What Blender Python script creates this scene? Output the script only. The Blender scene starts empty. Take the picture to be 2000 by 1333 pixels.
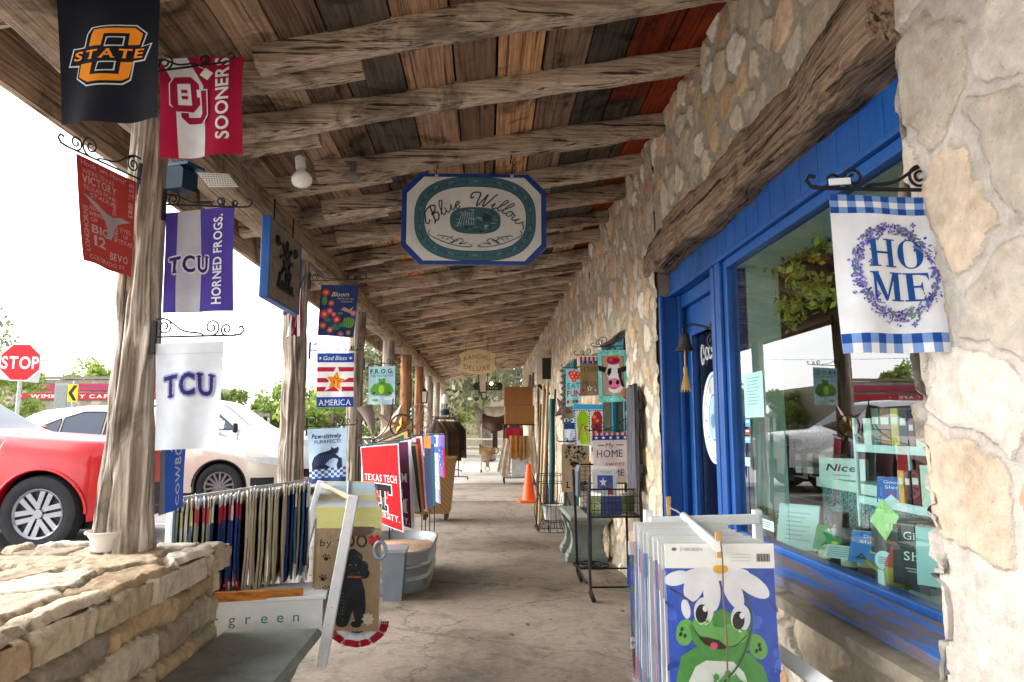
import bpy, bmesh, math, random
import numpy as np
from mathutils import Vector, Matrix, geometry
rnd = random.Random(7)
S = bpy.context.scene
COL = S.collection
# ------------------------------------------------------------------ camera, sky, sun, exposure
F = 1333.0
PITCH, YAW = math.atan(168 / F), math.atan(48 / F * math.cos(math.atan(168 / F)))
EYE = Vector((0, 0, 1.32))
cd = bpy.data.cameras.new('camera'); cam = bpy.data.objects.new('camera', cd); COL.objects.link(cam)
cam.location = EYE; cam.rotation_euler = (math.pi / 2 + PITCH, 0, -YAW)
cd.sensor_width = 36; cd.lens = 36 * F / 2000; cd.clip_start = .05; cd.clip_end = 2000
S.camera = cam
W = bpy.data.worlds.new('World'); S.world = W; W.use_nodes = True
nt = W.node_tree; nt.nodes.clear()
SUN_EL, SUN_ROT = math.radians(30), math.radians(-80)
sk = nt.nodes.new('ShaderNodeTexSky'); sk.sky_type = 'NISHITA'; sk.sun_disc = False
sk.sun_elevation = SUN_EL; sk.sun_rotation = SUN_ROT; sk.air_density = 1.0; sk.dust_density = 1.5; sk.ozone_density = 1
hs = nt.nodes.new('ShaderNodeHueSaturation'); hs.inputs['Saturation'].default_value = .12
bg = nt.nodes.new('ShaderNodeBackground'); bg.inputs[1].default_value = .15
wo = nt.nodes.new('ShaderNodeOutputWorld')
nt.links.new(sk.outputs[0], hs.inputs['Color']); nt.links.new(hs.outputs[0], bg.inputs[0]); nt.links.new(bg.outputs[0], wo.inputs[0])
sl = bpy.data.lights.new('sun', 'SUN'); sl.energy = .85; sl.angle = math.radians(55); sl.color = (1, .96, .9)
sl.color = (1, .975, .94)
so = bpy.data.objects.new('sun', sl); COL.objects.link(so)
sd = Vector((math.sin(SUN_ROT) * math.cos(SUN_EL), math.cos(SUN_ROT) * math.cos(SUN_EL), math.sin(SUN_EL)))
so.rotation_euler = sd.to_track_quat('Z', 'Y').to_euler(); so.location = (-6, 4, 12)
S.view_settings.view_transform = 'Standard'; S.view_settings.look = 'None'
S.view_settings.exposure = 2.22; S.view_settings.gamma = 1
S.cycles.max_bounces = 8; S.cycles.diffuse_bounces = 5; S.cycles.glossy_bounces = 3; S.cycles.transparent_max_bounces = 24
S.cycles.transmission_bounces = 4
S.cycles.use_denoising = True
S.cycles.sample_clamp_indirect = 6
# ------------------------------------------------------------------ layout helpers: a pixel of the photograph to a point on a real plane
_c, _s, _cp, _sp = math.cos(YAW), math.sin(YAW), math.cos(PITCH), math.sin(PITCH)
FWD = Vector((_s * _cp, _c * _cp, _sp)); RGT = Vector((_c, -_s, 0)); UPV = Vector((-_s * _sp, -_c * _sp, _cp))
def ray(px, py): return FWD + RGT * ((px - 1000) / F) + UPV * ((666.5 - py) / F)
def aty(px, py, y): d = ray(px, py); return EYE + d * (y / d.y)
def atx(px, py, x): d = ray(px, py); return EYE + d * (x / d.x)
def atz(px, py, z): d = ray(px, py); return EYE + d * ((z - EYE.z) / d.z)
# ------------------------------------------------------------------ numpy noise
def _h(ix, iy, iz, seed):
    n = (ix.astype(np.int64) * 374761393 + iy.astype(np.int64) * 668265263 + iz.astype(np.int64) * 1274126177 + seed * 974634777) & 0xffffffff
    n = ((n ^ (n >> 13)) * 1274126177) & 0xffffffff
    n = n ^ (n >> 16)
    return (n & 0xffff) / 65535.0
def vnoise(x, y, z=None, seed=0):
    x = np.asarray(x, float); y = np.asarray(y, float); z = np.zeros_like(x) if z is None else np.asarray(z, float)
    ix, iy, iz = np.floor(x), np.floor(y), np.floor(z); fx, fy, fz = x - ix, y - iy, z - iz
    fx, fy, fz = [t * t * (3 - 2 * t) for t in (fx, fy, fz)]
    r = 0
    for a in (0, 1):
        for b in (0, 1):
            for c in (0, 1):
                r = r + _h(ix + a, iy + b, iz + c, seed) * (fx if a else 1 - fx) * (fy if b else 1 - fy) * (fz if c else 1 - fz)
    return r
def fbm(x, y, z=None, seed=0, o=4):
    r, a, t = 0, .5, 0
    for i in range(o):
        k = 2 ** i; r = r + a * vnoise(np.asarray(x) * k, np.asarray(y) * k, None if z is None else np.asarray(z) * k, seed + i); t += a; a *= .5
    return r / t
# ------------------------------------------------------------------ colours and materials
def s2l(c): return c / 12.92 if c <= .04045 else ((c + .055) / 1.055) ** 2.4
def hx(h):
    h = h.lstrip('#'); h = ''.join(c * 2 for c in h) if len(h) == 3 else h
    return tuple(s2l(int(h[i:i + 2], 16) / 255) for i in (0, 2, 4))
_M = {}
def newmat(name):
    m = bpy.data.materials.new(name); m.use_nodes = True; t = m.node_tree
    return m, t, t.nodes['Principled BSDF']
def N(t, typ, **kw):
    n = t.nodes.new(typ)
    for k, v in kw.items():
        if k in n.inputs: n.inputs[k].default_value = v
        else: setattr(n, k, v)
    return n
def mapped(t, scale=(1, 1, 1), coord='Object'):
    tc = N(t, 'ShaderNodeTexCoord'); mp = N(t, 'ShaderNodeMapping'); mp.inputs['Scale'].default_value = scale
    t.links.new(tc.outputs[coord], mp.inputs['Vector']); return mp
def mix(t, fac, a, b, mode='MIX'):
    m = N(t, 'ShaderNodeMix', data_type='RGBA', blend_type=mode)
    for s, v in ((0, fac), (6, a), (7, b)):
        if isinstance(v, (int, float)): m.inputs[s].default_value = v
        elif isinstance(v, tuple): m.inputs[s].default_value = (*v[:3], 1)
        else: t.links.new(v, m.inputs[s])
    return m.outputs[2]
def ramp(t, src, stops):
    r = N(t, 'ShaderNodeValToRGB'); e = r.color_ramp.elements
    while len(e) < len(stops): e.new(.5)
    for i, (p, c) in enumerate(stops): e[i].position = p; e[i].color = (*c, 1) if isinstance(c, tuple) else (c, c, c, 1)
    t.links.new(src, r.inputs[0]); return r.outputs[0]
def bump(t, p, src, strength, dist=.01):
    b = N(t, 'ShaderNodeBump', Strength=strength, Distance=dist); t.links.new(src, b.inputs['Height']); t.links.new(b.outputs[0], p.inputs['Normal'])
def flat(name, col, rough=.6, metal=0, var=.12, scale=9, bmp=0, bscale=60, spec=.4, sx=(1, 1, 1), attr=None, sheen=0):
    """a painted, woven or metal surface with uneven tone and fine relief"""
    key = (name, col, rough, metal, var, scale, bmp, bscale, attr)
    if key in _M: return _M[key]
    m, t, p = newmat(name); c = hx(col) if isinstance(col, str) else col
    mp = mapped(t, sx)
    n = N(t, 'ShaderNodeTexNoise', Scale=scale, Detail=5, Roughness=.6); t.links.new(mp.outputs[0], n.inputs['Vector'])
    if attr:
        a = N(t, 'ShaderNodeAttribute', attribute_name=attr); base = a.outputs['Color']
    else: base = c
    k = ramp(t, n.outputs['Fac'], [(.25, 1 - var * 1.6), (.75, 1 + var)])
    t.links.new(mix(t, 1, base, k, 'MULTIPLY'), p.inputs['Base Color'])
    p.inputs['Roughness'].default_value = rough; p.inputs['Metallic'].default_value = metal; p.inputs['Specular IOR Level'].default_value = spec
    if bmp:
        n2 = N(t, 'ShaderNodeTexNoise', Scale=bscale, Detail=4); t.links.new(mp.outputs[0], n2.inputs['Vector']); bump(t, p, n2.outputs['Fac'], bmp)
    _M[key] = m; return m
def cloth(col):
    key = ('cloth', col)
    if key not in _M:
        m, t, p = newmat('printed_fabric'); mp = mapped(t)
        n = N(t, 'ShaderNodeTexNoise', Scale=14, Detail=4); t.links.new(mp.outputs[0], n.inputs['Vector'])
        k = ramp(t, n.outputs['Fac'], [(.25, .86), (.75, 1.06)])
        c = mix(t, 1, hx(col), k, 'MULTIPLY'); t.links.new(c, p.inputs['Base Color'])
        w = N(t, 'ShaderNodeTexNoise', Scale=700, Detail=1); t.links.new(mp.outputs[0], w.inputs['Vector']); bump(t, p, w.outputs['Fac'], .12, .002)
        p.inputs['Roughness'].default_value = .8; p.inputs['Specular IOR Level'].default_value = .2
        tr = N(t, 'ShaderNodeBsdfTranslucent'); t.links.new(c, tr.inputs['Color'])
        mx = N(t, 'ShaderNodeMixShader', Fac=.22); t.links.new(p.outputs[0], mx.inputs[1]); t.links.new(tr.outputs[0], mx.inputs[2])
        t.links.new(mx.outputs[0], t.nodes['Material Output'].inputs['Surface']); _M[key] = m
    return _M[key]
def paint(col): return flat('painted_sign', col, rough=.5, var=.07, scale=6)
def schlick(t, f0, normal=None):
    lw = N(t, 'ShaderNodeLayerWeight', Blend=.5); pw = N(t, 'ShaderNodeMath', operation='POWER'); t.links.new(lw.outputs['Facing'], pw.inputs[0]); pw.inputs[1].default_value = 4
    if normal: t.links.new(normal, lw.inputs['Normal'])
    ma = N(t, 'ShaderNodeMath', operation='MULTIPLY_ADD'); t.links.new(pw.outputs[0], ma.inputs[0]); ma.inputs[1].default_value = 1 - f0; ma.inputs[2].default_value = f0; return ma
def plastic_film():
    if 'film' not in _M:
        m, t, p = newmat('clear_plastic_film')
        tr = N(t, 'ShaderNodeBsdfTransparent'); gl = N(t, 'ShaderNodeBsdfGlossy', Roughness=.16)
        mp = mapped(t); n = N(t, 'ShaderNodeTexNoise', Scale=16, Detail=3, Distortion=1.2); t.links.new(mp.outputs[0], n.inputs['Vector'])
        b = N(t, 'ShaderNodeBump', Strength=.25, Distance=.02); t.links.new(n.outputs['Fac'], b.inputs['Height'])
        fr = schlick(t, .055, b.outputs[0]); t.links.new(b.outputs[0], gl.inputs['Normal'])
        mx = N(t, 'ShaderNodeMixShader'); t.links.new(fr.outputs[0], mx.inputs[0]); t.links.new(tr.outputs[0], mx.inputs[1]); t.links.new(gl.outputs[0], mx.inputs[2])
        t.links.new(mx.outputs[0], t.nodes['Material Output'].inputs['Surface']); _M['film'] = m
    return _M['film']
def glass(name, tint, f0=.06, rough=0.0):
    key = ('glass', name)
    if key not in _M:
        m, t, p = newmat(name)
        tr = N(t, 'ShaderNodeBsdfTransparent', Color=(*tint, 1)); gl = N(t, 'ShaderNodeBsdfGlossy', Roughness=rough)
        fr = schlick(t, f0); mx = N(t, 'ShaderNodeMixShader')
        t.links.new(fr.outputs[0], mx.inputs[0]); t.links.new(tr.outputs[0], mx.inputs[1]); t.links.new(gl.outputs[0], mx.inputs[2])
        t.links.new(mx.outputs[0], t.nodes['Material Output'].inputs['Surface']); _M[key] = m
    return _M[key]
def wood(name, axis, dark, mid, light, grain=1.0, attr=False, stain=.5, rough=.8, crack=.6):
    """weathered timber: fibres along one axis, dark drying cracks, blotchy stains"""
    key = (name, axis)
    if key in _M: return _M[key]
    m, t, p = newmat(name)
    sc = [95 * grain] * 3; sc[axis] = 3.0 * grain
    mp = mapped(t, tuple(sc)); mo = mapped(t)
    n = N(t, 'ShaderNodeTexNoise', Scale=1, Detail=9, Roughness=.68, Distortion=.18); t.links.new(mp.outputs[0], n.inputs['Vector'])
    c = ramp(t, n.outputs['Fac'], [(.3, hx(dark)), (.48, hx(mid)), (.68, hx(light))])
    if attr:
        a = N(t, 'ShaderNodeAttribute', attribute_name='Col'); c = mix(t, 1, c, a.outputs['Color'], 'MULTIPLY')
    if stain:
        n2 = N(t, 'ShaderNodeTexNoise', Scale=2.6, Detail=6, Roughness=.65, Distortion=.8); t.links.new(mo.outputs[0], n2.inputs['Vector'])
        k = ramp(t, n2.outputs['Fac'], [(.36, 1 - stain), (.48, 1.0), (.7, 1.15)]); c = mix(t, 1, c, k, 'MULTIPLY')
    sc2 = [48 * grain] * 3; sc2[axis] = .9 * grain
    mp2 = mapped(t, tuple(sc2)); n3 = N(t, 'ShaderNodeTexNoise', Scale=1, Detail=5, Roughness=.6, Distortion=.25); t.links.new(mp2.outputs[0], n3.inputs['Vector'])
    ck = ramp(t, n3.outputs['Fac'], [(.36, 0.0), (.41, 1.0)]); ckc = ramp(t, n3.outputs['Fac'], [(.36, 1 - crack), (.41, 1.0)])
    c = mix(t, 1, c, ckc, 'MULTIPLY')
    vk = N(t, 'ShaderNodeTexVoronoi', Scale=1); sk_ = [5.5] * 3; sk_[axis] = 1.9; mk = mapped(t, tuple(sk_)); t.links.new(mk.outputs[0], vk.inputs['Vector'])
    c = mix(t, 1, c, ramp(t, vk.outputs['Distance'], [(.05, .35), (.085, .8), (.11, 1.0)]), 'MULTIPLY')
    if not attr:
        oi = N(t, 'ShaderNodeObjectInfo'); c = mix(t, 1, c, ramp(t, oi.outputs['Random'], [(0, (.74, .70, .66)), (.5, (1, 1, 1)), (1, (1.16, 1.15, 1.14))]), 'MULTIPLY')
    t.links.new(c, p.inputs['Base Color'])
    hgt = N(t, 'ShaderNodeMath', operation='MULTIPLY_ADD'); t.links.new(n.outputs['Fac'], hgt.inputs[0]); hgt.inputs[1].default_value = .6; t.links.new(ck, hgt.inputs[2])
    bump(t, p, hgt.outputs[0], .75, .012); p.inputs['Roughness'].default_value = rough; p.inputs['Specular IOR Level'].default_value = .25
    _M[key] = m; return m
def oldpaint(name, col, chip, dirt=.25, rough=.42, amount=.36):
    """aged gloss paint: brush marks, faded patches, small chips"""
    m, t, p = newmat(name); mp = mapped(t); ms = mapped(t, (40, 40, 5))
    n = N(t, 'ShaderNodeTexNoise', Scale=2.2, Detail=8, Roughness=.7); t.links.new(mp.outputs[0], n.inputs['Vector'])
    n2 = N(t, 'ShaderNodeTexNoise', Scale=1, Detail=4); t.links.new(ms.outputs[0], n2.inputs['Vector'])
    n3 = N(t, 'ShaderNodeTexNoise', Scale=26, Detail=6, Roughness=.75); t.links.new(mp.outputs[0], n3.inputs['Vector'])
    c = mix(t, 1, hx(col), ramp(t, n.outputs['Fac'], [(.3, 1 - dirt), (.5, 1.0), (.75, 1.25)]), 'MULTIPLY')
    c = mix(t, 1, c, ramp(t, n2.outputs['Fac'], [(.3, .86), (.7, 1.1)]), 'MULTIPLY')
    c = mix(t, ramp(t, n3.outputs['Fac'], [(amount - .06, 1.0), (amount - .045, 0.0)]), c, hx(chip)); t.links.new(c, p.inputs['Base Color'])
    t.links.new(ramp(t, n.outputs['Fac'], [(.3, rough + .2), (.7, rough - .05)]), p.inputs['Roughness']); bump(t, p, n2.outputs['Fac'], .25, .004); return m
IRON = lambda: flat('black_wrought_iron', '#26262a', rough=.5, metal=.6, var=.2, scale=30)
WHITEP = lambda: flat('white_painted_wood', '#e4e6e6', rough=.45, var=.06, scale=12, bmp=.08, bscale=80)
# ------------------------------------------------------------------ mesh builder
LOC = {}
def link(o, parent=None):
    COL.objects.link(o)
    if parent is not None: o.parent = parent
    return o
def props(o, label=None, cat=None, group=None, kind=None):
    for k, v in (('label', label), ('category', cat), ('group', group), ('kind', kind)):
        if v: o[k] = v
    return o
def thing(name, label, cat, loc=(0, 0, 0), group=None):
    o = bpy.data.objects.new(name, None); o.empty_display_size = .1; link(o); o.location = loc; LOC[o] = Vector(loc)
    return props(o, label, cat, group)
def rootloc(o):
    while o.parent is not None: o = o.parent
    return LOC.get(o, Vector())
class MB:
    def __init__(s): s.v = []; s.f = []; s.m = []; s.mats = []; s.c = []; s.cur = 0; s.col = (1, 1, 1); s.xf = None
    def mat(s, m):
        if m not in s.mats: s.mats.append(m)
        s.cur = s.mats.index(m); return s
    def add(s, vs, fs):
        b = len(s.v)
        s.v += [(s.xf @ Vector(v)) if s.xf else Vector(v) for v in vs]
        for f in fs: s.f.append([b + i for i in f]); s.m.append(s.cur); s.c.append(s.col)
        return s
    def box(s, lo, hi, M=None, ch=0):
        x0, y0, z0 = lo; x1, y1, z1 = hi
        vs = [Vector(p) for p in ((x0, y0, z0), (x1, y0, z0), (x1, y1, z0), (x0, y1, z0), (x0, y0, z1), (x1, y0, z1), (x1, y1, z1), (x0, y1, z1))]
        if M: vs = [M @ v for v in vs]
        return s.add(vs, [(0, 3, 2, 1), (4, 5, 6, 7), (0, 1, 5, 4), (1, 2, 6, 5), (2, 3, 7, 6), (3, 0, 4, 7)])
    def cbox(s, c, size, M=None):
        h = [q / 2 for q in size]; T = Matrix.Translation(Vector(c))
        return s.box([-q for q in h], h, T @ M if M else T)
    def bar(s, a, b, w, d, up=(0, 0, 1)):
        """a straight board from a to b, w wide across, d deep along up"""
        a, b = Vector(a), Vector(b); z = (b - a); L = z.length; z.normalize(); u = Vector(up); x = u.cross(z)
        if x.length < 1e-4: x = Vector((1, 0, 0)).cross(z)
        x.normalize(); y = z.cross(x)
        M = Matrix((x, y, z)).transposed().to_4x4(); M.translation = a
        return s.box((-w / 2, -d / 2, 0), (w / 2, d / 2, L), M)
    def tube(s, pts, r, n=8, cap=True, closed=False):
        pts = [Vector(p) for p in pts]; R = r if isinstance(r, (list, tuple)) else [r] * len(pts)
        vs, fs = [], []; prev = None; m = len(pts)
        for i, p in enumerate(pts):
            d = (pts[(i + 1) % m] - pts[i - 1]) if closed else (pts[min(i + 1, m - 1)] - pts[max(i - 1, 0)])
            d = d.normalized() if d.length > 1e-9 else Vector((0, 0, 1))
            if prev is None: x = d.orthogonal().normalized()
            else:
                x = prev - d * prev.dot(d); x = x.normalized() if x.length > 1e-6 else d.orthogonal().normalized()
            prev = x; y = d.cross(x)
            for k in range(n):
                a = 2 * math.pi * k / n; vs.append(p + (x * math.cos(a) + y * math.sin(a)) * R[i])
        for i in range(m if closed else m - 1):
            j = (i + 1) % m
            for k in range(n): fs.append((i * n + k, i * n + (k + 1) % n, j * n + (k + 1) % n, j * n + k))
        if cap and not closed: fs.append(tuple(range(n))[::-1]); fs.append(tuple(range((m - 1) * n, m * n)))
        return s.add(vs, fs)
    def lathe(s, prof, n=24, c=(0, 0, 0), M=None, sx=1, sy=1, capb=False, capt=False):
        vs, fs = [], []; c = Vector(c)
        for r, z in prof:
            for k in range(n):
                a = 2 * math.pi * k / n; p = Vector((r * math.cos(a) * sx, r * math.sin(a) * sy, z)); vs.append(c + (M @ p if M else p))
        for i in range(len(prof) - 1):
            for k in range(n): fs.append((i * n + k, i * n + (k + 1) % n, (i + 1) * n + (k + 1) % n, (i + 1) * n + k))
        if capb: fs.append(tuple(range(n))[::-1])
        if capt: fs.append(tuple(range((len(prof) - 1) * n, len(prof) * n)))
        return s.add(vs, fs)
    def prism(s, poly, o, ux, uy, d):
        """2D outline in the plane (ux, uy) at o, pushed along d"""
        o, ux, uy, d = Vector(o), Vector(ux), Vector(uy), Vector(d); n = len(poly)
        a = [o + ux * x + uy * y for x, y in poly]
        tri = geometry.tessellate_polygon([[Vector((x, y, 0)) for x, y in poly]])
        fs = [tuple(t) for t in tri] + [tuple(i + n for i in t[::-1]) for t in tri] + [(i, (i + 1) % n, (i + 1) % n + n, i + n) for i in range(n)]
        return s.add(a + [p + d for p in a], fs)
    def grid(s, P, nu, nv, close_u=False):
        """P[i][j] points, nu x nv"""
        vs = [P[i][j] for i in range(nu) for j in range(nv)]; fs = []
        for i in range(nu if close_u else nu - 1):
            for j in range(nv - 1): a = i * nv + j; b = ((i + 1) % nu) * nv + j; fs.append((a, b, b + 1, a + 1))
        return s.add(vs, fs)
    def build(s, name, mat=None, parent=None, smooth=None, loc=None, recalc=True, colattr=False):
        if mat is not None: mats = mat if isinstance(mat, list) else [mat]
        else: mats = s.mats
        off = rootloc(parent) if parent is not None else Vector(loc) if loc is not None else Vector()
        me = bpy.data.meshes.new(name); me.from_pydata([v - off for v in s.v], [], s.f)
        for q in mats: me.materials.append(q)
        if len(mats) > 1: me.polygons.foreach_set('material_index', s.m)
        if colattr:
            ca = me.attributes.new('Col', 'FLOAT_COLOR', 'FACE'); ca.data.foreach_set('color', np.array([(*c, 1) for c in s.c], 'f').ravel())
        if recalc:
            bm = bmesh.new(); bm.from_mesh(me); bmesh.ops.recalc_face_normals(bm, faces=bm.faces); bm.to_mesh(me); bm.free()
        if smooth is not None:
            me.shade_smooth(); me.set_sharp_from_angle(angle=math.radians(smooth))
        o = bpy.data.objects.new(name, me); link(o, parent)
        if parent is None: o.location = off; LOC[o] = off
        return o
def npmesh(name, V, Fq, mat, parent=None, col=None, smooth=True, loc=None):
    off = rootloc(parent) if parent is not None else Vector(loc) if loc is not None else Vector()
    me = bpy.data.meshes.new(name); V = np.asarray(V, 'f') - np.array(off, 'f'); Fq = np.asarray(Fq, np.int32)
    me.vertices.add(len(V)); me.vertices.foreach_set('co', V.ravel()); k = Fq.shape[1]
    me.loops.add(Fq.size); me.loops.foreach_set('vertex_index', Fq.ravel()); me.polygons.add(len(Fq))
    me.polygons.foreach_set('loop_start', np.arange(0, Fq.size, k, dtype=np.int32))
    me.update(calc_edges=True); me.materials.append(mat)
    if col is not None:
        ca = me.attributes.new('Col', 'FLOAT_COLOR', 'POINT'); ca.data.foreach_set('color', np.concatenate([col, np.ones((len(V), 1))], 1).astype('f').ravel())
    if smooth: me.shade_smooth()
    me.validate(); o = bpy.data.objects.new(name, me); link(o, parent)
    if parent is None: o.location = off; LOC[o] = off
    return o
def spiral(c, r0, r1, a0, turns, ux, uy, n=22):
    c, ux, uy = Vector(c), Vector(ux), Vector(uy)
    return [c + (ux * math.cos(a0 + turns * 2 * math.pi * i / n) + uy * math.sin(a0 + turns * 2 * math.pi * i / n)) * (r0 + (r1 - r0) * i / n) for i in range(n + 1)]
def crom(pts, n=6):
    """smooth curve through points"""
    pts = [Vector(p) for p in pts]; out = []
    for i in range(len(pts) - 1):
        p0, p1, p2, p3 = pts[max(i - 1, 0)], pts[i], pts[i + 1], pts[min(i + 2, len(pts) - 1)]
        for k in range(n):
            t = k / n; out.append(.5 * ((2 * p1) + (p2 - p0) * t + (2 * p0 - 5 * p1 + 4 * p2 - p3) * t * t + (3 * p1 - p0 - 3 * p2 + p3) * t ** 3))
    return out + [pts[-1]]
# ------------------------------------------------------------------ lettering and flat artwork, laid on a surface as thin coloured layers
GL = {}
def _glyphs():
    cu = bpy.data.curves.new('glyph', 'FONT'); o = bpy.data.objects.new('glyph', cu); COL.objects.link(o)
    for b in (0, .022):
        cu.offset = b; cu.resolution_u = 4
        for ch in "ABCDEFGHIJKLMNOPQRSTUVWXYZabcdefghijklmnopqrstuvwxyz0123456789&.!'-,$":
            cu.body = ch; dg = bpy.context.evaluated_depsgraph_get(); dg.update(); e = o.evaluated_get(dg); me = e.to_mesh()
            vs = [(v.co.x, v.co.y) for v in me.vertices]; me.calc_loop_triangles()
            tr = [tuple(t.vertices) for t in me.loop_triangles]
            bd = {}
            for p in me.polygons:
                for k in p.edge_keys: bd[k] = bd.get(k, 0) + 1
            ed = [k for k, c in bd.items() if c == 1]
            e.to_mesh_clear(); xs = [v[0] for v in vs] or [0]
            GL[ch, b] = (vs, tr, ed, min(xs), max(xs))
    bpy.data.objects.remove(o); bpy.data.curves.remove(cu)
_glyphs()
CAP = .73
class Art:
    """design in units: x right 0..w, y down 0..h"""
    def __init__(s, w=100, h=150, base='#ffffff'): s.w, s.h = w, h; s.T = []; s.z = 0; s.base = base; s.maxe = w / 15
    def lay(s, z): s.z = z; return s
    def up(s): s.z += 1; return s
    def tri(s, a, b, c, col):
        st = [(a, b, c)]
        while st:
            a, b, c = st.pop()
            e = [(math.dist(a, b), 0), (math.dist(b, c), 1), (math.dist(c, a), 2)]; L, k = max(e)
            if L > s.maxe:
                if k == 1: a, b, c = b, c, a
                elif k == 2: a, b, c = c, a, b
                m = ((a[0] + b[0]) / 2, (a[1] + b[1]) / 2); st += [(a, m, c), (m, b, c)]
            else: s.T.append((a, b, c, col, s.z))
    def poly(s, pts, col):
        t = geometry.tessellate_polygon([[Vector((x, y, 0)) for x, y in pts]])
        for a, b, c in t: s.tri(tuple(pts[a]), tuple(pts[b]), tuple(pts[c]), col)
        return s
    def rect(s, x0, y0, x1, y1, col): return s.poly([(x0, y0), (x1, y0), (x1, y1), (x0, y1)], col)
    def ell(s, cx, cy, rx, ry, col, rot=0, n=28):
        c, q = math.cos(rot), math.sin(rot)
        return s.poly([(cx + rx * math.cos(a) * c - ry * math.sin(a) * q, cy + rx * math.cos(a) * q + ry * math.sin(a) * c) for a in [2 * math.pi * i / n for i in range(n)]], col)
    def ring(s, cx, cy, rx, ry, th, col, n=40, p=2):
        def pt(a, k): c, q = math.cos(a), math.sin(a); return (cx + (rx - k) * math.copysign(abs(c) ** (2 / p), c), cy + (ry - k) * math.copysign(abs(q) ** (2 / p), q))
        for i in range(n):
            a, b = 2 * math.pi * i / n, 2 * math.pi * (i + 1) / n
            s.poly([pt(a, 0), pt(b, 0), pt(b, th), pt(a, th)], col)
        return s
    def star(s, cx, cy, r, col, k=.4, rot=0, n=5): return s.poly([(cx + (r if i % 2 == 0 else r * k) * math.sin(rot + math.pi * i / n), cy - (r if i % 2 == 0 else r * k) * math.cos(rot + math.pi * i / n)) for i in range(2 * n)], col)
    def stroke(s, pts, w, col, smooth=0):
        if smooth: pts = [(v.x, v.y) for v in crom([(x, y, 0) for x, y in pts], smooth)]
        ws = w if isinstance(w, (list, tuple)) else [w] * len(pts)
        if len(ws) != len(pts): ws = [ws[0] + (ws[-1] - ws[0]) * i / (len(pts) - 1) for i in range(len(pts))]
        L, R = [], []
        for i, (x, y) in enumerate(pts):
            a, b = pts[max(i - 1, 0)], pts[min(i + 1, len(pts) - 1)]; dx, dy = b[0] - a[0], b[1] - a[1]; d = math.hypot(dx, dy) or 1
            nx, ny = -dy / d * ws[i] / 2, dx / d * ws[i] / 2; L.append((x + nx, y + ny)); R.append((x - nx, y - ny))
        for i in range(len(pts) - 1):
            s.tri(L[i], L[i + 1], R[i], col); s.tri(R[i], L[i + 1], R[i + 1], col)
        return s
    def text(s, t, cx, cy, h, col, w=None, bold=0, rot=0, shear=0, serif=0, gap=.09, fn=None, halo=None, align=0):
        """cap height h, centred on (cx, cy); w fits the width; serif adds slab ends; fn bends"""
        b = .022 if bold else 0; x = 0; items = []
        for ch in t:
            if ch == ' ': x += .3; continue
            vs, tr, ed, x0, x1 = GL[ch, b]; items.append((x - x0, vs, tr, ed)); x += x1 - x0 + gap + (.06 if serif else 0)
        tot = x - gap; sy = h / CAP; sx = (w / tot) if w else sy; c, q = math.cos(rot), math.sin(rot)
        ax = tot / 2 if align == 0 else 0
        def P(px, py):
            X = (px - ax) * sx + shear * (py - CAP / 2) * sy; Y = -(py - CAP / 2) * sy
            if fn: return fn(X, Y)
            return (cx + X * c - Y * q, cy + X * q + Y * c)
        if halo:
            z = s.z; s.z = z - 1
            for ox, vs, tr, ed in items:
                k = halo[1]
                for dx, dy in ((k, 0), (-k, 0), (0, k), (0, -k), (.7 * k, .7 * k), (-.7 * k, .7 * k), (.7 * k, -.7 * k), (-.7 * k, -.7 * k)):
                    for t3 in tr: s.tri(*[tuple(np.add(P(vs[i][0] + ox, vs[i][1]), (dx, dy))) for i in t3], halo[0])
            s.z = z
        for ox, vs, tr, ed in items:
            for t3 in tr: s.tri(*[P(vs[i][0] + ox, vs[i][1]) for i in t3], col)
            if serif:
                for i, j in ed:
                    (xa, ya), (xb, yb) = vs[i], vs[j]
                    if abs(ya - yb) < .004 and .03 < abs(xa - xb) < .3 and (ya < .02 or ya > CAP - .03):
                        l, r = min(xa, xb) - .055 * serif, max(xa, xb) + .055 * serif; y0, y1 = (ya, ya + .065) if ya < .02 else (ya - .065, ya)
                        q4 = [P(l + ox, y0), P(r + ox, y0), P(r + ox, y1), P(l + ox, y1)]; s.tri(q4[0], q4[1], q4[2], col); s.tri(q4[0], q4[2], q4[3], col)
        return s
    def build(s, name, surf, parent=None, loc=None, step=.0011, matf=None, back=None, nu=22, nv=30):
        """surf(u, v, lift) -> point, u and v 0..1 from the upper left"""
        mb = MB(); matf = matf or cloth
        mb.mat(matf(s.base)); mb.grid([[surf(i / nu, j / nv, 0) for j in range(nv + 1)] for i in range(nu + 1)], nu + 1, nv + 1)
        by = {}
        for a, b, c, col, z in s.T: by.setdefault(col, []).append((a, b, c, z))
        for col, ts in by.items():
            mb.mat(matf(col)); vs = []; fs = []
            for a, b, c, z in ts:
                if abs((b[0] - a[0]) * (c[1] - a[1]) - (c[0] - a[0]) * (b[1] - a[1])) < 1e-7: continue
                k = len(vs); vs += [surf(min(max(p[0] / s.w, -.02), 1.02), min(max(p[1] / s.h, -.02), 1.02), (z + 1) * step) for p in (a, b, c)]; fs.append((k, k + 1, k + 2))
            mb.add(vs, fs)
        return mb.build(name, None, parent, loc=loc, smooth=60, recalc=False)
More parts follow.
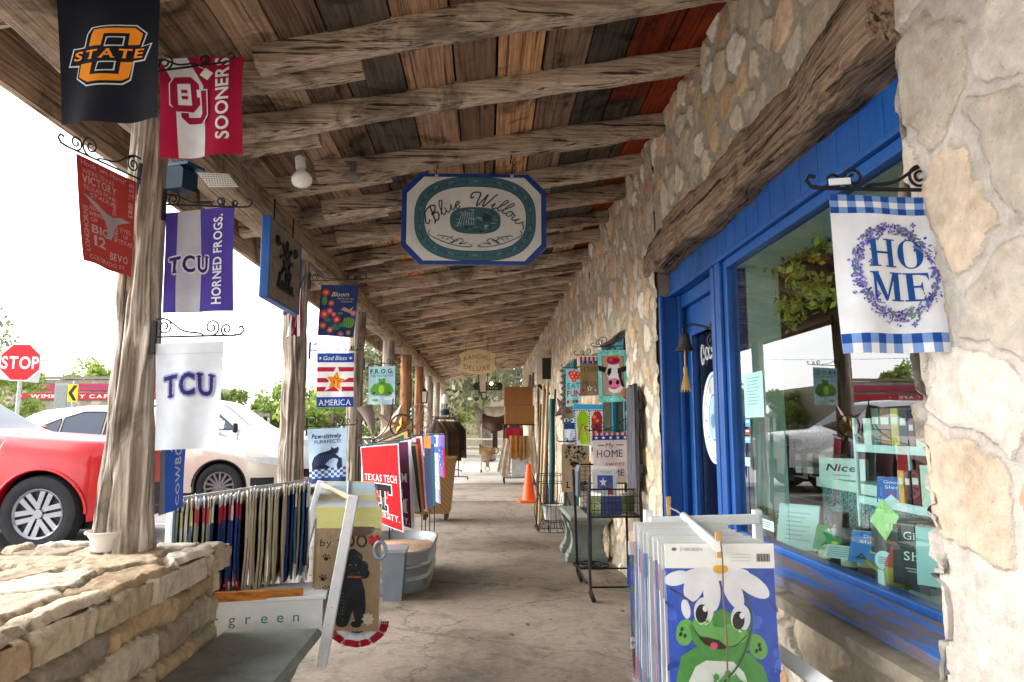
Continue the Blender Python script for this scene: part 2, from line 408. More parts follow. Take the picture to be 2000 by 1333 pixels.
# ================================================================== ground
def stonemat(name, mort, mw=.022, bs=.35, dirt=.12):
    m, t, p = newmat(name); mp = mapped(t)
    a = N(t, 'ShaderNodeAttribute', attribute_name='Col'); e = N(t, 'ShaderNodeAttribute', attribute_name='edge')
    n = N(t, 'ShaderNodeTexNoise', Scale=24, Detail=7, Roughness=.65); t.links.new(mp.outputs[0], n.inputs['Vector'])
    n2 = N(t, 'ShaderNodeTexNoise', Scale=5, Detail=6, Roughness=.7, Distortion=.6); t.links.new(mp.outputs[0], n2.inputs['Vector'])
    vo = N(t, 'ShaderNodeTexVoronoi', Scale=38); t.links.new(mp.outputs[0], vo.inputs['Vector'])
    st = mix(t, 1, a.outputs['Color'], ramp(t, n.outputs['Fac'], [(.28, .78), (.7, 1.14)]), 'MULTIPLY')
    st = mix(t, 1, st, ramp(t, n2.outputs['Fac'], [(.3, (.74, .68, .6)), (.5, (1, 1, 1)), (.72, (1.1, 1.04, .96))]), 'MULTIPLY')
    st = mix(t, 1, st, ramp(t, vo.outputs['Distance'], [(.03, .55), (.12, 1.0)]), 'MULTIPLY')
    mo = mix(t, 1, hx(mort), ramp(t, n.outputs['Fac'], [(.28, .72), (.7, 1.15)]), 'MULTIPLY')
    mo = mix(t, 1, mo, ramp(t, n2.outputs['Fac'], [(.3, .8), (.7, 1.1)]), 'MULTIPLY')
    ad = N(t, 'ShaderNodeMath', operation='MULTIPLY_ADD'); t.links.new(n.outputs['Fac'], ad.inputs[0]); ad.inputs[1].default_value = .03; t.links.new(e.outputs['Fac'], ad.inputs[2])
    mr = N(t, 'ShaderNodeMapRange'); t.links.new(ad.outputs[0], mr.inputs[0]); mr.inputs[1].default_value = mw + .012; mr.inputs[2].default_value = mw + .02
    t.links.new(mix(t, mr.outputs[0], mo, st), p.inputs['Base Color'])
    h = N(t, 'ShaderNodeMath', operation='MULTIPLY_ADD'); t.links.new(mr.outputs[0], h.inputs[0]); h.inputs[1].default_value = .5; t.links.new(n.outputs['Fac'], h.inputs[2])
    bump(t, p, h.outputs[0], bs, .03); p.inputs['Roughness'].default_value = .88; p.inputs['Specular IOR Level'].default_value = .2
    return m
STONES = [hx(c) for c in ('#d8c7a8', '#ccb48e', '#dccfb8', '#cfab84', '#e2d8c6', '#c4b69e', '#d9bb96', '#d3c8b0', '#dcbfa2', '#e6dfd0')]
def stones(U, V, nrm_scale, kind, seed, cell=.2, mw=.022, an=(1, 1), pal=None, skip=.1, wall_h=None):
    """edge distance, colour and relief of rubble or coursed stone at points (U, V) in metres"""
    pal = pal or STONES; r = np.random.RandomState(seed); sh = U.shape; u, v = U.ravel(), V.ravel()
    wu = u + (fbm(u * 5, v * 5, seed=seed) - .5) * cell * .5 + (fbm(u * 19, v * 19, seed=seed + 5) - .5) * cell * .12
    wv = v + (fbm(u * 5, v * 5, seed=seed + 9) - .5) * cell * .5 + (fbm(u * 19, v * 19, seed=seed + 15) - .5) * cell * .12
    if kind == 'rubble':
        a, b = wu / (cell * an[0]), wv / (cell * an[1]); ia, ib = np.floor(a).astype(int), np.floor(b).astype(int)
        F1 = np.full(u.shape, 9.); F2 = np.full(u.shape, 9.); ID = np.zeros(u.shape, np.int64)
        for da in (-2, -1, 0, 1, 2):
            for db in (-2, -1, 0, 1, 2):
                ca, cb = ia + da, ib + db; z = np.zeros_like(ca)
                pa = ca + _h(ca, cb, z, seed + 31) * .95; pb = cb + _h(ca, cb, z, seed + 47) * .95
                wt = .75 + .5 * _h(ca, cb, z, seed + 3)
                d = np.hypot(a - pa, b - pb) * wt; i = (ca * 7919 + cb * 104729)
                n = d < F1; F2 = np.where(n, F1, np.minimum(F2, d)); ID = np.where(n, i, ID); F1 = np.where(n, d, F1)
        E = (F2 - F1) * cell * .62
    else:
        hs = []; z = v.min() - .3
        while z < v.max() + .6: hs.append(z); z += cell * (.55 + .75 * r.rand())
        hs = np.array(hs); row = np.clip(np.searchsorted(hs, wv) - 1, 0, len(hs) - 2)
        E = np.minimum(wv - hs[row], hs[row + 1] - wv); ID = np.zeros(u.shape, np.int64); Eu = np.full(u.shape, 9.)
        for k in range(len(hs) - 1):
            s = row == k
            if not s.any(): continue
            x = u.min() - .5 - r.rand() * .4; xs = []
            while x < u.max() + 1: xs.append(x); x += cell * (.9 + 1.9 * r.rand())
            xs = np.array(xs); c = np.clip(np.searchsorted(xs, wu[s]) - 1, 0, len(xs) - 2)
            Eu[s] = np.minimum(wu[s] - xs[c], xs[c + 1] - wu[s]); ID[s] = k * 977 + c
        E = np.minimum(E, Eu * .9); E = E - .012 * (fbm(u * 9, v * 9, seed=seed + 70) - .4)
    z = np.zeros_like(ID); h1 = _h(ID, z, z, seed + 100); h2 = _h(ID, z + 1, z, seed + 100); h3 = _h(ID, z + 2, z, seed + 100)
    E = np.where(h3 < skip, E * 0, E)
    pi = (h1 * (len(pal) - .001)).astype(int); C = np.array(pal)[pi] * (.8 + .36 * h2)[:, None]
    k = np.clip((E - mw * .55) / (mw * .8), 0, 1); k = k * k * (3 - 2 * k)
    D = k * (.55 + .6 * h2) + (fbm(u * 12, v * 12, seed=seed + 200) - .5) * .3 * k + (fbm(u * 4, v * 4, seed=seed + 210) - .5) * .2
    D += (fbm(u * 40, v * 40, seed=seed + 220, o=3) - .5) * .34; rg = 1 - 2 * np.abs(fbm(u * 9, v * 9, seed=seed + 230, o=4) - .5); D += (rg - .75) * .55 * k
    return E.reshape(sh), C.reshape((*sh, 3)), D.reshape(sh)
def stone_panel(name, O, ux, uy, nrm, w, h, res, mat, parent, depth=.03, holes=(), rag=None, **kw):
    nu, nv = max(2, int(w / res) + 1), max(2, int(h / res) + 1)
    u, v = np.linspace(0, w, nu), np.linspace(0, h, nv); U, V = np.meshgrid(u, v, indexing='ij')
    E, C, D = stones(U + kw.pop('ou', 0), V + kw.pop('ov', 0), 1, **kw)
    O, ux, uy, nrm = [np.array(q, float) for q in (O, ux, uy, nrm)]
    X = O + U[..., None] * ux + V[..., None] * uy + (D * depth)[..., None] * nrm
    if rag is not None: X = rag(X, U, V, D)
    i = np.arange((nu - 1) * (nv - 1)); a = (i // (nv - 1)) * nv + i % (nv - 1)
    Fq = np.stack([a, a + nv, a + nv + 1, a + 1], 1)
    if np.dot(np.cross(ux, uy), nrm) < 0: Fq = Fq[:, ::-1]
    cu, cv = (u[:-1] + u[1:]) / 2, (v[:-1] + v[1:]) / 2; CU, CV = np.meshgrid(cu, cv, indexing='ij'); keep = np.ones(CU.size, bool)
    for (a0, b0, a1, b1) in holes: keep &= ~((CU.ravel() > a0) & (CU.ravel() < a1) & (CV.ravel() > b0) & (CV.ravel() < b1))
    o = npmesh(name, X.reshape(-1, 3), Fq[keep], mat, parent, C.reshape(-1, 3))
    at = o.data.attributes.new('edge', 'FLOAT', 'POINT'); at.data.foreach_set('value', E.ravel().astype('f')); return o
def concrete(name, base, dark, sc=1.0, rough=.75, spots=True):
    m, t, p = newmat(name); mp = mapped(t)
    n = N(t, 'ShaderNodeTexNoise', Scale=1.3 * sc, Detail=8, Roughness=.7, Distortion=.8); t.links.new(mp.outputs[0], n.inputs['Vector'])
    n2 = N(t, 'ShaderNodeTexNoise', Scale=32 * sc, Detail=5, Roughness=.7); t.links.new(mp.outputs[0], n2.inputs['Vector'])
    c = ramp(t, n.outputs['Fac'], [(.28, hx(dark)), (.52, hx(base)), (.8, tuple(min(1, q * 1.25) for q in hx(base)))])
    c = mix(t, 1, c, ramp(t, n2.outputs['Fac'], [(.25, .74), (.72, 1.15)]), 'MULTIPLY')
    if spots:
        vo = N(t, 'ShaderNodeTexVoronoi', Scale=2.7, Randomness=1); ms = mapped(t, (1, .45, 1)); t.links.new(ms.outputs[0], vo.inputs['Vector'])
        n3 = N(t, 'ShaderNodeTexNoise', Scale=15, Detail=3); t.links.new(mp.outputs[0], n3.inputs['Vector'])
        ad = N(t, 'ShaderNodeMath', operation='MULTIPLY_ADD'); t.links.new(n3.outputs['Fac'], ad.inputs[0]); ad.inputs[1].default_value = .09; t.links.new(vo.outputs['Distance'], ad.inputs[2])
        c = mix(t, 1, c, ramp(t, ad.outputs[0], [(.085, .32), (.105, 1.0)]), 'MULTIPLY')
        ve = N(t, 'ShaderNodeTexVoronoi', Scale=.62, feature='DISTANCE_TO_EDGE'); wn = N(t, 'ShaderNodeTexNoise', Scale=2.5, Detail=7, Roughness=.65); t.links.new(mp.outputs[0], wn.inputs['Vector'])
        wv = N(t, 'ShaderNodeVectorMath', operation='MULTIPLY_ADD'); t.links.new(wn.outputs['Color'], wv.inputs[0]); wv.inputs[1].default_value = (.55, .55, 0); t.links.new(mp.outputs[0], wv.inputs[2]); t.links.new(wv.outputs[0], ve.inputs['Vector'])
        c = mix(t, 1, c, ramp(t, ve.outputs['Distance'], [(.0015, .5), (.006, 1.0)]), 'MULTIPLY')
        n5 = N(t, 'ShaderNodeTexNoise', Scale=4.2, Detail=7, Roughness=.75, Distortion=1.5); t.links.new(mp.outputs[0], n5.inputs['Vector'])
        c = mix(t, 1, c, ramp(t, n5.outputs['Fac'], [(.36, (.66, .62, .57)), (.5, (1, 1, 1)), (.66, (1.08, 1.0, .92))]), 'MULTIPLY')
    t.links.new(c, p.inputs['Base Color']); p.inputs['Roughness'].default_value = rough; p.inputs['Specular IOR Level'].default_value = .35
    bump(t, p, n2.outputs['Fac'], .25, .006); return m
def sheet(name, x0, y0, x1, y1, z, mat, th=0, kind='structure'):
    b = MB(); b.box((x0, y0, z - max(th, .02)), (x1, y1, z)); o = b.build(name, mat); return props(o, kind=kind)
conc = concrete('stained_concrete', '#897d6f', '#62584c')
sheet('ground', -400, -300, 400, 500, -.06, concrete('dry_ground', '#a89f8c', '#8b8272', .3, spots=False))
sheet('road', -60, -40, -1.95, 120, -.03, concrete('old_asphalt', '#a5a19d', '#86827e', 1.2, spots=False), .02)
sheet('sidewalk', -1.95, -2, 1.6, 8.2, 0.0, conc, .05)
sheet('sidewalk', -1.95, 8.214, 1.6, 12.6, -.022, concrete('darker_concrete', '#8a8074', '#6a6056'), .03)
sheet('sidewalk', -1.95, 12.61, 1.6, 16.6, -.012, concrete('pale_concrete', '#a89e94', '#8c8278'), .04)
rl = random.Random(12); b = MB().mat(flat('dry_leaf', '#5a4630', var=.4, scale=40))
for _ in range(150):
    x = rl.uniform(-1.1, 1.15) if rl.random() < .45 else 1.16 - abs(rl.gauss(0, .09)); y = rl.uniform(1.8, 11); s_ = rl.uniform(.006, .02); a = rl.uniform(0, 6.28); z = .003 if y < 8.2 else -.019
    b.add([(x + s_ * math.cos(a + k * 1.57) * (1.5 if k % 2 else .7), y + s_ * math.sin(a + k * 1.57) * (1.5 if k % 2 else .7), z + rl.uniform(0, .006)) for k in range(4)], [(0, 1, 2, 3)])
props(b.build('fallen_leaves', None, recalc=False), 'scattered dry leaf scraps on the concrete walk', 'leaves', kind='stuff')
sheet('path', -6, 16.62, 8, 30, -.02, concrete('spill_brightened_concrete', '#d2cdc6', '#b9b3aa', spots=False), .03)  # pale courtyard concrete; daylight spill at the open end is also in this colour
for yy in (6.3, 9.95, 13.55):
    b = MB(); b.box((-9.5, yy - .05, -.03), (-3.2, yy + .05, -.024)); props(b.build('parking_line', flat('road_paint', '#d8d8d4', var=.25, scale=7)), kind='structure')
b = MB(); b.box((-3.3, 3.0, -.03), (-3.2, 30, -.0235)); props(b.build('parking_line', flat('road_paint', '#d8d8d4', var=.25, scale=7)), kind='structure')
# ================================================================== the stone shop building
WX = 1.24
shop = thing('shop_building', 'long rubble stone shop front with blue door and display window beside the covered walk', 'building', (1.24, 4, 0))
smat = stonemat('rubble_stone', '#b8ad9a', mw=.024, bs=.5)
stone_panel('wall', (WX, 4.89, 0), (0, 1, 0), (0, 0, 1), (-1, 0, 0), 3.2, 3.7, .014, smat, shop, depth=.016, mw=.027, kind='rubble', seed=3, cell=.19, an=(1.0, 1.12), holes=[(1.16, .95, 2.45, 2.2)])
stone_panel('wall', (WX, 8.09, 0), (0, 1, 0), (0, 0, 1), (-1, 0, 0), 15.9, 3.7, .037, smat, shop, depth=.016, mw=.027, kind='rubble', seed=13, cell=.19)
stone_panel('wall', (WX, 1.86, 2.56), (0, 1, 0), (0, 0, 1), (-1, 0, 0), 3.03, 1.14, .012, smat, shop, depth=.016, mw=.027, kind='rubble', seed=23, cell=.2)
stone_panel('wall', (WX, 1.86, 0), (0, 1, 0), (0, 0, 1), (-1, 0, 0), 2.04, .61, .012, smat, shop, depth=.03, kind='rubble', seed=37, cell=.26, skip=.25)
pmat = stonemat('pale_pillar_stone', '#c2bab0', mw=.019, bs=.55)
PP = [hx(c) for c in ('#cdc6bc', '#c4b9aa', '#cfc8be', '#cbab90', '#c0b6a8', '#cfbda8')]
stone_panel('wall', (WX - .02, -1.4, 0), (0, 1, 0), (0, 0, 1), (-1, 0, 0), 3.26, 3.7, .0125, pmat, shop, depth=.017, kind='rubble', seed=55, cell=.3, pal=PP, skip=.14, mw=.02)
def ragx(X, U, V, D):
    X[..., 1] += (fbm(V * 3.3, U * 9, seed=91) - .5) * .07 + D * .02; return X
stone_panel('wall', (WX - .035, 1.84, 0), (1, 0, 0), (0, 0, 1), (0, 1, 0), .2, 2.62, .012, pmat, shop, depth=.03, kind='rubble', seed=61, cell=.34, pal=PP, rag=ragx, skip=.1, mw=.012)
mort = flat('mortar', '#8d8474', rough=.9, var=.2, scale=14, bmp=.4, bscale=50)
b = MB()                                                  # masonry core behind the facing and its reveals
for y0, y1, z0, z1 in ((-1.4, 1.83, 0, 3.7), (1.83, 3.92, 0, .68), (1.83, 4.9, 2.56, 3.7), (4.9, 6.05, 0, 3.7), (6.05, 7.34, 0, .95), (6.05, 7.34, 2.2, 3.7), (7.34, 24, 0, 3.7)):
    b.box((WX + .012, y0, z0), (WX + .34, y1, z1))
b.build('wall_core', mort, shop)
# rough timber lintel
def rough_beam(name, a, bb, w, h, mat, parent, seed, n=70, amp=.02, ring=20, rnd_=.35):
    """hewn timber from a to bb, w across, h high, with waney faces"""
    a, bb = np.array(a, float), np.array(bb, float); L = np.linalg.norm(bb - a); z = (bb - a) / L
    up = np.array((0, 0, 1.)) if abs(z[2]) < .8 else np.array((0, 1., 0)); x = np.cross(up, z); x /= np.linalg.norm(x); y = np.cross(z, x)
    T = np.linspace(0, 1, n); A = np.linspace(0, 2 * np.pi, ring, endpoint=False); TT, AA = np.meshgrid(T, A, indexing='ij')
    ca, sa = np.cos(AA), np.sin(AA); p = 2 / (2 + 5 * (1 - rnd_)); X = np.sign(ca) * np.abs(ca) ** p; Y = np.sign(sa) * np.abs(sa) ** p
    s = TT * L
    k = 1 + amp * 8 * (fbm(s * 1.6, ca * 1.2 + 5, sa * 1.2 + 5, seed) - .5) + amp * 9 * (fbm(s * 7, ca * 2.4 + 3, sa * 2.4 + 3, seed + 7) - .5)
    wob = (fbm(s * .9, s * 0 + seed, seed=seed) - .5) * amp * 5; wob2 = (fbm(s * .9, s * 0 + seed + 40, seed=seed) - .5) * amp * 3
    P = a + z * s[..., None] + x * (X * w / 2 * k + wob)[..., None] + y * (Y * h / 2 * k + wob2)[..., None]
    V = P.reshape(-1, 3); i = np.arange((n - 1) * ring); r, c = i // ring, i % ring; c2 = (c + 1) % ring
    Fq = np.stack([r * ring + c, r * ring + c2, (r + 1) * ring + c2, (r + 1) * ring + c], 1)
    c0 = V[:ring].mean(0); c1 = V[-ring:].mean(0); nV = len(V); V = np.concatenate([V, [c0, c1]])
    e = np.arange(ring); q = (e + 1) % ring; ends = np.concatenate([np.stack([np.full(ring, nV), q, e, e], 1), np.stack([np.full(ring, nV + 1), (n - 1) * ring + e, (n - 1) * ring + q, (n - 1) * ring + q], 1)])
    b = MB(); b.v = [Vector(t) for t in V]; b.f = [list(f) for f in Fq] + [list(f[:3]) for f in ends]; b.m = [0] * len(b.f)
    return b.build(name, mat, parent, smooth=50)
W_LINT = wood('weathered_lintel_timber', 1, '#3a2a1e', '#8a745e', '#b5a28c', grain=.7, stain=.55, crack=.85)
rough_beam('lintel', (WX + .03, 1.845, 2.572), (WX + .03, 5.22, 2.572), .22, .255, W_LINT, shop, 5, n=220, amp=.036, ring=56, rnd_=.25)
BLUE = oldpaint('blue_gloss_paint', '#0e5099', '#3a3a4a')
BLUED = flat('worn_blue_paint', '#1c4c98', rough=.5, var=.22, scale=7, bmp=.3, bscale=30)
def bluepart(name, boxes, parent, m=None, sm=None):
    b = MB()
    for lo, hi in boxes: b.box(lo, hi)
    o = b.build(name, m or BLUE, parent, recalc=True)
    bv = o.modifiers.new('edge', 'BEVEL'); bv.width = .006; bv.segments = 2; return o
# tongue and groove header above the window
b = MB(); y = 1.84
while y < 4.88:
    w = .155; b.box((WX + .095, y + .0015, 2.292), (WX + .135, min(y + w, 4.888) - .0015, 2.52)); y += w
b.build('header_panel', BLUE, shop)
bluepart('header_trim', [((WX + .075, 1.84, 2.262), (WX + .15, 4.885, 2.29)), ((WX + .10, 1.84, 2.212), (WX + .16, 3.74, 2.261))], shop)
GX = WX + .135
fr = bluepart('window_frame', [((GX - .03, 3.74, .72), (GX + .08, 3.985, 2.261)), ((GX - .055, 3.79, .72), (GX - .031, 3.87, 2.261)), ((GX - .01, 1.84, .70), (GX + .06, 3.739, .765)), ((GX - .052, 3.90, 0.05), (GX - .031, 3.96, 2.261))], shop)
b = MB(); b.add([(GX, 1.6, .766), (GX, 3.739, .766), (GX, 3.739, 2.211), (GX, 1.6, 2.211)], [(0, 1, 2, 3)]); g = b.build('window_glass', glass('tinted_shop_glass', (.76, .96, .93), .2), shop)
# sill: two worn sloping boards
W_SILL = newmat('flaking_blue_sill')
m, t, p = W_SILL; mp = mapped(t, (22, 1.6, 22)); n = N(t, 'ShaderNodeTexNoise', Scale=1, Detail=8, Roughness=.7, Distortion=.4); t.links.new(mp.outputs[0], n.inputs['Vector'])
t.links.new(ramp(t, n.outputs['Fac'], [(.4, hx('#1b56a8')), (.49, hx('#3a66ab')), (.53, hx('#5c5560')), (.66, hx('#6a6058'))]), p.inputs['Base Color']); bump(t, p, n.outputs['Fac'], .5, .01); p.inputs['Roughness'].default_value = .7
b = MB(); b.prism([(-.155, 0), (-.155, .035), (-.02, .075), (-.02, .03)], (GX, 1.82, .665), (1, 0, 0), (0, 0, 1), (0, 2.1, 0)); b.build('window_sill', m, shop)
b = MB(); b.prism([(0, 0), (0, .045), (.16, .07), (.16, 0)], (WX - .07, 1.82, .60), (1, 0, 0), (0, 0, 1), (0, 2.08, 0)); b.build('sill_ledge', mort, shop)
# the room behind
b = MB(); DK = flat('dim_shop_interior', '#6b5038', var=.3, scale=3)
b.box((3.9, 1.2, 0), (3.95, 5.2, 2.75)); b.box((WX + .345, 5.16, 0), (3.9, 5.2, 2.75)); b.box((WX + .345, .9, 0), (3.9, 1.2, 2.75)); b.box((WX + .345, .9, 2.75), (3.95, 5.2, 2.8)); b.box((WX + .345, .9, 0), (3.95, 5.2, .03))
b.build('interior_room', DK, shop)
b = MB(); b.box((GX + .02, 1.3, .60), (GX + .75, 3.72, .70)); b.build('display_ledge', flat('display_ledge_paint', '#dfe6e2', var=.08), shop)
b = MB(); b.box((GX + .085, 3.74, .70), (GX + .27, 3.80, 2.4)); b.box((GX + .012, 1.6, 2.213), (GX + .25, 3.739, 2.26)); b.build('window_reveal', flat('white_reveal', '#dfe8e2', var=.06), shop)
# door
door = bluepart('door', [((1.43, 3.985, .05), (1.475, 4.07, 2.17)), ((1.43, 4.68, .05), (1.475, 4.87, 2.17)), ((1.43, 4.07, 1.98), (1.475, 4.68, 2.17)), ((1.43, 4.07, .05), (1.475, 4.68, .42)), ((1.418, 4.04, .42), (1.43, 4.075, 1.98)), ((1.418, 4.675, .42), (1.43, 4.71, 1.98)), ((1.418, 4.075, 1.95), (1.43, 4.675, 1.98))], shop)
b = MB(); b.add([(1.45, 4.07, .42), (1.45, 4.68, .42), (1.45, 4.68, 1.98), (1.45, 4.07, 1.98)], [(0, 1, 2, 3)]); b.build('door_glass', glass('door_glass', (.75, .8, .78), .07), door)
bluepart('door_frame', [((1.25, 4.845, .0), (1.44, 4.885, 2.261)), ((1.236, 4.80, 0), (1.262, 4.844, 2.261)), ((1.37, 4.80, 0), (1.40, 4.844, 2.261)), ((1.39, 3.99, 2.17), (1.46, 4.84, 2.263)), ((1.25, 3.92, -.01), (1.5, 4.88, .049))], shop)
oa = Art(100, 100, '#e9efee'); oa.ring(50, 50, 47, 47, 3, '#8fb2c4'); oa.ring(50, 50, 22, 26, 3, '#7fa2b8'); oa.ell(50, 50, 19, 22, '#a9cbd8'); oa.up().ell(46, 54, 9, 8, '#5d8aa6').ell(55, 44, 6, 9, '#7db2b0')
for k in range(9): a = .5 + k * .62; oa.stroke([(50 + 31 * math.cos(a), 50 + 31 * math.sin(a)), (50 + 38 * math.cos(a + .1), 50 + 38 * math.sin(a + .1))], 2.2, '#5e7f99')
def ovals(u, v, l):
    # square art pulled to an oval
    x, y = 2 * u - 1, 2 * v - 1; X = x * math.sqrt(max(0, 1 - y * y / 2)); Y = y * math.sqrt(max(0, 1 - x * x / 2))
    return Vector((1.435 - l, 4.30 - X * .23, 1.38 - Y * .29))
oa.build('oval_sign', ovals, door, step=.0008, matf=paint, nu=24, nv=24)
sc = Art(100, 60, '#1b1b20')
b = MB().mat(flat('white_paint_lettering', '#e8eef0'))
for k, (px, py) in enumerate(((0, 0), (.09, 0), (.16, 0))):
    b.tube([Vector((1.44, 4.5 - px - .03 * math.cos(q), 1.80 + .05 * math.sin(q) * (1.3 if k == 0 else .8))) for q in [i * .42 for i in range(15)]], .006, 5)
b.build('script_lettering', None, door)
for (y0, z0, w, h, c) in ((4.60, .50, .07, .13, '#dfe8f2'), (4.28, .47, .12, .17, '#e4e6e4')):
    nb = Art(60, 100, c); nb.rect(12, 20, 48, 26, '#4a5a78').rect(12, 34, 40, 38, '#4a5a78').rect(12, 46, 46, 50, '#4a5a78') if w > .1 else nb.poly([(20, 20), (40, 20), (40, 45), (52, 50), (40, 78), (28, 60), (20, 45)], '#2456a0')
    nb.build('notice', lambda u, v, l, y0=y0, z0=z0, w=w, h=h: Vector((1.444 - l, y0 - u * w, z0 + h - v * h)), door, matf=paint, nu=1, nv=1)
# second window further along with teal frame
TEAL = flat('teal_paint', '#1c6f7c', rough=.5, var=.15)
w2 = MB()
for lo, hi in (((1.33, 6.06, .96), (1.40, 6.16, 2.19)), ((1.33, 7.23, .96), (1.40, 7.33, 2.19)), ((1.33, 6.16, .96), (1.40, 7.23, 1.05)), ((1.33, 6.16, 2.1), (1.40, 7.23, 2.19)), ((1.34, 6.67, 1.05), (1.39, 6.73, 2.1))): w2.box(lo, hi)
w2 = w2.build('rear_window_frame', TEAL, shop); b = MB(); b.add([(1.36, 6.16, 1.05), (1.36, 7.23, 1.05), (1.36, 7.23, 2.1), (1.36, 6.16, 2.1)], [(0, 1, 2, 3)]); b.build('pane', glass('dark_pane', (.25, .3, .3), .08), w2)
b = MB()
for y0 in (9.3, 10.55): b.box((WX - .06, y0, 0), (WX + .01, y0 + .13, 2.25))
b.box((WX - .06, 9.43, 2.12), (WX + .01, 10.55, 2.25)); b.build('teal_door_frame', TEAL, shop)
b = MB(); b.box((WX - .035, 9.43, 0), (WX + .005, 10.55, 2.12)); b.build('side_door', flat('dark_brown_door', '#4a3a2c', var=.3), shop)
# ================================================================== porch roof
W_RAFT = wood('weathered_cedar_rafter', 0, '#54433a', '#b5a18d', '#dccdb8', grain=.8, stain=.55, crack=.85)
W_POST = wood('cedar_post', 2, '#4e4238', '#a39688', '#cbc1b6', grain=.55, stain=.45, crack=.8)
W_BEAM = wood('eave_beam_timber', 1, '#4a392c', '#9c8873', '#c2af98', grain=.8, stain=.5)
W_DECK = wood('roof_boards', 1, '#6a5848', '#c2ae9a', '#ecdcc8', grain=.6, attr=True, stain=.75, crack=.6)
porch = thing('porch_roof', 'old timber porch roof of waney rafters under weathered boards along the shop', 'roof', (0, 8, 2.7))
zb = lambda x: 2.92 + .18 * (x + 1.33)
b = MB(); x = -1.95; BCOL = ['#b98a5c', '#8a7260', '#c79a68', '#6d5a4c', '#a8845f', '#948474', '#5e5048', '#b07a4a', '#7d7064', '#c0ac94', '#4a4643', '#9a8f84']
xi = 0
while x < 1.42:
    w = rnd.uniform(.2, .31)
    if x + w > 1.1: w = 1.45 - x if x > 1.0 else w
    y = -1.2 + rnd.uniform(-2, 0); x1 = min(x + w, 1.45)
    while y < 24:
        L = rnd.choice((2.92, 3.65, 4.38, 5.11)); c = Vector(hx(rnd.choice(BCOL))) * rnd.uniform(1.5, 2.8); gq = sum(c) / 3; c = c * .74 + Vector((gq, gq, gq)) * .26
        if x > .95 or (x > .5 and y < 2.2 and rnd.random() < .85): c = Vector(hx('#a2461e')) * rnd.uniform(.75, 1.2)
        elif rnd.random() < .04: c = Vector(hx('#4a4d4e')) * 1.6
        b.col = tuple(c); g = rnd.uniform(.003, .009); dz = rnd.uniform(-.006, .006)
        y0, y1 = max(y, -1.2), min(y + L, 24.2)
        if y1 > y0 + .1:
            vs = [(xx, yy, zb(xx) + .145 + dz + tz) for tz in (0, .024) for xx, yy in ((x + g, y0 + .003), (x1 - g, y0 + .003), (x1 - g, y1 - .003), (x + g, y1 - .003))]
            b.add(vs, [(0, 3, 2, 1), (4, 5, 6, 7), (0, 1, 5, 4), (1, 2, 6, 5), (2, 3, 7, 6), (3, 0, 4, 7)])
        y += L
    x += w
b.build('roof_boards', W_DECK, porch, colattr=True)
b = MB(); b.add([(xx, yy, zb(xx) + .2 + tz) for tz in (0, .02) for xx, yy in ((-2.02, -1.3), (1.46, -1.3), (1.46, 24.3), (-2.02, 24.3))], [(0, 3, 2, 1), (4, 5, 6, 7), (0, 1, 5, 4), (1, 2, 6, 5), (2, 3, 7, 6), (3, 0, 4, 7)])
b.build('roof_sheet', flat('rusted_roof_sheet', '#4a4038', var=.3), porch)
k = 0
for i in range(-4, 29):
    y = 3.05 + .73 * i + rnd.uniform(-.04, .04); s = rnd.uniform(.9, 1.15) * (1.1 if i == 0 else 1); h = .128 * s
    x0 = rnd.uniform(-1.45, -.95)
    rough_beam('rafter', (x0 - .12, y, zb(x0 - .12) + .148 - h / 2), (1.27, y + rnd.uniform(-.03, .03), zb(1.27) + .148 - h / 2), .11 * s, h, W_RAFT, porch, 100 + i, n=70 if i < 8 else 26, amp=.026 if i < 8 else .016, ring=18 if i < 8 else 10, rnd_=.2)
    rough_beam('rafter_tail', (-1.98, y + .125, zb(-1.98) + .148 - .07), (x0 + .35, y + .125, zb(x0 + .35) + .148 - .07), .11, .14, W_RAFT, porch, 200 + i, n=40 if i < 8 else 14, amp=.016, ring=14 if i < 8 else 8, rnd_=.2)
rough_beam('eave_beam', (-1.56, -1.3, 2.775), (-1.56, 9.1, 2.775), .24, .2, W_BEAM, porch, 301, n=160, ring=24, amp=.014)
rough_beam('eave_beam', (-1.56, 9.1, 2.775), (-1.56, 24.2, 2.775), .24, .2, W_BEAM, porch, 302, n=90, ring=14, amp=.014)
b = MB(); b.box((-2.05, -1.3, 2.74), (-2.012, 24.2, 2.99)); b.build('fascia_board', W_BEAM, porch)
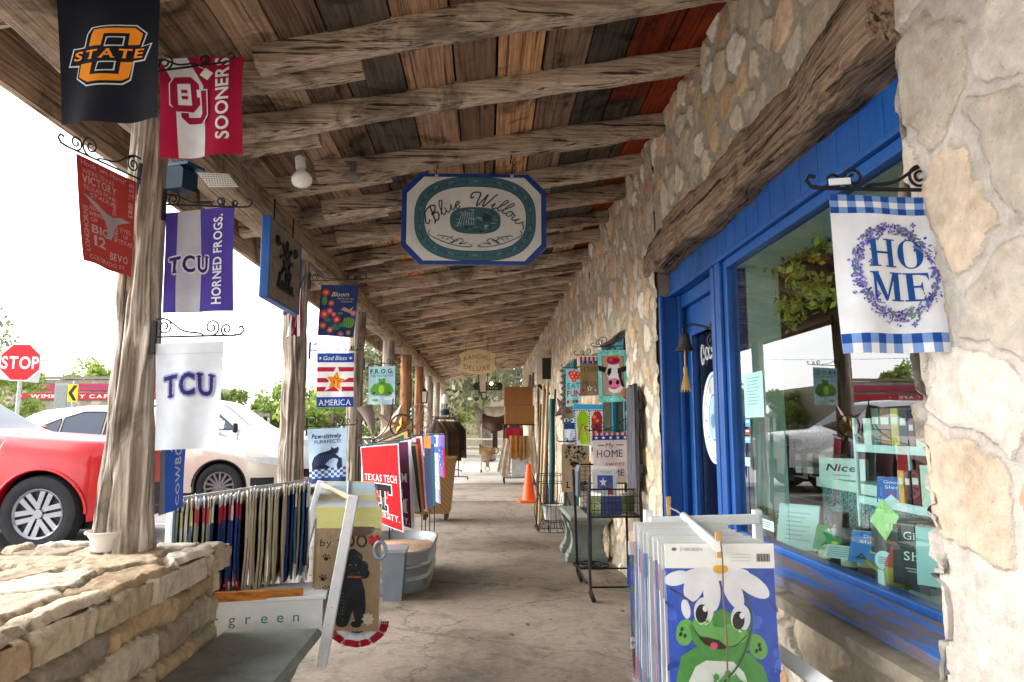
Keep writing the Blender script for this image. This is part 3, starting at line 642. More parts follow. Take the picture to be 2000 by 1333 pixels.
# ================================================================== cedar posts
def post(y, z0, z1, r0, r1, seed, label, x=-1.56, n=(150, 72), g=.16, m=None, hollows=()):
    H = z1 - z0; Z = np.linspace(0, 1, n[0]); A = np.linspace(0, 2 * np.pi, n[1], endpoint=False); ZZ, AA = np.meshgrid(Z, A, indexing='ij'); ca, sa = np.cos(AA), np.sin(AA); h = ZZ * H
    r = r1 + (r0 - r1) * (1 - ZZ) ** 1.2 + .018 * np.exp(-h * 6)
    tw = AA + .5 * (fbm(h * .8, h * 0, seed=seed) - .5)
    r = r * (1 + g * 2.2 * (fbm(np.cos(tw) * 1.7 + 3, np.sin(tw) * 1.7 + 3, h * .5, seed) - .5))
    rid = np.abs(fbm(np.cos(tw) * 4.5 + 9, np.sin(tw) * 4.5 + 9, h * .7, seed + 4) - .5) * 2
    r = r - g * .3 * np.maximum(0, .25 - rid) / .25 * .3 * r0 * 2.2
    fib = fbm(np.cos(tw) * 14 + 9, np.sin(tw) * 14 + 9, h * 1.6, seed + 8, 3) - .5; r = r * (1 + .16 * fib)
    rr = random.Random(seed)
    for _ in range(5):
        kz, ka, d = rr.uniform(.1, .9) * H, rr.uniform(0, 6.28), rr.choice((-1, 1, 1.3)); da = np.angle(np.exp(1j * (AA - ka)))
        r = r - d * .22 * r0 * np.exp(-((h - kz) / .12) ** 2 - (da / .38) ** 2)
    for _ in range(9):
        ka, z0_, L_ = rr.uniform(0, 6.28), rr.uniform(-.1, .8) * H, rr.uniform(.25, .7) * H; da = np.angle(np.exp(1j * (tw - ka - .25 * np.sin(h * 2.3 + ka))))
        r = r - rr.uniform(.12, .3) * r0 * np.exp(-(da / rr.uniform(.045, .09)) ** 2) * np.clip(1 - np.abs((h - z0_ - L_ / 2) / (L_ / 2)) ** 4, 0, 1)
    for (kz, ka, lz, la, dd) in hollows:
        da = np.angle(np.exp(1j * (AA - ka - .5 * (h - kz)))); q = (h - kz) / lz
        r = r - dd * np.exp(-q ** 4 - (da / la) ** 4) + dd * .45 * np.exp(-(q / 1.35) ** 4 - ((np.abs(da) - la * 1.5) / (la * .6)) ** 2)
    wx = (fbm(h * .7, h * 0 + seed, seed=seed + 1) - .5) * .06 * (r0 / .13); wy = (fbm(h * .7, h * 0 + seed + 50, seed=seed + 2) - .5) * .06
    V = np.stack([x + wx + r * ca, y + wy + r * sa, z0 - .01 + h], -1).reshape(-1, 3); k = n[1]
    i = np.arange((n[0] - 1) * k); a, c = i // k, i % k; c2 = (c + 1) % k
    o = npmesh('cedar_post', V, np.stack([a * k + c, a * k + c2, (a + 1) * k + c2, (a + 1) * k + c], 1), m or W_POST, loc=(x, y, z0))
    return props(o, label, 'post', 'cedar posts of the porch')
W_RED = wood('reddish_cedar_post', 2, '#5a3520', '#a2714c', '#c39a76', grain=.6, stain=.5)
post(2.96, .82, 2.72, .098, .076, 11, 'thick gnarled cedar post rising from the low stone wall beside the white bowl', n=(280, 150), g=.34, x=-1.505, hollows=[(.66, -1.25, .2, .22, .05), (.3, -.75, .16, .16, .03), (1.2, -1.6, .12, .3, .028), (.95, -.5, .14, .14, .03), (1.55, -1.0, .16, .2, .028), (.12, -1.9, .16, .18, .03)])
post(5.6, 0, 2.72, .105, .085, 12, 'cedar post carrying the small striped flag, beside the blue edged carved sign', n=(190, 90), g=.24, hollows=[(1.6, -1.2, .3, .25, .03), (.9, -.8, .2, .2, .025)])
post(8.1, 0, 2.72, .1, .09, 13, 'cedar post directly behind the GOD BLESS AMERICA flag', n=(120, 60))
post(10.7, 0, 2.72, .095, .09, 14, 'cedar post just behind the frog flag', n=(80, 40))
post(13.1, 0, 2.72, .13, .11, 15, 'reddish cedar post behind the metal barn star', n=(70, 36), m=W_RED)
post(15.6, 0, 2.72, .12, .1, 16, 'reddish cedar post with a wagon wheel leaning at its foot', n=(60, 30), m=W_RED)
post(18.3, -.02, 2.72, .12, .1, 17, 'grey cedar post far down the porch beside the coat rack', n=(60, 30))
post(21.0, -.02, 2.72, .11, .1, 18, 'last but one cedar post of the porch, beyond the coat rack', n=(50, 26))
post(23.8, -.02, 2.72, .11, .1, 19, 'last cedar post, at the very end of the porch', n=(50, 26))
# ================================================================== low stone wall
low = thing('low_stone_wall', 'low coursed stone wall with a flagstone cap at the edge of the walk', 'wall', (-1.6, 1.5, 0))
KP = [hx(c) for c in ('#b5a68c', '#a39887', '#c2b396', '#a89c88', '#b59c78', '#cabfa8', '#968d80')]
kmat = stonemat('coursed_stone', '#988a74', mw=.006, bs=.5)
stone_panel('wall', (-1.2, -1.2, 0), (0, 1, 0), (0, 0, 1), (1, 0, 0), 4.35, .74, .0095, kmat, low, depth=.034, kind='course', seed=8, cell=.17, mw=.014, pal=KP, skip=.0)
stone_panel('wall', (-1.98, 3.15, 0), (1, 0, 0), (0, 0, 1), (0, 1, 0), .78, .74, .014, kmat, low, depth=.03, kind='course', seed=9, cell=.17, mw=.014, pal=KP, skip=0)
stone_panel('wall', (-1.98, -1.2, -.03), (0, 1, 0), (0, 0, 1), (-1, 0, 0), 4.35, .77, .03, kmat, low, depth=.03, kind='course', seed=10, cell=.17, mw=.014, pal=KP, skip=0)
def capedge(X, U, V, D):
    k = np.minimum(np.minimum(U, .86 - U), np.minimum(V, 4.42 - V)); e = fbm(U * 6, V * 6, seed=77) - .5
    X[..., 0] += np.where(U > .83, e * .05, np.where(U < .03, e * .05, 0)); X[..., 1] += np.where(V > 4.38, e * .05, 0)
    X[..., 2] -= np.where(k < .02, (.02 - k) * 1.2, 0); return X
CP = [hx(c) for c in ('#c6b69c', '#cdc2b0', '#b5a48a', '#d4cab8', '#bdae98', '#b79f80')]
cmat = stonemat('flagstone_cap', '#a1917a', mw=.012, bs=.55)
stone_panel('cap', (-2.02, -1.24, .80), (1, 0, 0), (0, 1, 0), (0, 0, 1), .86, 4.42, .0105, cmat, low, depth=.022, kind='rubble', seed=18, cell=.24, an=(1.1, 1.2), pal=CP, rag=capedge, skip=.0, mw=.014)
# cap stone edges facing the walk and the end
def capside(name, O, ux, nrm, w, seed):
    stone_panel(name, O, ux, (0, 0, 1), nrm, w, .085, .0095, kmat, low, depth=.032, kind='course', seed=seed, cell=.2, mw=.012, pal=CP, skip=0, ov=.2)
capside('cap_edge', (-1.165, -1.2, .715), (0, 1, 0), (1, 0, 0), 4.38, 27); capside('cap_edge', (-2.0, 3.172, .715), (1, 0, 0), (0, 1, 0), .84, 28)
b = MB(); b.box((-1.985, -1.2, -.03), (-1.21, 3.14, .715)); b.box((-2.0, -1.22, .72), (-1.18, 3.16, .79)); b.build('wall_core', mort, low)
# ================================================================== flags, signs and their brackets
def fsurf(TL, TR, BR, BL, amp=.005, ph=0, face=None):
    TL, TR, BR, BL = map(Vector, (TL, TR, BR, BL)); n = (TR - TL).cross(BL - TL).normalized()
    if n.dot(EYE - (TL + BR) / 2) < 0: n = -n
    def f(u, v, l):
        p = (TL * (1 - u) + TR * u) * (1 - v) + (BL * (1 - u) + BR * u) * v
        w = amp * max(v, 0) ** .6 * math.sin(u * 9 + v * 2.2 + ph) + amp * .5 * math.sin(u * 4 - v * 3 + ph * 2)
        return p + n * (w + l)
    return f
def flag(label, px, art, amp=.005, group=None, name='garden_flag', cat='flag'):
    """px: four corners from upper left clockwise, each (pixel x, pixel y, depth in metres down the walk)"""
    P = [aty(*q) for q in px]; s = fsurf(*P, amp=amp * 1.7, ph=rnd.random() * 6)
    return props(art.build(name, s, loc=(P[0] + P[1]) / 2), label, cat, group)
def hanger(label, a, b, up=.09, mount=.14, flip=False, r=.0042, two=True, group='scrolled iron flag brackets'):
    """iron garden-flag bracket: bar from the mount a to the tip b, curls above, hook at the tip"""
    a, b = Vector(a), Vector(b); d = (b - a); L = d.length; d.normalize(); z = Vector((0, 0, 1)); sg = -1 if flip else 1
    m = MB().mat(IRON()); m.tube([a, b], r, 6)
    m.tube([b - d * .01, b + d * .02 + z * .004, b + d * .035 + z * .02, b + d * .025 + z * .036, b + d * .01 + z * .032], r, 6)
    zz = z * sg
    c0 = a + d * (L * .18) + zz * up * .45
    m.tube(crom([a + zz * up * .9, a + d * L * .14 + zz * up * .85, a + d * L * .34 + zz * up * .3, a + d * L * .55 + zz * .012, a + d * L * .6 + zz * .004], 6), r * .9, 6)
    m.tube(spiral(a + d * .04 + zz * up * .5, .034, .008, 1.6, -1.6, d, zz), r * .8, 6)
    m.tube(spiral(a + d * L * .70 + zz * up * .42, up * .42, .008, -1.57, 1.5, d, zz), r * .85, 6)
    if two: m.tube(spiral(a + d * L * .88 + zz * up * .30, up * .3, .007, -1.57, -1.4, d, zz), r * .85, 6)
    o = m.build('flag_bracket', None, loc=a, smooth=60)
    q = MB(); q.cbox(a - d * .004, (.014, .014, mount)); q.build('mounting_plate', IRON(), o)
    return props(o, label, 'bracket', group)
WHT = '#e9ebee'
# ---- orange O STATE on black
def z1(x, y): return ((x - 350) / 6.8, (y + 196) / 6.57)
A = Art(100, 150, '#12151d')
A.poly([z1(*p) for p in ((580, 165), (880, 158), (950, 215), (915, 297), (985, 283), (930, 395), (855, 400), (825, 515), (770, 545), (535, 555), (460, 495), (475, 415), (405, 412), (440, 290), (520, 288), (545, 205))], '#d8d8d8')
A.up().poly([z1(*p) for p in ((590, 173), (877, 166), (940, 217), (903, 305), (972, 292), (922, 387), (848, 392), (818, 510), (766, 537), (538, 547), (468, 492), (483, 407), (415, 404), (448, 298), (528, 296), (553, 208))], '#15161c')
A.up().poly([z1(*p) for p in ((600, 185), (872, 180), (920, 220), (895, 290), (820, 292), (835, 215), (670, 218), (645, 292), (560, 290), (582, 215))], '#e88a1e')
A.poly([z1(*p) for p in ((498, 402), (580, 402), (562, 480), (750, 480), (768, 402), (848, 400), (812, 500), (765, 520), (545, 528), (482, 488))], '#e88a1e')
for x0, y0 in ((665, 240), (600, 400)):
    A.poly([z1(*p) for p in ((x0 + 20, y0), (x0 + 140, y0 - 3), (x0 + 125, y0 + 58), (x0, y0 + 62))], '#d0d0d0'); A.up().poly([z1(*p) for p in ((x0 + 28, y0 + 7), (x0 + 130, y0 + 5), (x0 + 118, y0 + 52), (x0 + 9, y0 + 55))], '#15161c'); A.z -= 1
A.up().up().text('STATE', *z1(692, 347), 9, '#ee8f2a', w=70, bold=1, shear=.28, serif=.6)
flag('black flag with a large orange O STATE emblem', [(107, -48, 2.1), (313, -52, 2.1), (312, 233, 2.1), (117, 242, 2.1)], A, .008)
hanger('iron bracket holding the black flag, high in the roof corner', aty(330, -47, 2.1) + Vector((.03, 0, 0)), aty(100, -49, 2.1))
# ---- crimson and white OU SOONERS
def z2(x, y): return ((x - 1050) / 5.4, (y - 375) / 5.4)
A = Art(100, 124, '#a3153a')
A.poly([z2(*p) for p in ((1060, 375), (1240, 375), (1330, 560), (1330, 1040), (1155, 1040), (1155, 560))], '#e6e8ea')
A.up().poly([z2(*p) for p in ((1150, 500), (1262, 497), (1312, 548), (1312, 690), (1262, 742), (1190, 745), (1115, 690), (1115, 545))], '#eceef0')
A.up().poly([z2(*p) for p in ((1155, 507), (1258, 504), (1304, 552), (1304, 686), (1258, 735), (1160, 735), (1123, 686), (1123, 549))], '#a3153a')
A.up().poly([z2(*p) for p in ((1172, 552), (1252, 550), (1252, 690), (1172, 690))], '#e8eaec'); A.up().rect(*z2(1195, 590), *z2(1232, 612), '#a3153a').rect(*z2(1195, 630), *z2(1232, 652), '#a3153a')
A.up().poly([z2(*p) for p in ((1290, 590), (1362, 590), (1362, 765), (1318, 825), (1225, 825), (1180, 775), (1180, 735), (1240, 735), (1240, 765), (1300, 765), (1310, 745), (1310, 640), (1290, 640))], '#eceef0')
A.up().poly([z2(*p) for p in ((1316, 598), (1354, 598), (1354, 762), (1314, 817), (1229, 817), (1188, 773), (1188, 742), (1232, 742), (1232, 773), (1304, 773), (1318, 748), (1318, 598))], '#a3153a')
A.text('SOONERS', z2(1465, 0)[0], 54, 17, WHT, w=103, bold=1, rot=-math.pi / 2)
flag('crimson and white OU SOONERS flag with a small paper tag, beside the black flag', [(307, 115, 2.6), (477, 113, 2.55), (471, 299, 2.6), (319, 313, 2.6)], A, .009)
hanger('thin iron bracket across the top of the crimson flag', aty(300, 140, 2.52), aty(440, 122, 2.52), two=False, up=.05)
b = MB(); c = aty(403, 145, 2.5); b.cbox(c, (.035, .002, .035), Matrix.Rotation(.6, 4, 'Y')); b.tube([c + Vector((-.01, 0, .02)), c + Vector((-.035, .01, .035))], .0012, 5)
props(b.build('price_tag', paint('#d8d4cc'), loc=c), 'small square paper price tag dangling on the crimson flag', 'tag')
# ---- burnt red longhorn word flag
A = Art(100, 150, '#74241f'); LG = '#cfc6c0'
for t, x, y, h, w in (("Hook 'em, Horns!", 44, 8, 8, 74), ("WE'RE TEXAS", 34, 20, 7, 52), ('VICTORY', 36, 31, 12, 58), ('TEXAS FIGHT', 36, 43, 7, 56), ('STADIUM', 40, 52, 7, 44), ('AUSTIN', 28, 70, 7, 26), ('WINNER', 28, 79, 6, 28), ('OF', 22, 87, 6, 10), ('BIG', 34, 100, 12, 34), ('12', 32, 116, 15, 24), ('BEVO', 72, 128, 11, 34), ('EYES', 84, 84, 7, 18), ('OF', 84, 93, 6, 9), ('TEXAS', 84, 102, 7, 26), ('COLORADO ST.', 48, 141, 6, 74)):
    A.text(t, x, y, h, LG, w=w, bold=h > 9)
A.text('EST. 1883', 92, 34, 8, LG, w=52, rot=math.pi / 2, bold=1).text('LONG', 62, 55, 8, LG, w=24, rot=math.pi / 2, bold=1).text('HORNS', 66, 92, 7, LG, w=26, rot=math.pi / 2, bold=1).text('LONGHORNS', 9, 102, 7, LG, w=64, rot=-math.pi / 2)
A.up().poly([(6, 52), (20, 58), (36, 68), (46, 71), (60, 71), (74, 66), (92, 68), (80, 73), (70, 78), (64, 84), (60, 98), (56, 106), (50, 106), (47, 96), (42, 84), (34, 76), (18, 64)], '#c5c2c4')
flag('brick red word-covered flag with a pale longhorn head', [(147, 300, 2.56), (268, 356, 2.86), (253, 543, 2.86), (165, 508, 2.56)], A, .004)
hanger('scrolled iron bracket on the street side of the gnarled post above the brick red flag', aty(272, 350, 2.87), aty(128, 285, 2.5), up=.1)
# ---- purple TCU HORNED FROGS, white TCU, COWBOYS
def tcu(A, cx, cy, w, h, c, halo):
    fn = lambda X, Y: (cx + X, cy + Y + X * X * .012 * 20 / w)
    A.text('TCU', 0, 0, h, c, w=w, bold=1, serif=1.3, fn=fn, halo=(halo[0], halo[1] + 1.2)); A.text('TCU', 0, 0, h, c, w=w, bold=1, serif=1.3, fn=fn, halo=(c, .9))
A = Art(100, 150, '#4b3c92'); A.rect(18, 0, 51, 150, '#b9b9c0').up().up(); A.z += 1; tcu(A, 36, 78, 54, 24, '#4b3f7c', ('#cfcdda', 1.6)); A.text('HORNED FROGS.', 77, 75, 14, WHT, w=130, rot=-math.pi / 2, bold=1)
flag('purple TCU HORNED FROGS flag with a grey stripe on the gnarled post', [(322, 416, 2.92), (460, 404, 2.86), (453, 607, 2.86), (322, 613, 2.92)], A, .006)
hanger('scrolled iron bracket above the purple flag', aty(322, 400, 2.92), aty(478, 405, 2.84), up=.05)
A = Art(100, 150, '#ccd0d6'); A.rect(0, 15.5, 100, 16.2, '#b4b8c0').up().up(); A.z += 1; tcu(A, 51, 58, 76, 31, '#463f86', ('#9c9cc0', 1.6))
flag('white TCU flag with purple arched letters, on the gnarled post', [(303, 672, 2.86), (437, 667, 2.80), (430, 875, 2.80), (300, 880, 2.86)], A, .006)
hanger('scrolled iron bracket above the white TCU flag, on the gnarled post', aty(303, 659, 2.86), aty(461, 655, 2.79), up=.085)
A = Art(100, 200, '#1f3d7e'); A.rect(0, 0, 22, 200, '#8f97a4').up().star(20, 50, 44, '#e6e8ee').up().star(20, 50, 36, '#1f3d7e'); A.text('COWBOYS', 66, 112, 30, WHT, w=160, rot=-math.pi / 2, bold=1)
flag('narrow navy COWBOYS flag with a star, half hidden below the white TCU flag', [(309, 800, 3.02), (370, 800, 3.3), (358, 990, 3.3), (311, 1008, 3.02)], A, .004)
# ---- flags on the next posts
A = Art(100, 145, '#26335e')
for x, y, r, c in ((14, 22, 12, '#c8472e'), (30, 52, 9, '#d9572f'), (14, 84, 15, '#b9415a'), (28, 74, 10, '#d0526a'), (50, 98, 13, '#c43040'), (40, 84, 8, '#c7505a'), (12, 116, 11, '#c8563a'), (34, 128, 9, '#cc5a3c'), (64, 138, 10, '#a55a96'), (92, 78, 9, '#b66f9c'), (84, 132, 8, '#8b8f6a')):
    A.star(x, y, r, c, .72, n=9); A.up().ell(x, y, r * .4, r * .4, '#e2a04a', n=10); A.z -= 1
for x, y, rx, ry, c in ((82, 104, 16, 15, '#5f9440'), (12, 46, 7, 13, '#5a8a4a'), (50, 120, 12, 8, '#3f7a58'), (66, 112, 9, 6, '#4a8a6a'), (24, 100, 10, 5, '#3d6e4a'), (58, 80, 8, 4, '#4f7d6a')): A.ell(x, y, rx, ry, c)
for q in range(5): A.up().stroke([(70 + q * 6, 92), (72 + q * 5, 118)], 1.2, '#9cc46a'); A.z -= 1
A.poly([(66, 62), (80, 68), (92, 60), (86, 72), (96, 76), (82, 78), (58, 70)], '#cda886'); A.up().text('Bloom', 54, 26, 13, '#d9cf9e', w=46, shear=.3); A.text('where you are', 68, 38, 5, '#c9c5a6', w=44).text('planted', 72, 46, 5, '#c9c5a6', w=28)
flag('dark blue Bloom flag covered in red flowers and cactus', [(628, 557, 5.5), (701, 557, 5.5), (690, 660, 5.5), (620, 655, 5.5)], A)
hanger('iron bracket above the dark blue flower flag', aty(606, 549, 5.55), aty(708, 546, 5.5), up=.05)
A = Art(100, 145, '#e4e2e0')
for y in (39, 68, 92): A.rect(0, y - 1, 100, y + 11, '#b32038')
A.rect(0, 0, 100, 25, '#24489a').rect(0, 118, 100, 145, '#24489a').up().text('God Bless', 50, 13, 12, WHT, w=64, shear=.3).star(9, 14, 5, WHT).star(91, 14, 5, WHT).text('AMERICA', 50, 132, 16, WHT, w=88, serif=1)
A.star(50, 72, 42, '#ebe6dc', .42, .15).up().star(51, 76, 27, '#e08a1e', .5, .15).up()
for q in range(16): a = q * 2.4; A.ell(52 + 12 * math.cos(a) * (q % 3) / 2, 76 + 12 * math.sin(a) * (q % 4) / 3, 3.2, 2.2, ('#f0b62c', '#b8441c', '#d96a1a')[q % 3], rot=a, n=8)
flag('striped God Bless AMERICA flag with an orange star', [(619, 690, 5.5), (692, 690, 5.45), (690, 795, 5.45), (619, 796, 5.5)], A, .003)
hanger('iron bracket above the God Bless AMERICA flag', aty(606, 685, 5.55), aty(700, 684, 5.45), up=.06)
A = Art(100, 145, '#aec6dc')
A.rect(0, 106, 100, 145, '#3a5f9e').up()
for i in range(12):
    for j in range(4):
        if (i + j) % 2 == 0: A.rect(i * 8.4, 106 + j * 7, i * 8.4 + 8.4, 113 + j * 7, '#c9d6ea')
A.up().rect(0, 132, 100, 145, '#2c4c86')
BK = '#232c44'; A.poly([(10, 108), (9, 92), (16, 76), (30, 66), (46, 62), (58, 58), (60, 50), (65, 55), (72, 54), (77, 50), (78, 58), (76, 66), (70, 70), (84, 82), (82, 86), (66, 80), (56, 84), (44, 96), (56, 104), (52, 108)], BK).poly([(76, 108), (74, 98), (78, 88), (76, 78), (80, 82), (86, 80), (88, 84), (88, 94), (90, 106), (84, 109)], BK)
for q in range(9): A.up().stroke([(16 + q * 5, 98), (22 + q * 5, 70)], .7, '#5c6f9c'); A.z -= 1
A.text('Paw-sitively', 48, 20, 12, BK, w=72, shear=.15, bold=1).text('PURRFECT!', 50, 35, 10, BK, w=64)
flag('pale blue Paw-sitively PURRFECT! flag with cat silhouettes', [(600, 839, 5.35), (678, 835, 5.3), (676, 940, 5.3), (605, 946, 5.35)], A, .007)
hanger('low iron bracket above the pale blue cat flag', aty(600, 834, 5.4), aty(690, 830, 5.3), up=.09)
A = Art(100, 145, '#9fc6cf'); A.rect(0, 104, 100, 145, '#b9d4de').text('F.R.O.G.', 50, 18, 17, '#1e2a26', w=86, bold=1).text('Fully Rely On God', 50, 35, 9, '#26352e', w=82).ell(50, 104, 40, 11, '#33502f')
A.up().poly([(50, 48), (60, 54), (64, 64), (80, 66), (92, 84), (94, 100), (76, 96), (70, 110), (30, 110), (24, 96), (6, 100), (8, 84), (20, 66), (36, 64), (40, 54)], '#5c9a34').up().ell(50, 88, 11, 17, '#a9cf4a').ell(42, 52, 6, 6, '#6fb03c').ell(58, 52, 6, 6, '#6fb03c').ell(50, 64, 13, 5, '#4a842c').up().ell(42, 51, 2.5, 2.5, '#111').ell(58, 51, 2.5, 2.5, '#111'); A.ell(74, 124, 16, 6, '#e6eaee').ell(26, 128, 12, 5, '#7ba23a')
flag('light blue F.R.O.G. flag with a sitting green frog', [(720, 717, 7.9), (772, 715, 7.85), (771, 790, 7.85), (720, 791, 7.9)], A, .003)
hanger('iron bracket above the light blue frog flag', aty(712, 712, 7.95), aty(778, 710, 7.85), up=.07)
# small striped flag on a short pole
t = thing('striped_flag', 'small red and white striped flag draped on a short pole fixed to a cedar post', 'flag', aty(588, 545, 5.45))
b = MB().mat(flat('grey_pole', '#6c7078', metal=.5, rough=.4)); b.tube([aty(594, 540, 5.5), aty(556, 612, 5.2)], .008, 8); b.lathe([(0, -.02), (.02, -.012), (.022, .01), (.0, .02)], 10, aty(556, 612, 5.2)); b.build('flag_pole', None, t, smooth=50)
A = Art(100, 160, '#c9c4c6')
for q in range(7): A.rect(q * 15.4, 0, q * 15.4 + 8, 160, '#a52a44')
A.up().rect(0, 0, 42, 34, '#2e3a66')
P = [aty(*q) for q in ((566, 592, 5.25), (590, 560, 5.42), (583, 650, 5.40), (562, 655, 5.25))]
def fold(u, v, l, s=fsurf(*P, amp=0)): return s(u, v, l) + Vector((.02 * math.sin(u * 13 + v * 2) * v, -.03 * math.sin(u * 9 + 1) * (.3 + v), -.03 * math.sin(u * 9) * v))
A.build('cloth', fold, t)
# ---- carved dark sign with blue edges under the beam
t = thing('carved_sign', 'dark carved hanging sign with a bright blue edge under the eave beam', 'sign', (-1.36, 4.55, 2.6))
zt = aty(527, 425, 4.22).z; zq = aty(527, 577, 4.22).z; X0 = -1.36
fr = bluepart('board', [((X0 - .055, 4.22, zq), (X0 - .004, 4.9, zt))], t, flat('dark_carved_board', '#847868', rough=.7, var=.3, scale=14, bmp=.3))
bluepart('edge_trim', [((X0 - .06, 4.205, zq - .012), (X0, 4.22, zt + .012)), ((X0 - .06, 4.9, zq - .012), (X0, 4.915, zt + .012)), ((X0 - .06, 4.22, zq - .014), (X0, 4.9, zq - .002))], t)
m = MB().mat(flat('black_scrollwork', '#16161a', rough=.5))
yy, zz = Vector((0, 1, 0)), Vector((0, 0, 1)); C = Vector((X0 + .004, 4.55, (zt + zq) / 2 + .04))
m.tube(spiral(C, .06, .06, 0, 1, yy, zz, 20), .01, 5); m.tube(spiral(C, .032, .004, 0, 2, yy, zz), .008, 5)
for k in range(8): a = k * math.pi / 4; d = yy * math.cos(a) + zz * math.sin(a); m.tube([C + d * .07, C + d * .11 + zz * .01, C + d * .15], [.009, .016, .004], 5)
for k in range(5): p0 = C + yy * (-.17 + k * .07) - zz * .20; m.tube(crom([p0, p0 + zz * .05 + yy * .02, p0 + zz * (.10 if k in (0, 3) else .05) + yy * .035, p0 + yy * .04 + zz * .01, p0 + yy * .065], 5), .009, 5)
for sx in (-1, 1): m.tube(spiral(C + yy * .2 * sx + zz * .1, .04, .006, 0, 1.6 * sx, yy, zz), .008, 5)
m.build('carved_lettering', None, t, smooth=60)
for y0 in (4.35, 4.78):
    b = MB(); b.tube([(X0 - .03, y0, zt), (X0 - .03, y0, zt + .16)], .006, 6); b.build('hanging_hook', IRON(), t)
# ---- Blue Willow sign
def bw(px, py): return aty(px, py, 4.55)
t = thing('shop_sign', 'eight-sided cream Blue Willow sign with a navy rim, hanging from a rafter', 'sign', bw(926, 345))
c = bw(926, 428); w, h = (bw(1068, 428) - bw(785, 428)).length, (bw(926, 340) - bw(926, 517)).length; ch = .125 * w
out = lambda w, h, k: [(-w / 2 + k, -h / 2), (w / 2 - k, -h / 2), (w / 2, -h / 2 + k), (w / 2, h / 2 - k), (w / 2 - k, h / 2), (-w / 2 + k, h / 2), (-w / 2, h / 2 - k), (-w / 2, -h / 2 + k)]
b = MB(); b.prism(out(w, h, ch), c + Vector((0, .03, 0)), (1, 0, 0), (0, 0, 1), (0, -.03, 0)); b.build('board', flat('navy_gloss_rim', '#123a86', rough=.35), t)
A = Art(100, 62.5, '#123a86'); A.maxe = 30
A.poly([(50 + x * 100 / w, 31.2 - y * 100 / w) for x, y in out(w * .928, h * .892, ch * .93)], '#d6d2c9'); TQ = '#3d6671'
A.up().ring(50.8, 31.2, 41.5, 28.6, 6.2, TQ, n=64, p=2.6); A.up()
for q in range(72):
    a = q * 2 * math.pi / 72; cc, ss = math.cos(a), math.sin(a); rx, ry = 38.4, 25.5; p = 2 / 2.6
    x, y = 50.8 + rx * math.copysign(abs(cc) ** p, cc), 31.2 + ry * math.copysign(abs(ss) ** p, ss)
    if q % 2: A.star(x, y, 2.2, '#2c4f63', .35, a, 4)
    else: A.stroke([(x - 1.8 * ss, y + 1.8 * cc), (x, y - .9), (x + 1.8 * ss, y - 1.8 * cc)], .5, '#7c9ba0' if q % 4 else '#213c5c')
A.ring(50.8, 31.2, 42, 29.1, .6, '#23404a', n=64, p=2.6).ring(50.8, 31.2, 35.6, 22.7, .6, '#23404a', n=64, p=2.6)
A.poly([(50.8 + 17.5 * math.copysign(abs(math.cos(a)) ** .72, math.cos(a)), 32.5 + 9.2 * math.copysign(abs(math.sin(a)) ** .72, math.sin(a))) for a in [i * math.pi / 24 for i in range(48)]], '#35585f'); A.up()
for q in range(90):
    x, y = rnd.uniform(36, 66), rnd.uniform(25, 40)
    if ((x - 50.8) / 16.5) ** 2 + ((y - 32.5) / 8.4) ** 2 < .9: A.ell(x, y, rnd.uniform(.6, 2.6), rnd.uniform(.25, .6), rnd.choice(('#5f828a', '#7e9aa0', '#24464e', '#8aa4a4', '#1f3c46')), n=8)
A.up()
for q in range(7): A.stroke([(42 + q * 1.2, 27), (38.5 + q * 1.9, 37 - q * .3)], .45, '#9fb4b4')
A.rect(56, 30, 62, 33, '#1c343d').poly([(55, 30), (59, 27.5), (63, 30)], '#1c343d').rect(57, 35.5, 60, 36.6, '#9fb4b4')
# script lettering along an arc
INK = '#2a3346'; SCR = {
 'B': [[(.25, .98), (.2, .5), (.08, .02), (-.05, -.05)], [(-.28, .62), (-.1, .92), (.3, 1.0), (.5, .8), (.36, .58), (.12, .5), (.44, .44), (.5, .18), (.3, -.02), (.08, .1)], [(-.28, .62), (-.42, .4), (-.3, .25), (-.12, .36)]],
 'l': [[(0, .1), (.2, .5), (.3, .85), (.2, .98), (.12, .7), (.1, .2), (.2, 0), (.36, .14)]], 'u': [[(0, .42), (.06, .12), (.18, 0), (.34, .2), (.4, .44), (.4, .12), (.5, 0), (.6, .12)]],
 'e': [[(0, .14), (.26, .3), (.26, .44), (.12, .42), (.06, .16), (.18, 0), (.36, .14)]], 'i': [[(0, .14), (.14, .44), (.12, .12), (.2, 0), (.34, .14)], [(.22, .62), (.25, .66)]],
 'o': [[(.26, .42), (.08, .38), (.04, .1), (.2, 0), (.34, .16), (.26, .42), (.38, .34), (.5, .38)]], 'w': [[(0, .42), (.04, .1), (.16, 0), (.3, .2), (.34, .42), (.34, .1), (.46, 0), (.62, .2), (.62, .44), (.76, .3), (.95, .28), (1.1, .1)]],
 'W': [[(-.3, .7), (-.2, .95), (.05, 1.0), (.22, .9), (.2, .4), (.22, 0), (.5, .5), (.62, .92), (.6, .4), (.64, 0), (.9, .5), (1.02, 1.0), (1.1, 1.08)], [(-.3, .7), (-.22, .58), (-.08, .66)]]}
def arcxy(s, r, cx=50.8, cy=57.5, R=35): a = s / R; return (cx + (R + r) * math.sin(a) * 1.07, cy - (R + r) * math.cos(a))
def script(word, s0, k, adv):
    s = s0
    for ch in word:
        for ln in SCR[ch]: A.stroke([arcxy(s + x * k + y * k * .22, y * k) for x, y in ln], [.75] if ch.islower() else [.95], INK, 5)
        s += adv[ch] * k
ADV = dict(B=.62, l=.36, u=.6, e=.42, i=.38, o=.48, w=.9, W=1.12)
script('Blue', -29.5, 10.2, ADV); script('Willow', -1.2, 9.6, ADV)
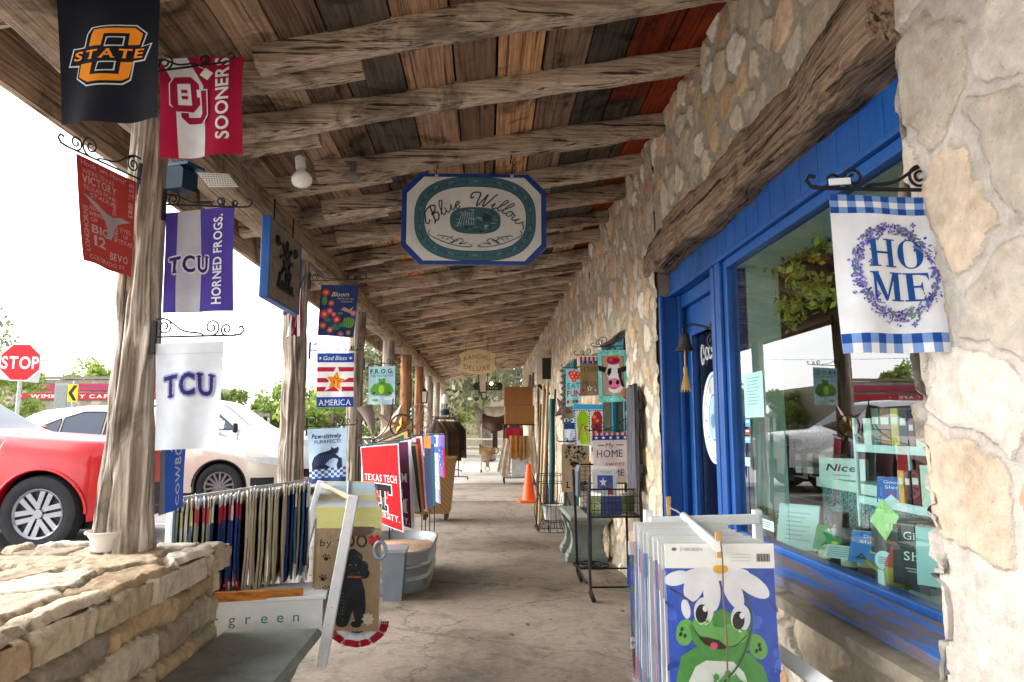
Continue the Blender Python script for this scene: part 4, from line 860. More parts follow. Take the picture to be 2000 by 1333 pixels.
for sx in (-1, 1):
    f = lambda pts: [(50.8 + sx * x, y) for x, y in pts]
    A.stroke(f([(31, 39), (32, 42), (27, 45), (18, 48.5), (8, 50.5), (2, 50.2), (4, 48.6)]), .55, INK, 5); A.stroke(f([(24, 43), (18, 44), (14, 47), (17, 48), (11, 45), (8, 46.5), (11, 48.6), (5, 47.8)]), .6, INK, 5)
    for x, y in ((22, 44.6), (19, 45.4), (16, 44), (12.5, 46.5), (25, 43)): A.ell(50.8 + sx * x, y, 1.3, .55, '#7f8ca0', rot=.5 * sx, n=10)
A.build('painted_face', lambda u, v, l: c + Vector(((u - .5) * w, -.0012 - l, (.5 - v) * h)) if l > 0 else c + Vector(((u - .5) * w * .5, -.0004, (.5 - v) * h * .5)), t, matf=paint, nu=1, nv=1)
for px in (853, 1000):
    p = bw(px, 343); b = MB(); b.cbox(p + Vector((0, -.004, -.012)), (.024, .012, .03)); b.build('metal_clip', flat('pale_zinc', '#c8c8c4', metal=.6, rough=.4), t)
    b = MB(); b.tube([p + Vector((0, 0, .0)), p + Vector((0, 0, .05)), p + Vector((.012, 0, .075)), p + Vector((0, 0, .1)), p + Vector((-.012, 0, .085)), p + Vector((0, 0, .16))], .004, 6); b.build('screw_hook', IRON(), t)
# ---- lamp, detector, blue box, perforated plate
t = thing('pendant_lamp', 'white floodlight bulb in a socket on a short conduit below a rafter', 'lamp', aty(590, 300, 4.0)); p0 = aty(586, 310, 4.0); p1 = aty(592, 382, 3.9); d = (p1 - p0).normalized(); Mq = d.to_track_quat('Z', 'Y').to_matrix().to_4x4()
wb = flat('white_enamel', '#e6e6e2', rough=.3, var=.05)
b = MB(); b.lathe([(.02, -.01), (.03, 0), (.03, .075), (.022, .085)], 18, p0, Mq, capb=True, capt=True); b.build('socket', wb, t, smooth=40)
b = MB(); b.lathe([(.022, .085), (.026, .1), (.055, .15), (.062, .165), (.058, .185), (.03, .2), (.0, .203)], 24, p0, Mq); b.build('bulb', flat('frosted_bulb', '#f2f0ea', rough=.25, var=.03), t, smooth=60)
b = MB(); b.tube([p0, p0 + Vector((0, .01, .08)), p0 + Vector((.02, .03, .17))], .009, 8); b.lathe([(.035, 0), (.035, .03)], 14, p0 + Vector((.02, .03, .155)), capb=True, capt=True); b.build('conduit', flat('grey_conduit', '#8f8a80', metal=.4, rough=.5), t)
t = thing('round_detector', 'small grey round box fixed beneath a rafter left of the shop sign', 'detector', aty(688, 345, 4.4))
b = MB(); b.lathe([(.0, -.03), (.045, -.03), (.055, -.022), (.057, 0)], 20, aty(688, 342, 4.42)); b.build('cover', flat('grey_box', '#77706a', rough=.6), t, smooth=40); b = MB(); b.tube([aty(688, 342, 4.42), aty(688, 342, 4.42) + Vector((0, .04, .1))], .02, 8); b.build('stem', flat('grey_box', '#77706a', rough=.6), t)
t = thing('blue_bird_feeder', 'little blue metal box feeder hanging on the gnarled post below the crimson flag', 'feeder', aty(362, 330, 2.88)); bp = aty(363, 352, 2.88); BB = flat('blue_enamel_tin', '#0b3049', rough=.6, metal=.0, var=.2)
b = MB(); b.prism([(-.042, -.05), (.042, -.05), (.042, .035), (.02, .05), (-.02, .05), (-.042, .035)], bp + Vector((0, .04, 0)), Vector((1, -.35, 0)).normalized(), (0, 0, 1), Vector((-.03, -.08, 0))); b.build('box', BB, t)
b = MB(); b.cbox(bp + Vector((0, 0, .056)), (.105, .1, .012), Matrix.Rotation(-.34, 4, 'Z')); b.build('lid', flat('blue_enamel_lid', '#174a68', rough=.35, metal=.3), t); b = MB(); b.tube([bp + Vector((0, 0, .06)), bp + Vector((-.03, 0, .1)), bp + Vector((-.09, .02, .12))], .003, 6); b.build('wire', IRON(), t)
A = Art(100, 60, '#d8d6d0')
for i in range(11):
    for j in range(6): A.ell(7 + i * 8.6 + (j % 2) * 3, 7 + j * 9, 2.1, 2.1, '#3a342e', n=8)
props(A.build('perforated_plate', fsurf(*[aty(*q) for q in ((384, 337, 3.5), (446, 340, 3.5), (466, 366, 3.5), (408, 366, 3.5))], amp=0), loc=aty(425, 350, 3.5), matf=paint), 'white perforated metal plate under the roof edge beside the blue feeder', 'plate')
# ---- far hanging signs
t = thing('hanging_sign', 'cream shaped RANCHO DELUXE sign hanging far down the walk', 'sign', aty(932, 690, 14)); c = aty(932, 707, 14); k = 14 / 1333
sh = [(-37, 14), (-20, 22), (0, 25), (20, 22), (37, 14), (31, 2), (39, -15), (20, -22), (0, -25), (-20, -22), (-38, -17), (-30, 2)]
b = MB(); b.prism([(x * k, y * k) for x, y in sh], c + Vector((0, .03, 0)), (1, 0, 0), (0, 0, 1), (0, -.03, 0)); b.build('board', flat('cream_sign_board', '#e6d2a4', var=.08), t)
A = Art(80, 50, '#e6d2a4'); A.maxe = 30; A.text('RANCHO', 0, 0, 8, '#7a6640', w=52, serif=1, fn=lambda X, Y: (40 + X, 14 + Y + X * X * .009)).text('DELUXE', 0, 0, 10, '#7a6640', w=52, serif=1, fn=lambda X, Y: (40 + X, 38 + Y - X * X * .006)).star(40, 25, 3, '#b8863a')
A.build('lettering', lambda u, v, l: c + Vector(((u - .5) * 80 * k, -.002 - l, (.5 - v) * 50 * k)) if l else c + Vector(((u - .5) * k * 20, .01, (.5 - v) * k * 20)), t, matf=paint, nu=1, nv=1, step=.001)
for px in (910, 953):
    b = MB(); p = aty(px, 690, 14); b.tube([p, p + Vector((0, 0, .45))], .005, 5); b.build('chain', IRON(), t)
t = thing('hanging_sign', 'dark green pill shaped WESTERN sign at the end of the porch', 'sign', aty(953, 750, 18.6)); c = aty(953, 755, 18.6); k = 18.6 / 1333
b = MB(); b.prism([(x * k, y * k) for x, y in [(24 * s + 4.5 * math.cos(a), 7.4 * math.sin(a)) for s, a0 in ((1, -1.57), (-1, 1.57)) for a in [a0 + i * math.pi / 8 for i in range(9)]]], c + Vector((0, .04, 0)), (1, 0, 0), (0, 0, 1), (0, -.04, 0)); b.build('board', flat('bottle_green_board', '#1c2a24', rough=.4), t)
A = Art(56, 15, '#1c2a24'); A.text('FRONTIER', 28, 4.4, 4.2, '#c8c4a8', w=34, serif=1).text('WESTERN', 28, 10.4, 4.2, '#c8c4a8', w=38, serif=1)
A.build('lettering', lambda u, v, l: c + Vector(((u - .5) * 56 * k, -.003 - l, (.5 - v) * 15 * k)) if l else c + Vector(((u - .5) * k * 20, .02, (.5 - v) * k * 8)), t, matf=paint, nu=1, nv=1, step=.001)
for s in (-15, 15):
    b = MB(); b.tube([c + Vector((s * k, 0, .09)), c + Vector((s * k, 0, .75))], .006, 5); b.build('chain', IRON(), t)
for dy, sc_, lb in ((16.2, 1.15, 'large porch lantern hanging behind the cream sign'), (18.9, .8, 'small porch lantern hanging below the dark green sign')):
    c = aty(943 if dy < 17 else 945, 748 if dy < 17 else 768, dy); t = thing('porch_lantern', lb, 'lantern', c, 'porch lanterns'); s = sc_
    b = MB()
    for sx in (-1, 1):
        for sy in (-1, 1): b.tube([c + Vector((sx * .1 * s, sy * .1 * s, .2 * s)), c + Vector((sx * .075 * s, sy * .075 * s, -.2 * s))], .01, 5)
    b.lathe([(.16 * s, .2 * s), (.05 * s, .32 * s), (.01, .34 * s)], 4, c, Matrix.Rotation(.785, 4, 'Z'), capb=True); b.lathe([(.11 * s, -.21 * s), (.11 * s, -.19 * s)], 4, c, Matrix.Rotation(.785, 4, 'Z'), capb=True, capt=True); b.tube([c + Vector((0, 0, .33 * s)), c + Vector((0, 0, .9))], .008, 5); b.build('lantern_frame', flat('rusty_lantern', '#4a3a2e', metal=.4, rough=.6), t)
    b = MB(); b.lathe([(.072 * s, -.19 * s), (.1 * s, .19 * s)], 4, c, Matrix.Rotation(.785, 4, 'Z')); b.build('lantern_glass', flat('frosted_lantern_glass', '#d8cdb8', rough=.3), t)
    if dy < 17:
        em, tt, pp = newmat('glowing_bulb'); pp.inputs['Emission Color'].default_value = (1, .7, .3, 1); pp.inputs['Emission Strength'].default_value = 4
        b = MB(); b.lathe([(0, -.05), (.05, 0), (0, .05)], 10, c + Vector((.2, -.05, -.02))); b.build('bulb', em, t, smooth=60)
# ---- HOME flag by the window
A = Art(100, 150, '#e6e9ee'); BL, LB = '#1f4f9e', '#7f9fd4'
for y0 in (0, 132):
    for i in range(12):
        for j in range(2 if y0 else 3):
            c = WHT if i % 2 and j % 2 else BL if not (i % 2) and not (j % 2) else LB; A.rect(i * 8.34, y0 + j * (9 if y0 else 6), i * 8.34 + 8.34, y0 + (j + 1) * (9 if y0 else 6), c)
A.up(); H = lambda pts: A.poly(pts, '#1f55a0')
def serifI(x, y0, y1, w, s=3.2): H([(x - w / 2, y0), (x + w / 2, y0), (x + w / 2, y1), (x - w / 2, y1)]); A.rect(x - w / 2 - s, y0, x + w / 2 + s, y0 + 1.3, '#1f55a0'); A.rect(x - w / 2 - s, y1 - 1.3, x + w / 2 + s, y1, '#1f55a0')
serifI(36, 43, 70, 5.6); serifI(53, 43, 70, 5.6); A.rect(36, 55.4, 53, 57.4, '#1f55a0')
for i in range(40):
    a, b_ = i * math.pi / 20, (i + 1) * math.pi / 20; q = lambda a, k: (74 + (12.5 - k * (1.1 + 5.4 * abs(math.cos(a)) ** 1.2)) * math.cos(a), 56.5 + (14.2 - k * 1.1) * math.sin(a)); A.poly([q(a, 0), q(b_, 0), q(b_, 1), q(a, 1)], '#1f55a0')
serifI(34, 75, 102, 2.4); serifI(57, 75, 102, 6); H([(31, 75), (37.5, 75), (46.5, 97), (54, 75), (57, 75), (46.5, 102), (44, 102)])
serifI(71, 75, 102, 6); H([(70, 75), (88, 75), (88, 83), (86, 78), (80, 76.6), (70, 76.6)]); H([(70, 100.4), (81, 100.4), (87, 98), (90, 92), (89, 102), (70, 102)]); H([(72, 87.3), (80, 87.3), (82, 83), (82, 94), (80, 89.2), (72, 89.2)])
A.up(); rr = random.Random(3)
for i in range(760):
    a = rr.uniform(0, 6.283); k = rr.gauss(0, 1.0) * 3.0; k2 = 1 if rr.random() < .82 + .18 * math.sin(a * 5) else 0
    if not k2: continue
    x, y = 57 + (38 + k) * math.cos(a), 74 + (42 + k * 1.1) * math.sin(a); c = rr.choice(('#6a62b4', '#8379c6', '#4d4796', '#a597d8', '#5b6bb6', '#3f3a82', '#7d6bb8'))
    if rr.random() < .13: A.ell(x, y, 3.4, .8, '#6d8a72', rot=a + 1.2, n=6)
    else: A.ell(x, y, rr.uniform(.9, 2.1), rr.uniform(.6, 1.4), c, rot=rr.uniform(0, 3), n=6)
for x, y in ((32, 66), (68, 36), (80, 28), (36, 96), (70, 124)):
    for q in range(4): A.ell(x + 1.6 * math.cos(q * 1.57), y + 1.6 * math.sin(q * 1.57), 1.3, .9, '#5f57ae', rot=q * 1.57, n=7)
flag('white HOME flag with lavender wreath and gingham bands', [(1617, 382, 1.80), (1821, 385, 1.78), (1852, 690, 1.74), (1650, 690, 1.78)], A, .008)
hanger('large scrolled iron bracket on the pale stone pillar above the HOME flag', aty(1826, 372, 1.80), aty(1600, 368, 1.80), up=.075, r=.0055)
p = aty(1640, 355, 1.79); b = MB(); b.cbox(p, (.06, .006, .018), Matrix.Rotation(-.08, 4, 'Y')); props(b.build('paper_tag', paint('#dfe2e4'), loc=p), 'white paper tag on the large bracket above the HOME flag', 'tag')
# ---- flags on the right wall
A = Art(100, 178, '#7fd0c8')
for i in range(60): A.star(rr.uniform(3, 97), rr.choice((rr.uniform(2, 20), rr.uniform(158, 176))) if i % 2 else rr.uniform(0, 178), rr.uniform(2, 5), rr.choice(('#3f9fa0', '#b9ead8', '#56b7b4')), .5)
A.up().rect(14, 22, 86, 156, '#26342e').up().rect(15.5, 23.5, 84.5, 154.5, '#b9a08a').up()
A.poly([(30, 60), (0, 52), (2, 70), (22, 78)], '#20202a').poly([(76, 60), (100, 54), (98, 72), (82, 78)], '#20202a').poly([(36, 48), (70, 48), (78, 80), (74, 110), (86, 130), (74, 146), (50, 148), (34, 138), (38, 110), (28, 76)], '#e2e0e2').up()
A.poly([(34, 64), (46, 62), (44, 80), (36, 90), (30, 80)], '#22222c').poly([(66, 62), (80, 64), (80, 96), (90, 130), (80, 126), (70, 92)], '#22222c').ell(54, 116, 24, 19, '#dd7c98').ell(52, 36, 22, 15, '#b0204a')
for i in range(9): A.star(32 + i * 5, 24 + 4 * math.sin(i * 2), 6, ('#e08a3a', '#c03050', '#e2b45a')[i % 3], .6)
A.up().ell(42, 112, 6, 8, '#26202a').ell(66, 112, 6, 8, '#26202a').ell(38, 76, 4, 5, '#101014').ell(70, 76, 4, 5, '#101014').ell(54, 131, 12, 3, '#b8506c').ell(44, 34, 7, 6, '#d04a6a').ell(60, 36, 7, 6, '#8c1638')
flag('teal bordered flag with a flower-crowned cow face on the stone wall', [(1167, 684, 6.08), (1226, 684, 6.0), (1226, 784, 6.0), (1170, 787, 6.08)], A, .003)
hanger('iron bracket on the stone wall above the cow flag', Vector((1.215, 6.02, aty(1220, 676, 6.02).z)), aty(1162, 678, 6.1), up=.12)
A = Art(100, 145, '#8c7350'); A.rect(0, 0, 100, 16, '#c9c2c0').rect(0, 16, 100, 26, '#2b3f78').up()
for i in range(7): A.rect(i * 16, 0, i * 16 + 8, 16, '#a83040').star(10 + i * 20, 21, 4, WHT)
A.text('VETERAN', 48, 46, 18, '#5a4526', w=96, serif=1).text('&', 72, 74, 15, '#5a4526', serif=1).text('PROUD', 50, 100, 18, '#5a4526', w=84, serif=1)
for x, y, r, c in ((12, 124, 10, '#c04a5a'), (36, 118, 12, '#e2e0e2'), (60, 126, 11, '#2b3f78'), (84, 118, 14, '#e2e2e6')): A.star(x, y, r, c).up().star(x, y, r * .55, '#2b3f78' if c != '#2b3f78' else WHT); A.z -= 1
flag('brown VETERAN & PROUD flag with stars, left of the cow flag', [(1133, 697, 6.5), (1184, 697, 6.42), (1184, 772, 6.42), (1133, 774, 6.5)], A, .003)
hanger('iron bracket on the stone wall above the brown VETERAN flag', Vector((1.215, 6.45, aty(1184, 694, 6.45).z)), aty(1128, 694, 6.5), up=.08)
A = Art(100, 200, '#8cc4c8'); A.text('EAT', 50, 88, 32, '#2a8a9a', w=80, bold=1).text('FUN', 50, 130, 34, '#b02a4a', w=84, bold=1)
for i, (x, y) in enumerate(((30, 22), (52, 18), (74, 24), (40, 40), (64, 42), (52, 56), (84, 40))): A.ell(x, y, 16, 14, ('#c8323e', '#d84a3a')[i % 2]).up().ell(x + 3, y, 4, 4, '#f0c060', n=10); A.z -= 1
for i in range(5): A.star(15 + i * 18, 176, 14, ('#7a2a5a', '#c8a46a', '#3a8a5a')[i % 3], .5, n=7)
flag('pale teal flag with red hearts and the words EAT FUN, furthest along the wall', [(1105, 722, 7.6), (1136, 722, 7.5), (1136, 792, 7.5), (1105, 795, 7.6)], A, .003)
hanger('iron bracket on the stone wall above the pale teal EAT FUN flag', Vector((1.215, 7.5, aty(1160, 718, 7.5).z)), aty(1102, 718, 7.6), up=.08)
A = Art(100, 150, '#3fa3cf'); A.rect(0, 18, 100, 150, '#e4e4e2').up(); FF = [(8, 90), (6, 50), (18, 26), (36, 24), (48, 44), (46, 90), (54, 126), (44, 146), (20, 146), (10, 126)]
for i in range(14):
    A.rect(0, 24 + i * 9, 4, 28.5 + i * 9, '#16161a').rect(50, 24 + i * 9, 54, 28.5 + i * 9, '#16161a'); A.rect(i * 8, 20, i * 8 + 4, 24, '#16161a')
A.poly([(2 + x, y) for x, y in FF], '#9cc81e').poly([(54 + x * .9, y) for x, y in FF], '#c8283a').up().stroke([(12, 132), (18, 96), (28, 72), (38, 96), (46, 132)], 4, '#d84a8a', 4).stroke([(62, 132), (68, 96), (76, 72), (86, 96), (94, 132)], 4, '#2a3a8a', 4)
for x, y in ((74, 100), (84, 120), (66, 120), (80, 60), (70, 46)): A.star(x, y, 8, '#e89a2a', .6, n=6)
flag('bright flip-flop flag with a lime green and a red sandal', [(1121, 790, 6.55), (1178, 790, 6.48), (1178, 872, 6.48), (1124, 870, 6.55)], A, .003)
A = Art(100, 150, '#c9d4e0'); A.rect(0, 24, 100, 62, '#22386e').text('I', 55, 92, 22, '#3a4660', serif=1).text('mom', 55, 130, 24, '#22262e', w=70, serif=1)
for i in range(14): A.ell(rr.uniform(5, 95), rr.uniform(2, 24), 9, 6, rr.choice(('#3a4a30', '#5a6a3a', '#2a2e2a')), n=9)
flag('pale flag with a navy band, half covered by the flip-flop flag', [(1102, 818, 6.8), (1126, 818, 6.75), (1126, 868, 6.75), (1102, 868, 6.8)], A, .002)
A = Art(100, 165, '#a08a70'); rp = random.Random(5)
def paw(x, y, r, a, c='#15140f'):
    A.ell(x, y, r * .6, r * .5, c, a, 10)
    for q in (-1.1, -.4, .4, 1.1): A.ell(x + r * .95 * math.sin(q + a), y - r * .95 * math.cos(q + a), r * .2, r * .3, c, q + a, 8)
for i in range(150):
    x, y = rp.uniform(-1.2, 1.2), rp.uniform(-1.2, 1.1); 
    if (x * x + y * y - .75) ** 3 - x * x * y ** 3 < 0: paw(50 + x * 38, 52 - y * 42, rp.uniform(2.2, 7.2), rp.uniform(-1, 1))
A.text('L', 26, 140, 22, '#1b1814', serif=1.2, bold=1).text('VE', 76, 140, 22, '#1b1814', w=34, serif=1.2, bold=1).poly([(38, 134), (43, 130), (48, 134), (53, 130), (58, 134), (57, 142), (48, 152), (39, 142)], '#c8352a')
flag('burlap LOVE flag with a heart made of paw prints', [(1097, 868, 6.72), (1151, 866, 6.66), (1150, 960, 6.66), (1097, 962, 6.72)], A, .003)
hanger('short iron bracket on the stone wall beside the paw print flag', Vector((1.215, 6.66, aty(1195, 862, 6.66).z)), aty(1094, 863, 6.72), up=.06)
A = Art(100, 150, '#cbbdb6'); A.rect(0, 0, 100, 8, '#c9c2c4').rect(0, 8, 100, 22, '#22407c').up()
for i in range(7): A.rect(i * 15, 0, i * 15 + 7.5, 8, '#b0303e')
for i in range(5): A.star(10 + i * 21, 15, 6, WHT)
A.text('My', 50, 37, 14, '#3a4058', shear=.25, w=24).rect(14, 36, 34, 39, '#3c3a5c').rect(68, 36, 90, 39, '#3c3a5c').text('HOME', 50, 62, 23, '#20356a', w=78, serif=1).text('sweet', 66, 92, 16, '#c02a4a', w=58, shear=.25).text('HOME', 56, 120, 20, '#20356a', w=76, serif=1)
flag('flag reading My HOME sweet HOME under a starry band, beside the wire rack', [(1158, 846, 5.92), (1225, 845, 5.86), (1224, 942, 5.86), (1159, 945, 5.92)], A, .003)
hanger('iron bracket on the stone wall above the My HOME flag', Vector((1.215, 5.87, aty(1229, 840, 5.87).z)), aty(1150, 841, 5.93), up=.1)
# ================================================================== vehicles
def interp(pts, u):
    xs = [p[0] for p in pts]; ys = [p[1] for p in pts]
    if u <= xs[0]: return ys[0]
    for i in range(len(xs) - 1):
        if u <= xs[i + 1]:
            t = (u - xs[i]) / (xs[i + 1] - xs[i]); return ys[i] + (ys[i + 1] - ys[i]) * t
    return ys[-1]
def sm(pts, u, k=.09): return sum(interp(pts, u + d) * w for d, w in ((-k, .2), (-k / 2, .2), (0, .2), (k / 2, .2), (k, .2)))
TYRE = flat('tyre_rubber', '#26262a', rough=.8, var=.2, bmp=.2); CHROME = flat('silver_alloy', '#a9aaae', rough=.3, metal=.85, var=.05); BLK = flat('black_trim', '#1b1b1e', rough=.45)
CARGL = flat('tinted_car_glass', '#39485a', rough=.06, var=.05, spec=.9)
def carpaint(c, metal=0.0):
    m, t, p = newmat('car_paint'); p.inputs['Base Color'].default_value = (*hx(c), 1); p.inputs['Roughness'].default_value = .3; p.inputs['Coat Weight'].default_value = .45; p.inputs['Coat Roughness'].default_value = .04; p.inputs['Metallic'].default_value = metal; return m
def car(name, label, nose, ynear, L, Wd, top, belt, wheels, wr, paintc, wins, screen, spokes=12, sill=.28, flare=0, arch='body', z0=-.03, metal=0, cat='car', double=False, lamp=(.1, .42, .82, .12), dirn=1, taper=.18, tl=.7):
    """nose: x of the front, faces the walk; top/belt: (distance from nose, height)"""
    root = thing(name, label, cat, (nose - L / 2 * dirn, ynear + Wd / 2, z0)); yc = ynear + Wd / 2; pm = carpaint(paintc, metal)
    ar = wr * 1.17; zc = wr
    X = lambda u: nose - u * dirn
    def prof(u):
        zt, zbt = sm(top, u), sm(belt, u); zt = max(zt, zbt + .01); e = min(u, L - u)
        hw = Wd / 2 * (1 - taper * max(0, 1 - e / tl) ** 2.4)
        z0_ = sill + .12 * max(0, 1 - e / .5)
        for wu in wheels:
            d = abs(u - wu)
            if d < ar: z0_ = max(z0_, zc + math.sqrt(ar * ar - d * d))
        fr_ = min(max((zt - zbt) / .45, 0), 1); re = .93 + (.74 - .93) * fr_
        z0_ = min(z0_, zbt - .08); zm = z0_ + (zbt - z0_) * .55
        fl = flare * sum(max(0, 1 - abs(abs(u - wu) - 0) / (ar * 1.25)) ** .5 if abs(u - wu) < ar * 1.25 else 0 for wu in wheels)
        return hw, z0_, zm, zbt, zt, re, fl
    def side(u, z):
        hw, z0_, zm, zbt, zt, re, fl = prof(u)
        zr = zt - .05 * min(1, (zt - zbt) / .3); t = min(max((z - zbt) / max(zr - zbt, .02), 0), 1); return hw * (.965 + (re - .965) * t)
    us = sorted(set([L * i / 110 for i in range(111)] + [wu + d for wu in wheels for d in (-ar, -ar + .004, ar - .004, ar)])); us = [u for u in us if 0 <= u <= L]
    G = []
    for u in us:
        hw, z0_, zm, zbt, zt, re, fl = prof(u); cz = min(1, (zt - zbt) / .3)
        half = [(hw * .9, z0_ - .0), (hw * .985 + fl, z0_), (hw * 1.0 + fl, z0_ + .07 * (zbt - z0_)), (hw + fl * .5, zm), (hw * .995, zbt - .10 * (zbt - z0_)), (hw * .965, zbt), (hw * re, zt - .05 * cz - .012), (hw * re * .93, zt - .012 * cz), (hw * re * .6, zt + .012), (0, zt + .02)]
        pts = [Vector((X(u), yc - y, z0 + z)) for y, z in half] + [Vector((X(u), yc + y, z0 + z)) for y, z in half[-2::-1]]
        G.append(pts)
    b = MB(); b.grid(G, len(us), len(G[0]))
    for g in (G[0], G[-1]):
        n = len(g) // 2
        for i in range(n): b.add([g[i], g[i + 1], g[-2 - i], g[-1 - i]], [(0, 1, 2, 3)])
    body = b.build('body', pm, root, smooth=38)
    b = MB(); b.box((min(X(.3), X(L - .3)), yc - Wd / 2 + .22, z0 + .22), (max(X(.3), X(L - .3)), yc + Wd / 2 - .22, z0 + min(.78, sm(belt, L / 2) - .05))); b.build('underbody', BLK, root)
    for sgn in (-1, 1):
        for nm, poly in wins:
            bb = MB(); off = .008
            P = []
            for i in range(len(poly)):
                a, c = poly[i], poly[(i + 1) % len(poly)]
                for k in range(6): P.append((a[0] + (c[0] - a[0]) * k / 6, a[1] + (c[1] - a[1]) * k / 6))
            tri = geometry.tessellate_polygon([[Vector((p[0], p[1], 0)) for p in P]])
            bb.add([Vector((X(u), yc + sgn * (side(u, z) + off), z0 + z)) for u, z in P], [tuple(t) for t in tri])
            w = bb.build('window', CARGL, root)
            bb = MB(); bb.tube([Vector((X(u), yc + sgn * (side(u, z) + off), z0 + z)) for u, z in P], .010, 5, closed=True); bb.build('window_trim', BLK, w, smooth=60)
    for (u0, u1, k) in screen:
        bb = MB(); n = 10; g = []
        for i in range(n + 1):
            u = u0 + (u1 - u0) * i / n; hw, _, _, zbt, zt, re, _ = prof(u); g.append([Vector((X(u), yc + s * hw * re * k, z0 + zt + .022 - .012 * abs(s))) for s in (-1, -.6, 0, .6, 1)])
        bb.grid(g, n + 1, 5); bb.build('windscreen', CARGL, root, smooth=60)
    for wu in wheels:
        for sgn in (-1, 1):
            c = Vector((X(wu), yc + sgn * (Wd / 2 - .12 + flare), z0 + wr)); R_ = Matrix.Rotation(math.pi / 2 * sgn, 4, 'X') if sgn < 0 else Matrix.Rotation(-math.pi / 2, 4, 'X')
            R_ = Matrix.Rotation(math.pi / 2, 4, 'X') if sgn < 0 else Matrix.Rotation(-math.pi / 2, 4, 'X'); rr_ = wr * .66
            b = MB(); b.lathe([(rr_, -.1), (wr * .93, -.11), (wr, -.07), (wr, .07), (wr * .965, .105), (wr * .86, .118), (wr * .72, .112), (rr_, .10)], 48, c, R_); wh = b.build('wheel', TYRE, root, smooth=35)
            b = MB().mat(BLK); b.lathe([(rr_ * .98, .05), (0, .045)], 32, c, R_); b.mat(CHROME); b.lathe([(rr_, .102), (rr_ * .97, .11), (rr_ * .90, .09), (rr_ * .88, .06)], 40, c, R_); b.lathe([(rr_ * .2, .085), (rr_ * .18, .1), (0, .1)], 20, c, R_)
            for k in range(spokes):
                a = 2 * math.pi * k / spokes + .2
                for da in ((-.11, .11) if double else (0,)):
                    w = .046 if double else .03; Mq = R_ @ Matrix.Rotation(a, 4, 'Z'); y = math.copysign(.036, da) if double else 0
                    p = [Vector((rr_ * .15, y - w / 2, .082)), Vector((rr_ * .94, y * 1.25 - w * .62, .09)), Vector((rr_ * .94, y * 1.25 + w * .62, .09)), Vector((rr_ * .15, y + w / 2, .082))]
                    q = [v - Vector((0, 0, .03)) for v in p]; b.add([c + Mq @ v for v in p + q], [(0, 1, 2, 3), (0, 4, 5, 1), (2, 6, 7, 3)])
            b.build('rim', None, wh)
    # seams of the doors and bonnet, arch lips, sill cladding
    for sgn in (-1, 1):
        for su in [q[1][0][0] - .06 for q in wins[:1]] + [q[1][-1][0] + .03 for q in wins[:2]]:
            if any(abs(su - wu) < ar * .8 for wu in wheels): su = min(su, [wu for wu in wheels if abs(su - wu) < ar * .8][0] - ar) if su > L / 2 else max(su, wheels[0] + ar)
            hw, z0_, zm, zbt = prof(su)[:4]; b = MB(); b.tube([Vector((X(su), yc + sgn * (hw * k + .002), z0 + z)) for z, k in ((z0_ + .06, 1.0), (zm, 1.0), (zbt - .12, .995), (zbt - .01, .968))], .006, 5); b.build('door_seam', BLK, root)
        for wu in wheels:
            b = MB(); pts = []
            for i in range(25):
                a = math.pi * i / 24; u, z = wu + ar * math.cos(a), zc + ar * math.sin(a)
                if z > sill + .02: pts.append(Vector((X(u), yc + sgn * (prof(u)[0] * .992 + flare + .004), z0 + z)))
            b.tube(pts, .014 if not flare else .02, 6); b.build('arch_lip', BLK if not flare else pm, root, smooth=60)
        b = MB(); u0, u1 = wheels[0] + ar + .03, wheels[1] - ar - .03; b.box((min(X(u0), X(u1)), yc + sgn * (Wd / 2 - .05) - .035, z0 + sill - .05), (max(X(u0), X(u1)), yc + sgn * (Wd / 2 - .05) + .035, z0 + sill + .04)); b.build('side_step', BLK, root)
        b = MB(); g = [[Vector((X(u) + .004, yc + sgn * (prof(u)[0] + .005), z0 + .36 + dz)) for dz in (0, .16)] for u in [i * .05 for i in range(1, max(3, int((wheels[0] - ar) / .05)))]]
        if len(g) > 1: b.grid(g, len(g), 2); b.build('bumper_trim', BLK, root)
    # mirrors, handles, lamps, bumper strip
    for sgn in (-1, 1):
        for u, z in [(q[1][0][0], q[1][0][1]) for q in wins[:1]]:
            b = MB(); p = Vector((X(u - .02), yc + sgn * (side(u, z) + .11), z0 + z + .03)); b.lathe([(.0, -.1), (.07, -.08), (.085, 0), (.07, .09), (0, .1)], 12, p, sy=.9, sx=.6); b.tube([p, p - Vector((0, sgn * .13, .04))], .025, 6); b.build('side_mirror', BLK if name == 'pickup_truck' else pm, root, smooth=50)
        for u, z in ((L * .47, .98), (L * .66, 1.0)):
            if z < sm(belt, u) - .05 and name != 'pickup_truck':
                b = MB(); b.cbox((X(u), yc + sgn * (prof(u)[0] + .012), z0 + z), (.17, .024, .026)); b.build('door_handle', CHROME, root)
        lu, ly, lz, lh = lamp[:4]; ll = lamp[4] if len(lamp) > 4 else .28
        b = MB(); g = []
        for i in range(7):
            u = .02 + (lu + ll) * i / 6; hw = prof(u)[0]; g.append([Vector((X(u) + .012 * dirn, yc + sgn * (hw + .008), z0 + lz + dz * lh * (1 - .5 * i / 6) + .05 * i / 6)) for dz in (-.5, 0, .5)])
        b.grid(g, 7, 3); b.build('headlight', flat('headlight_lens', '#d8dce0', rough=.1, spec=.8), root, smooth=60)
        b = MB(); u = L - .05; b.cbox((X(u), yc + sgn * (prof(u)[0] - .06), z0 + .95), (.08, .14, .28)); b.build('tail_light', flat('red_lens', '#a01c1c', rough=.15), root)
    b = MB(); b.cbox((X(-.005), yc, z0 + .55), (.05, Wd * .62, .26)); b.build('grille', BLK, root)
    return root
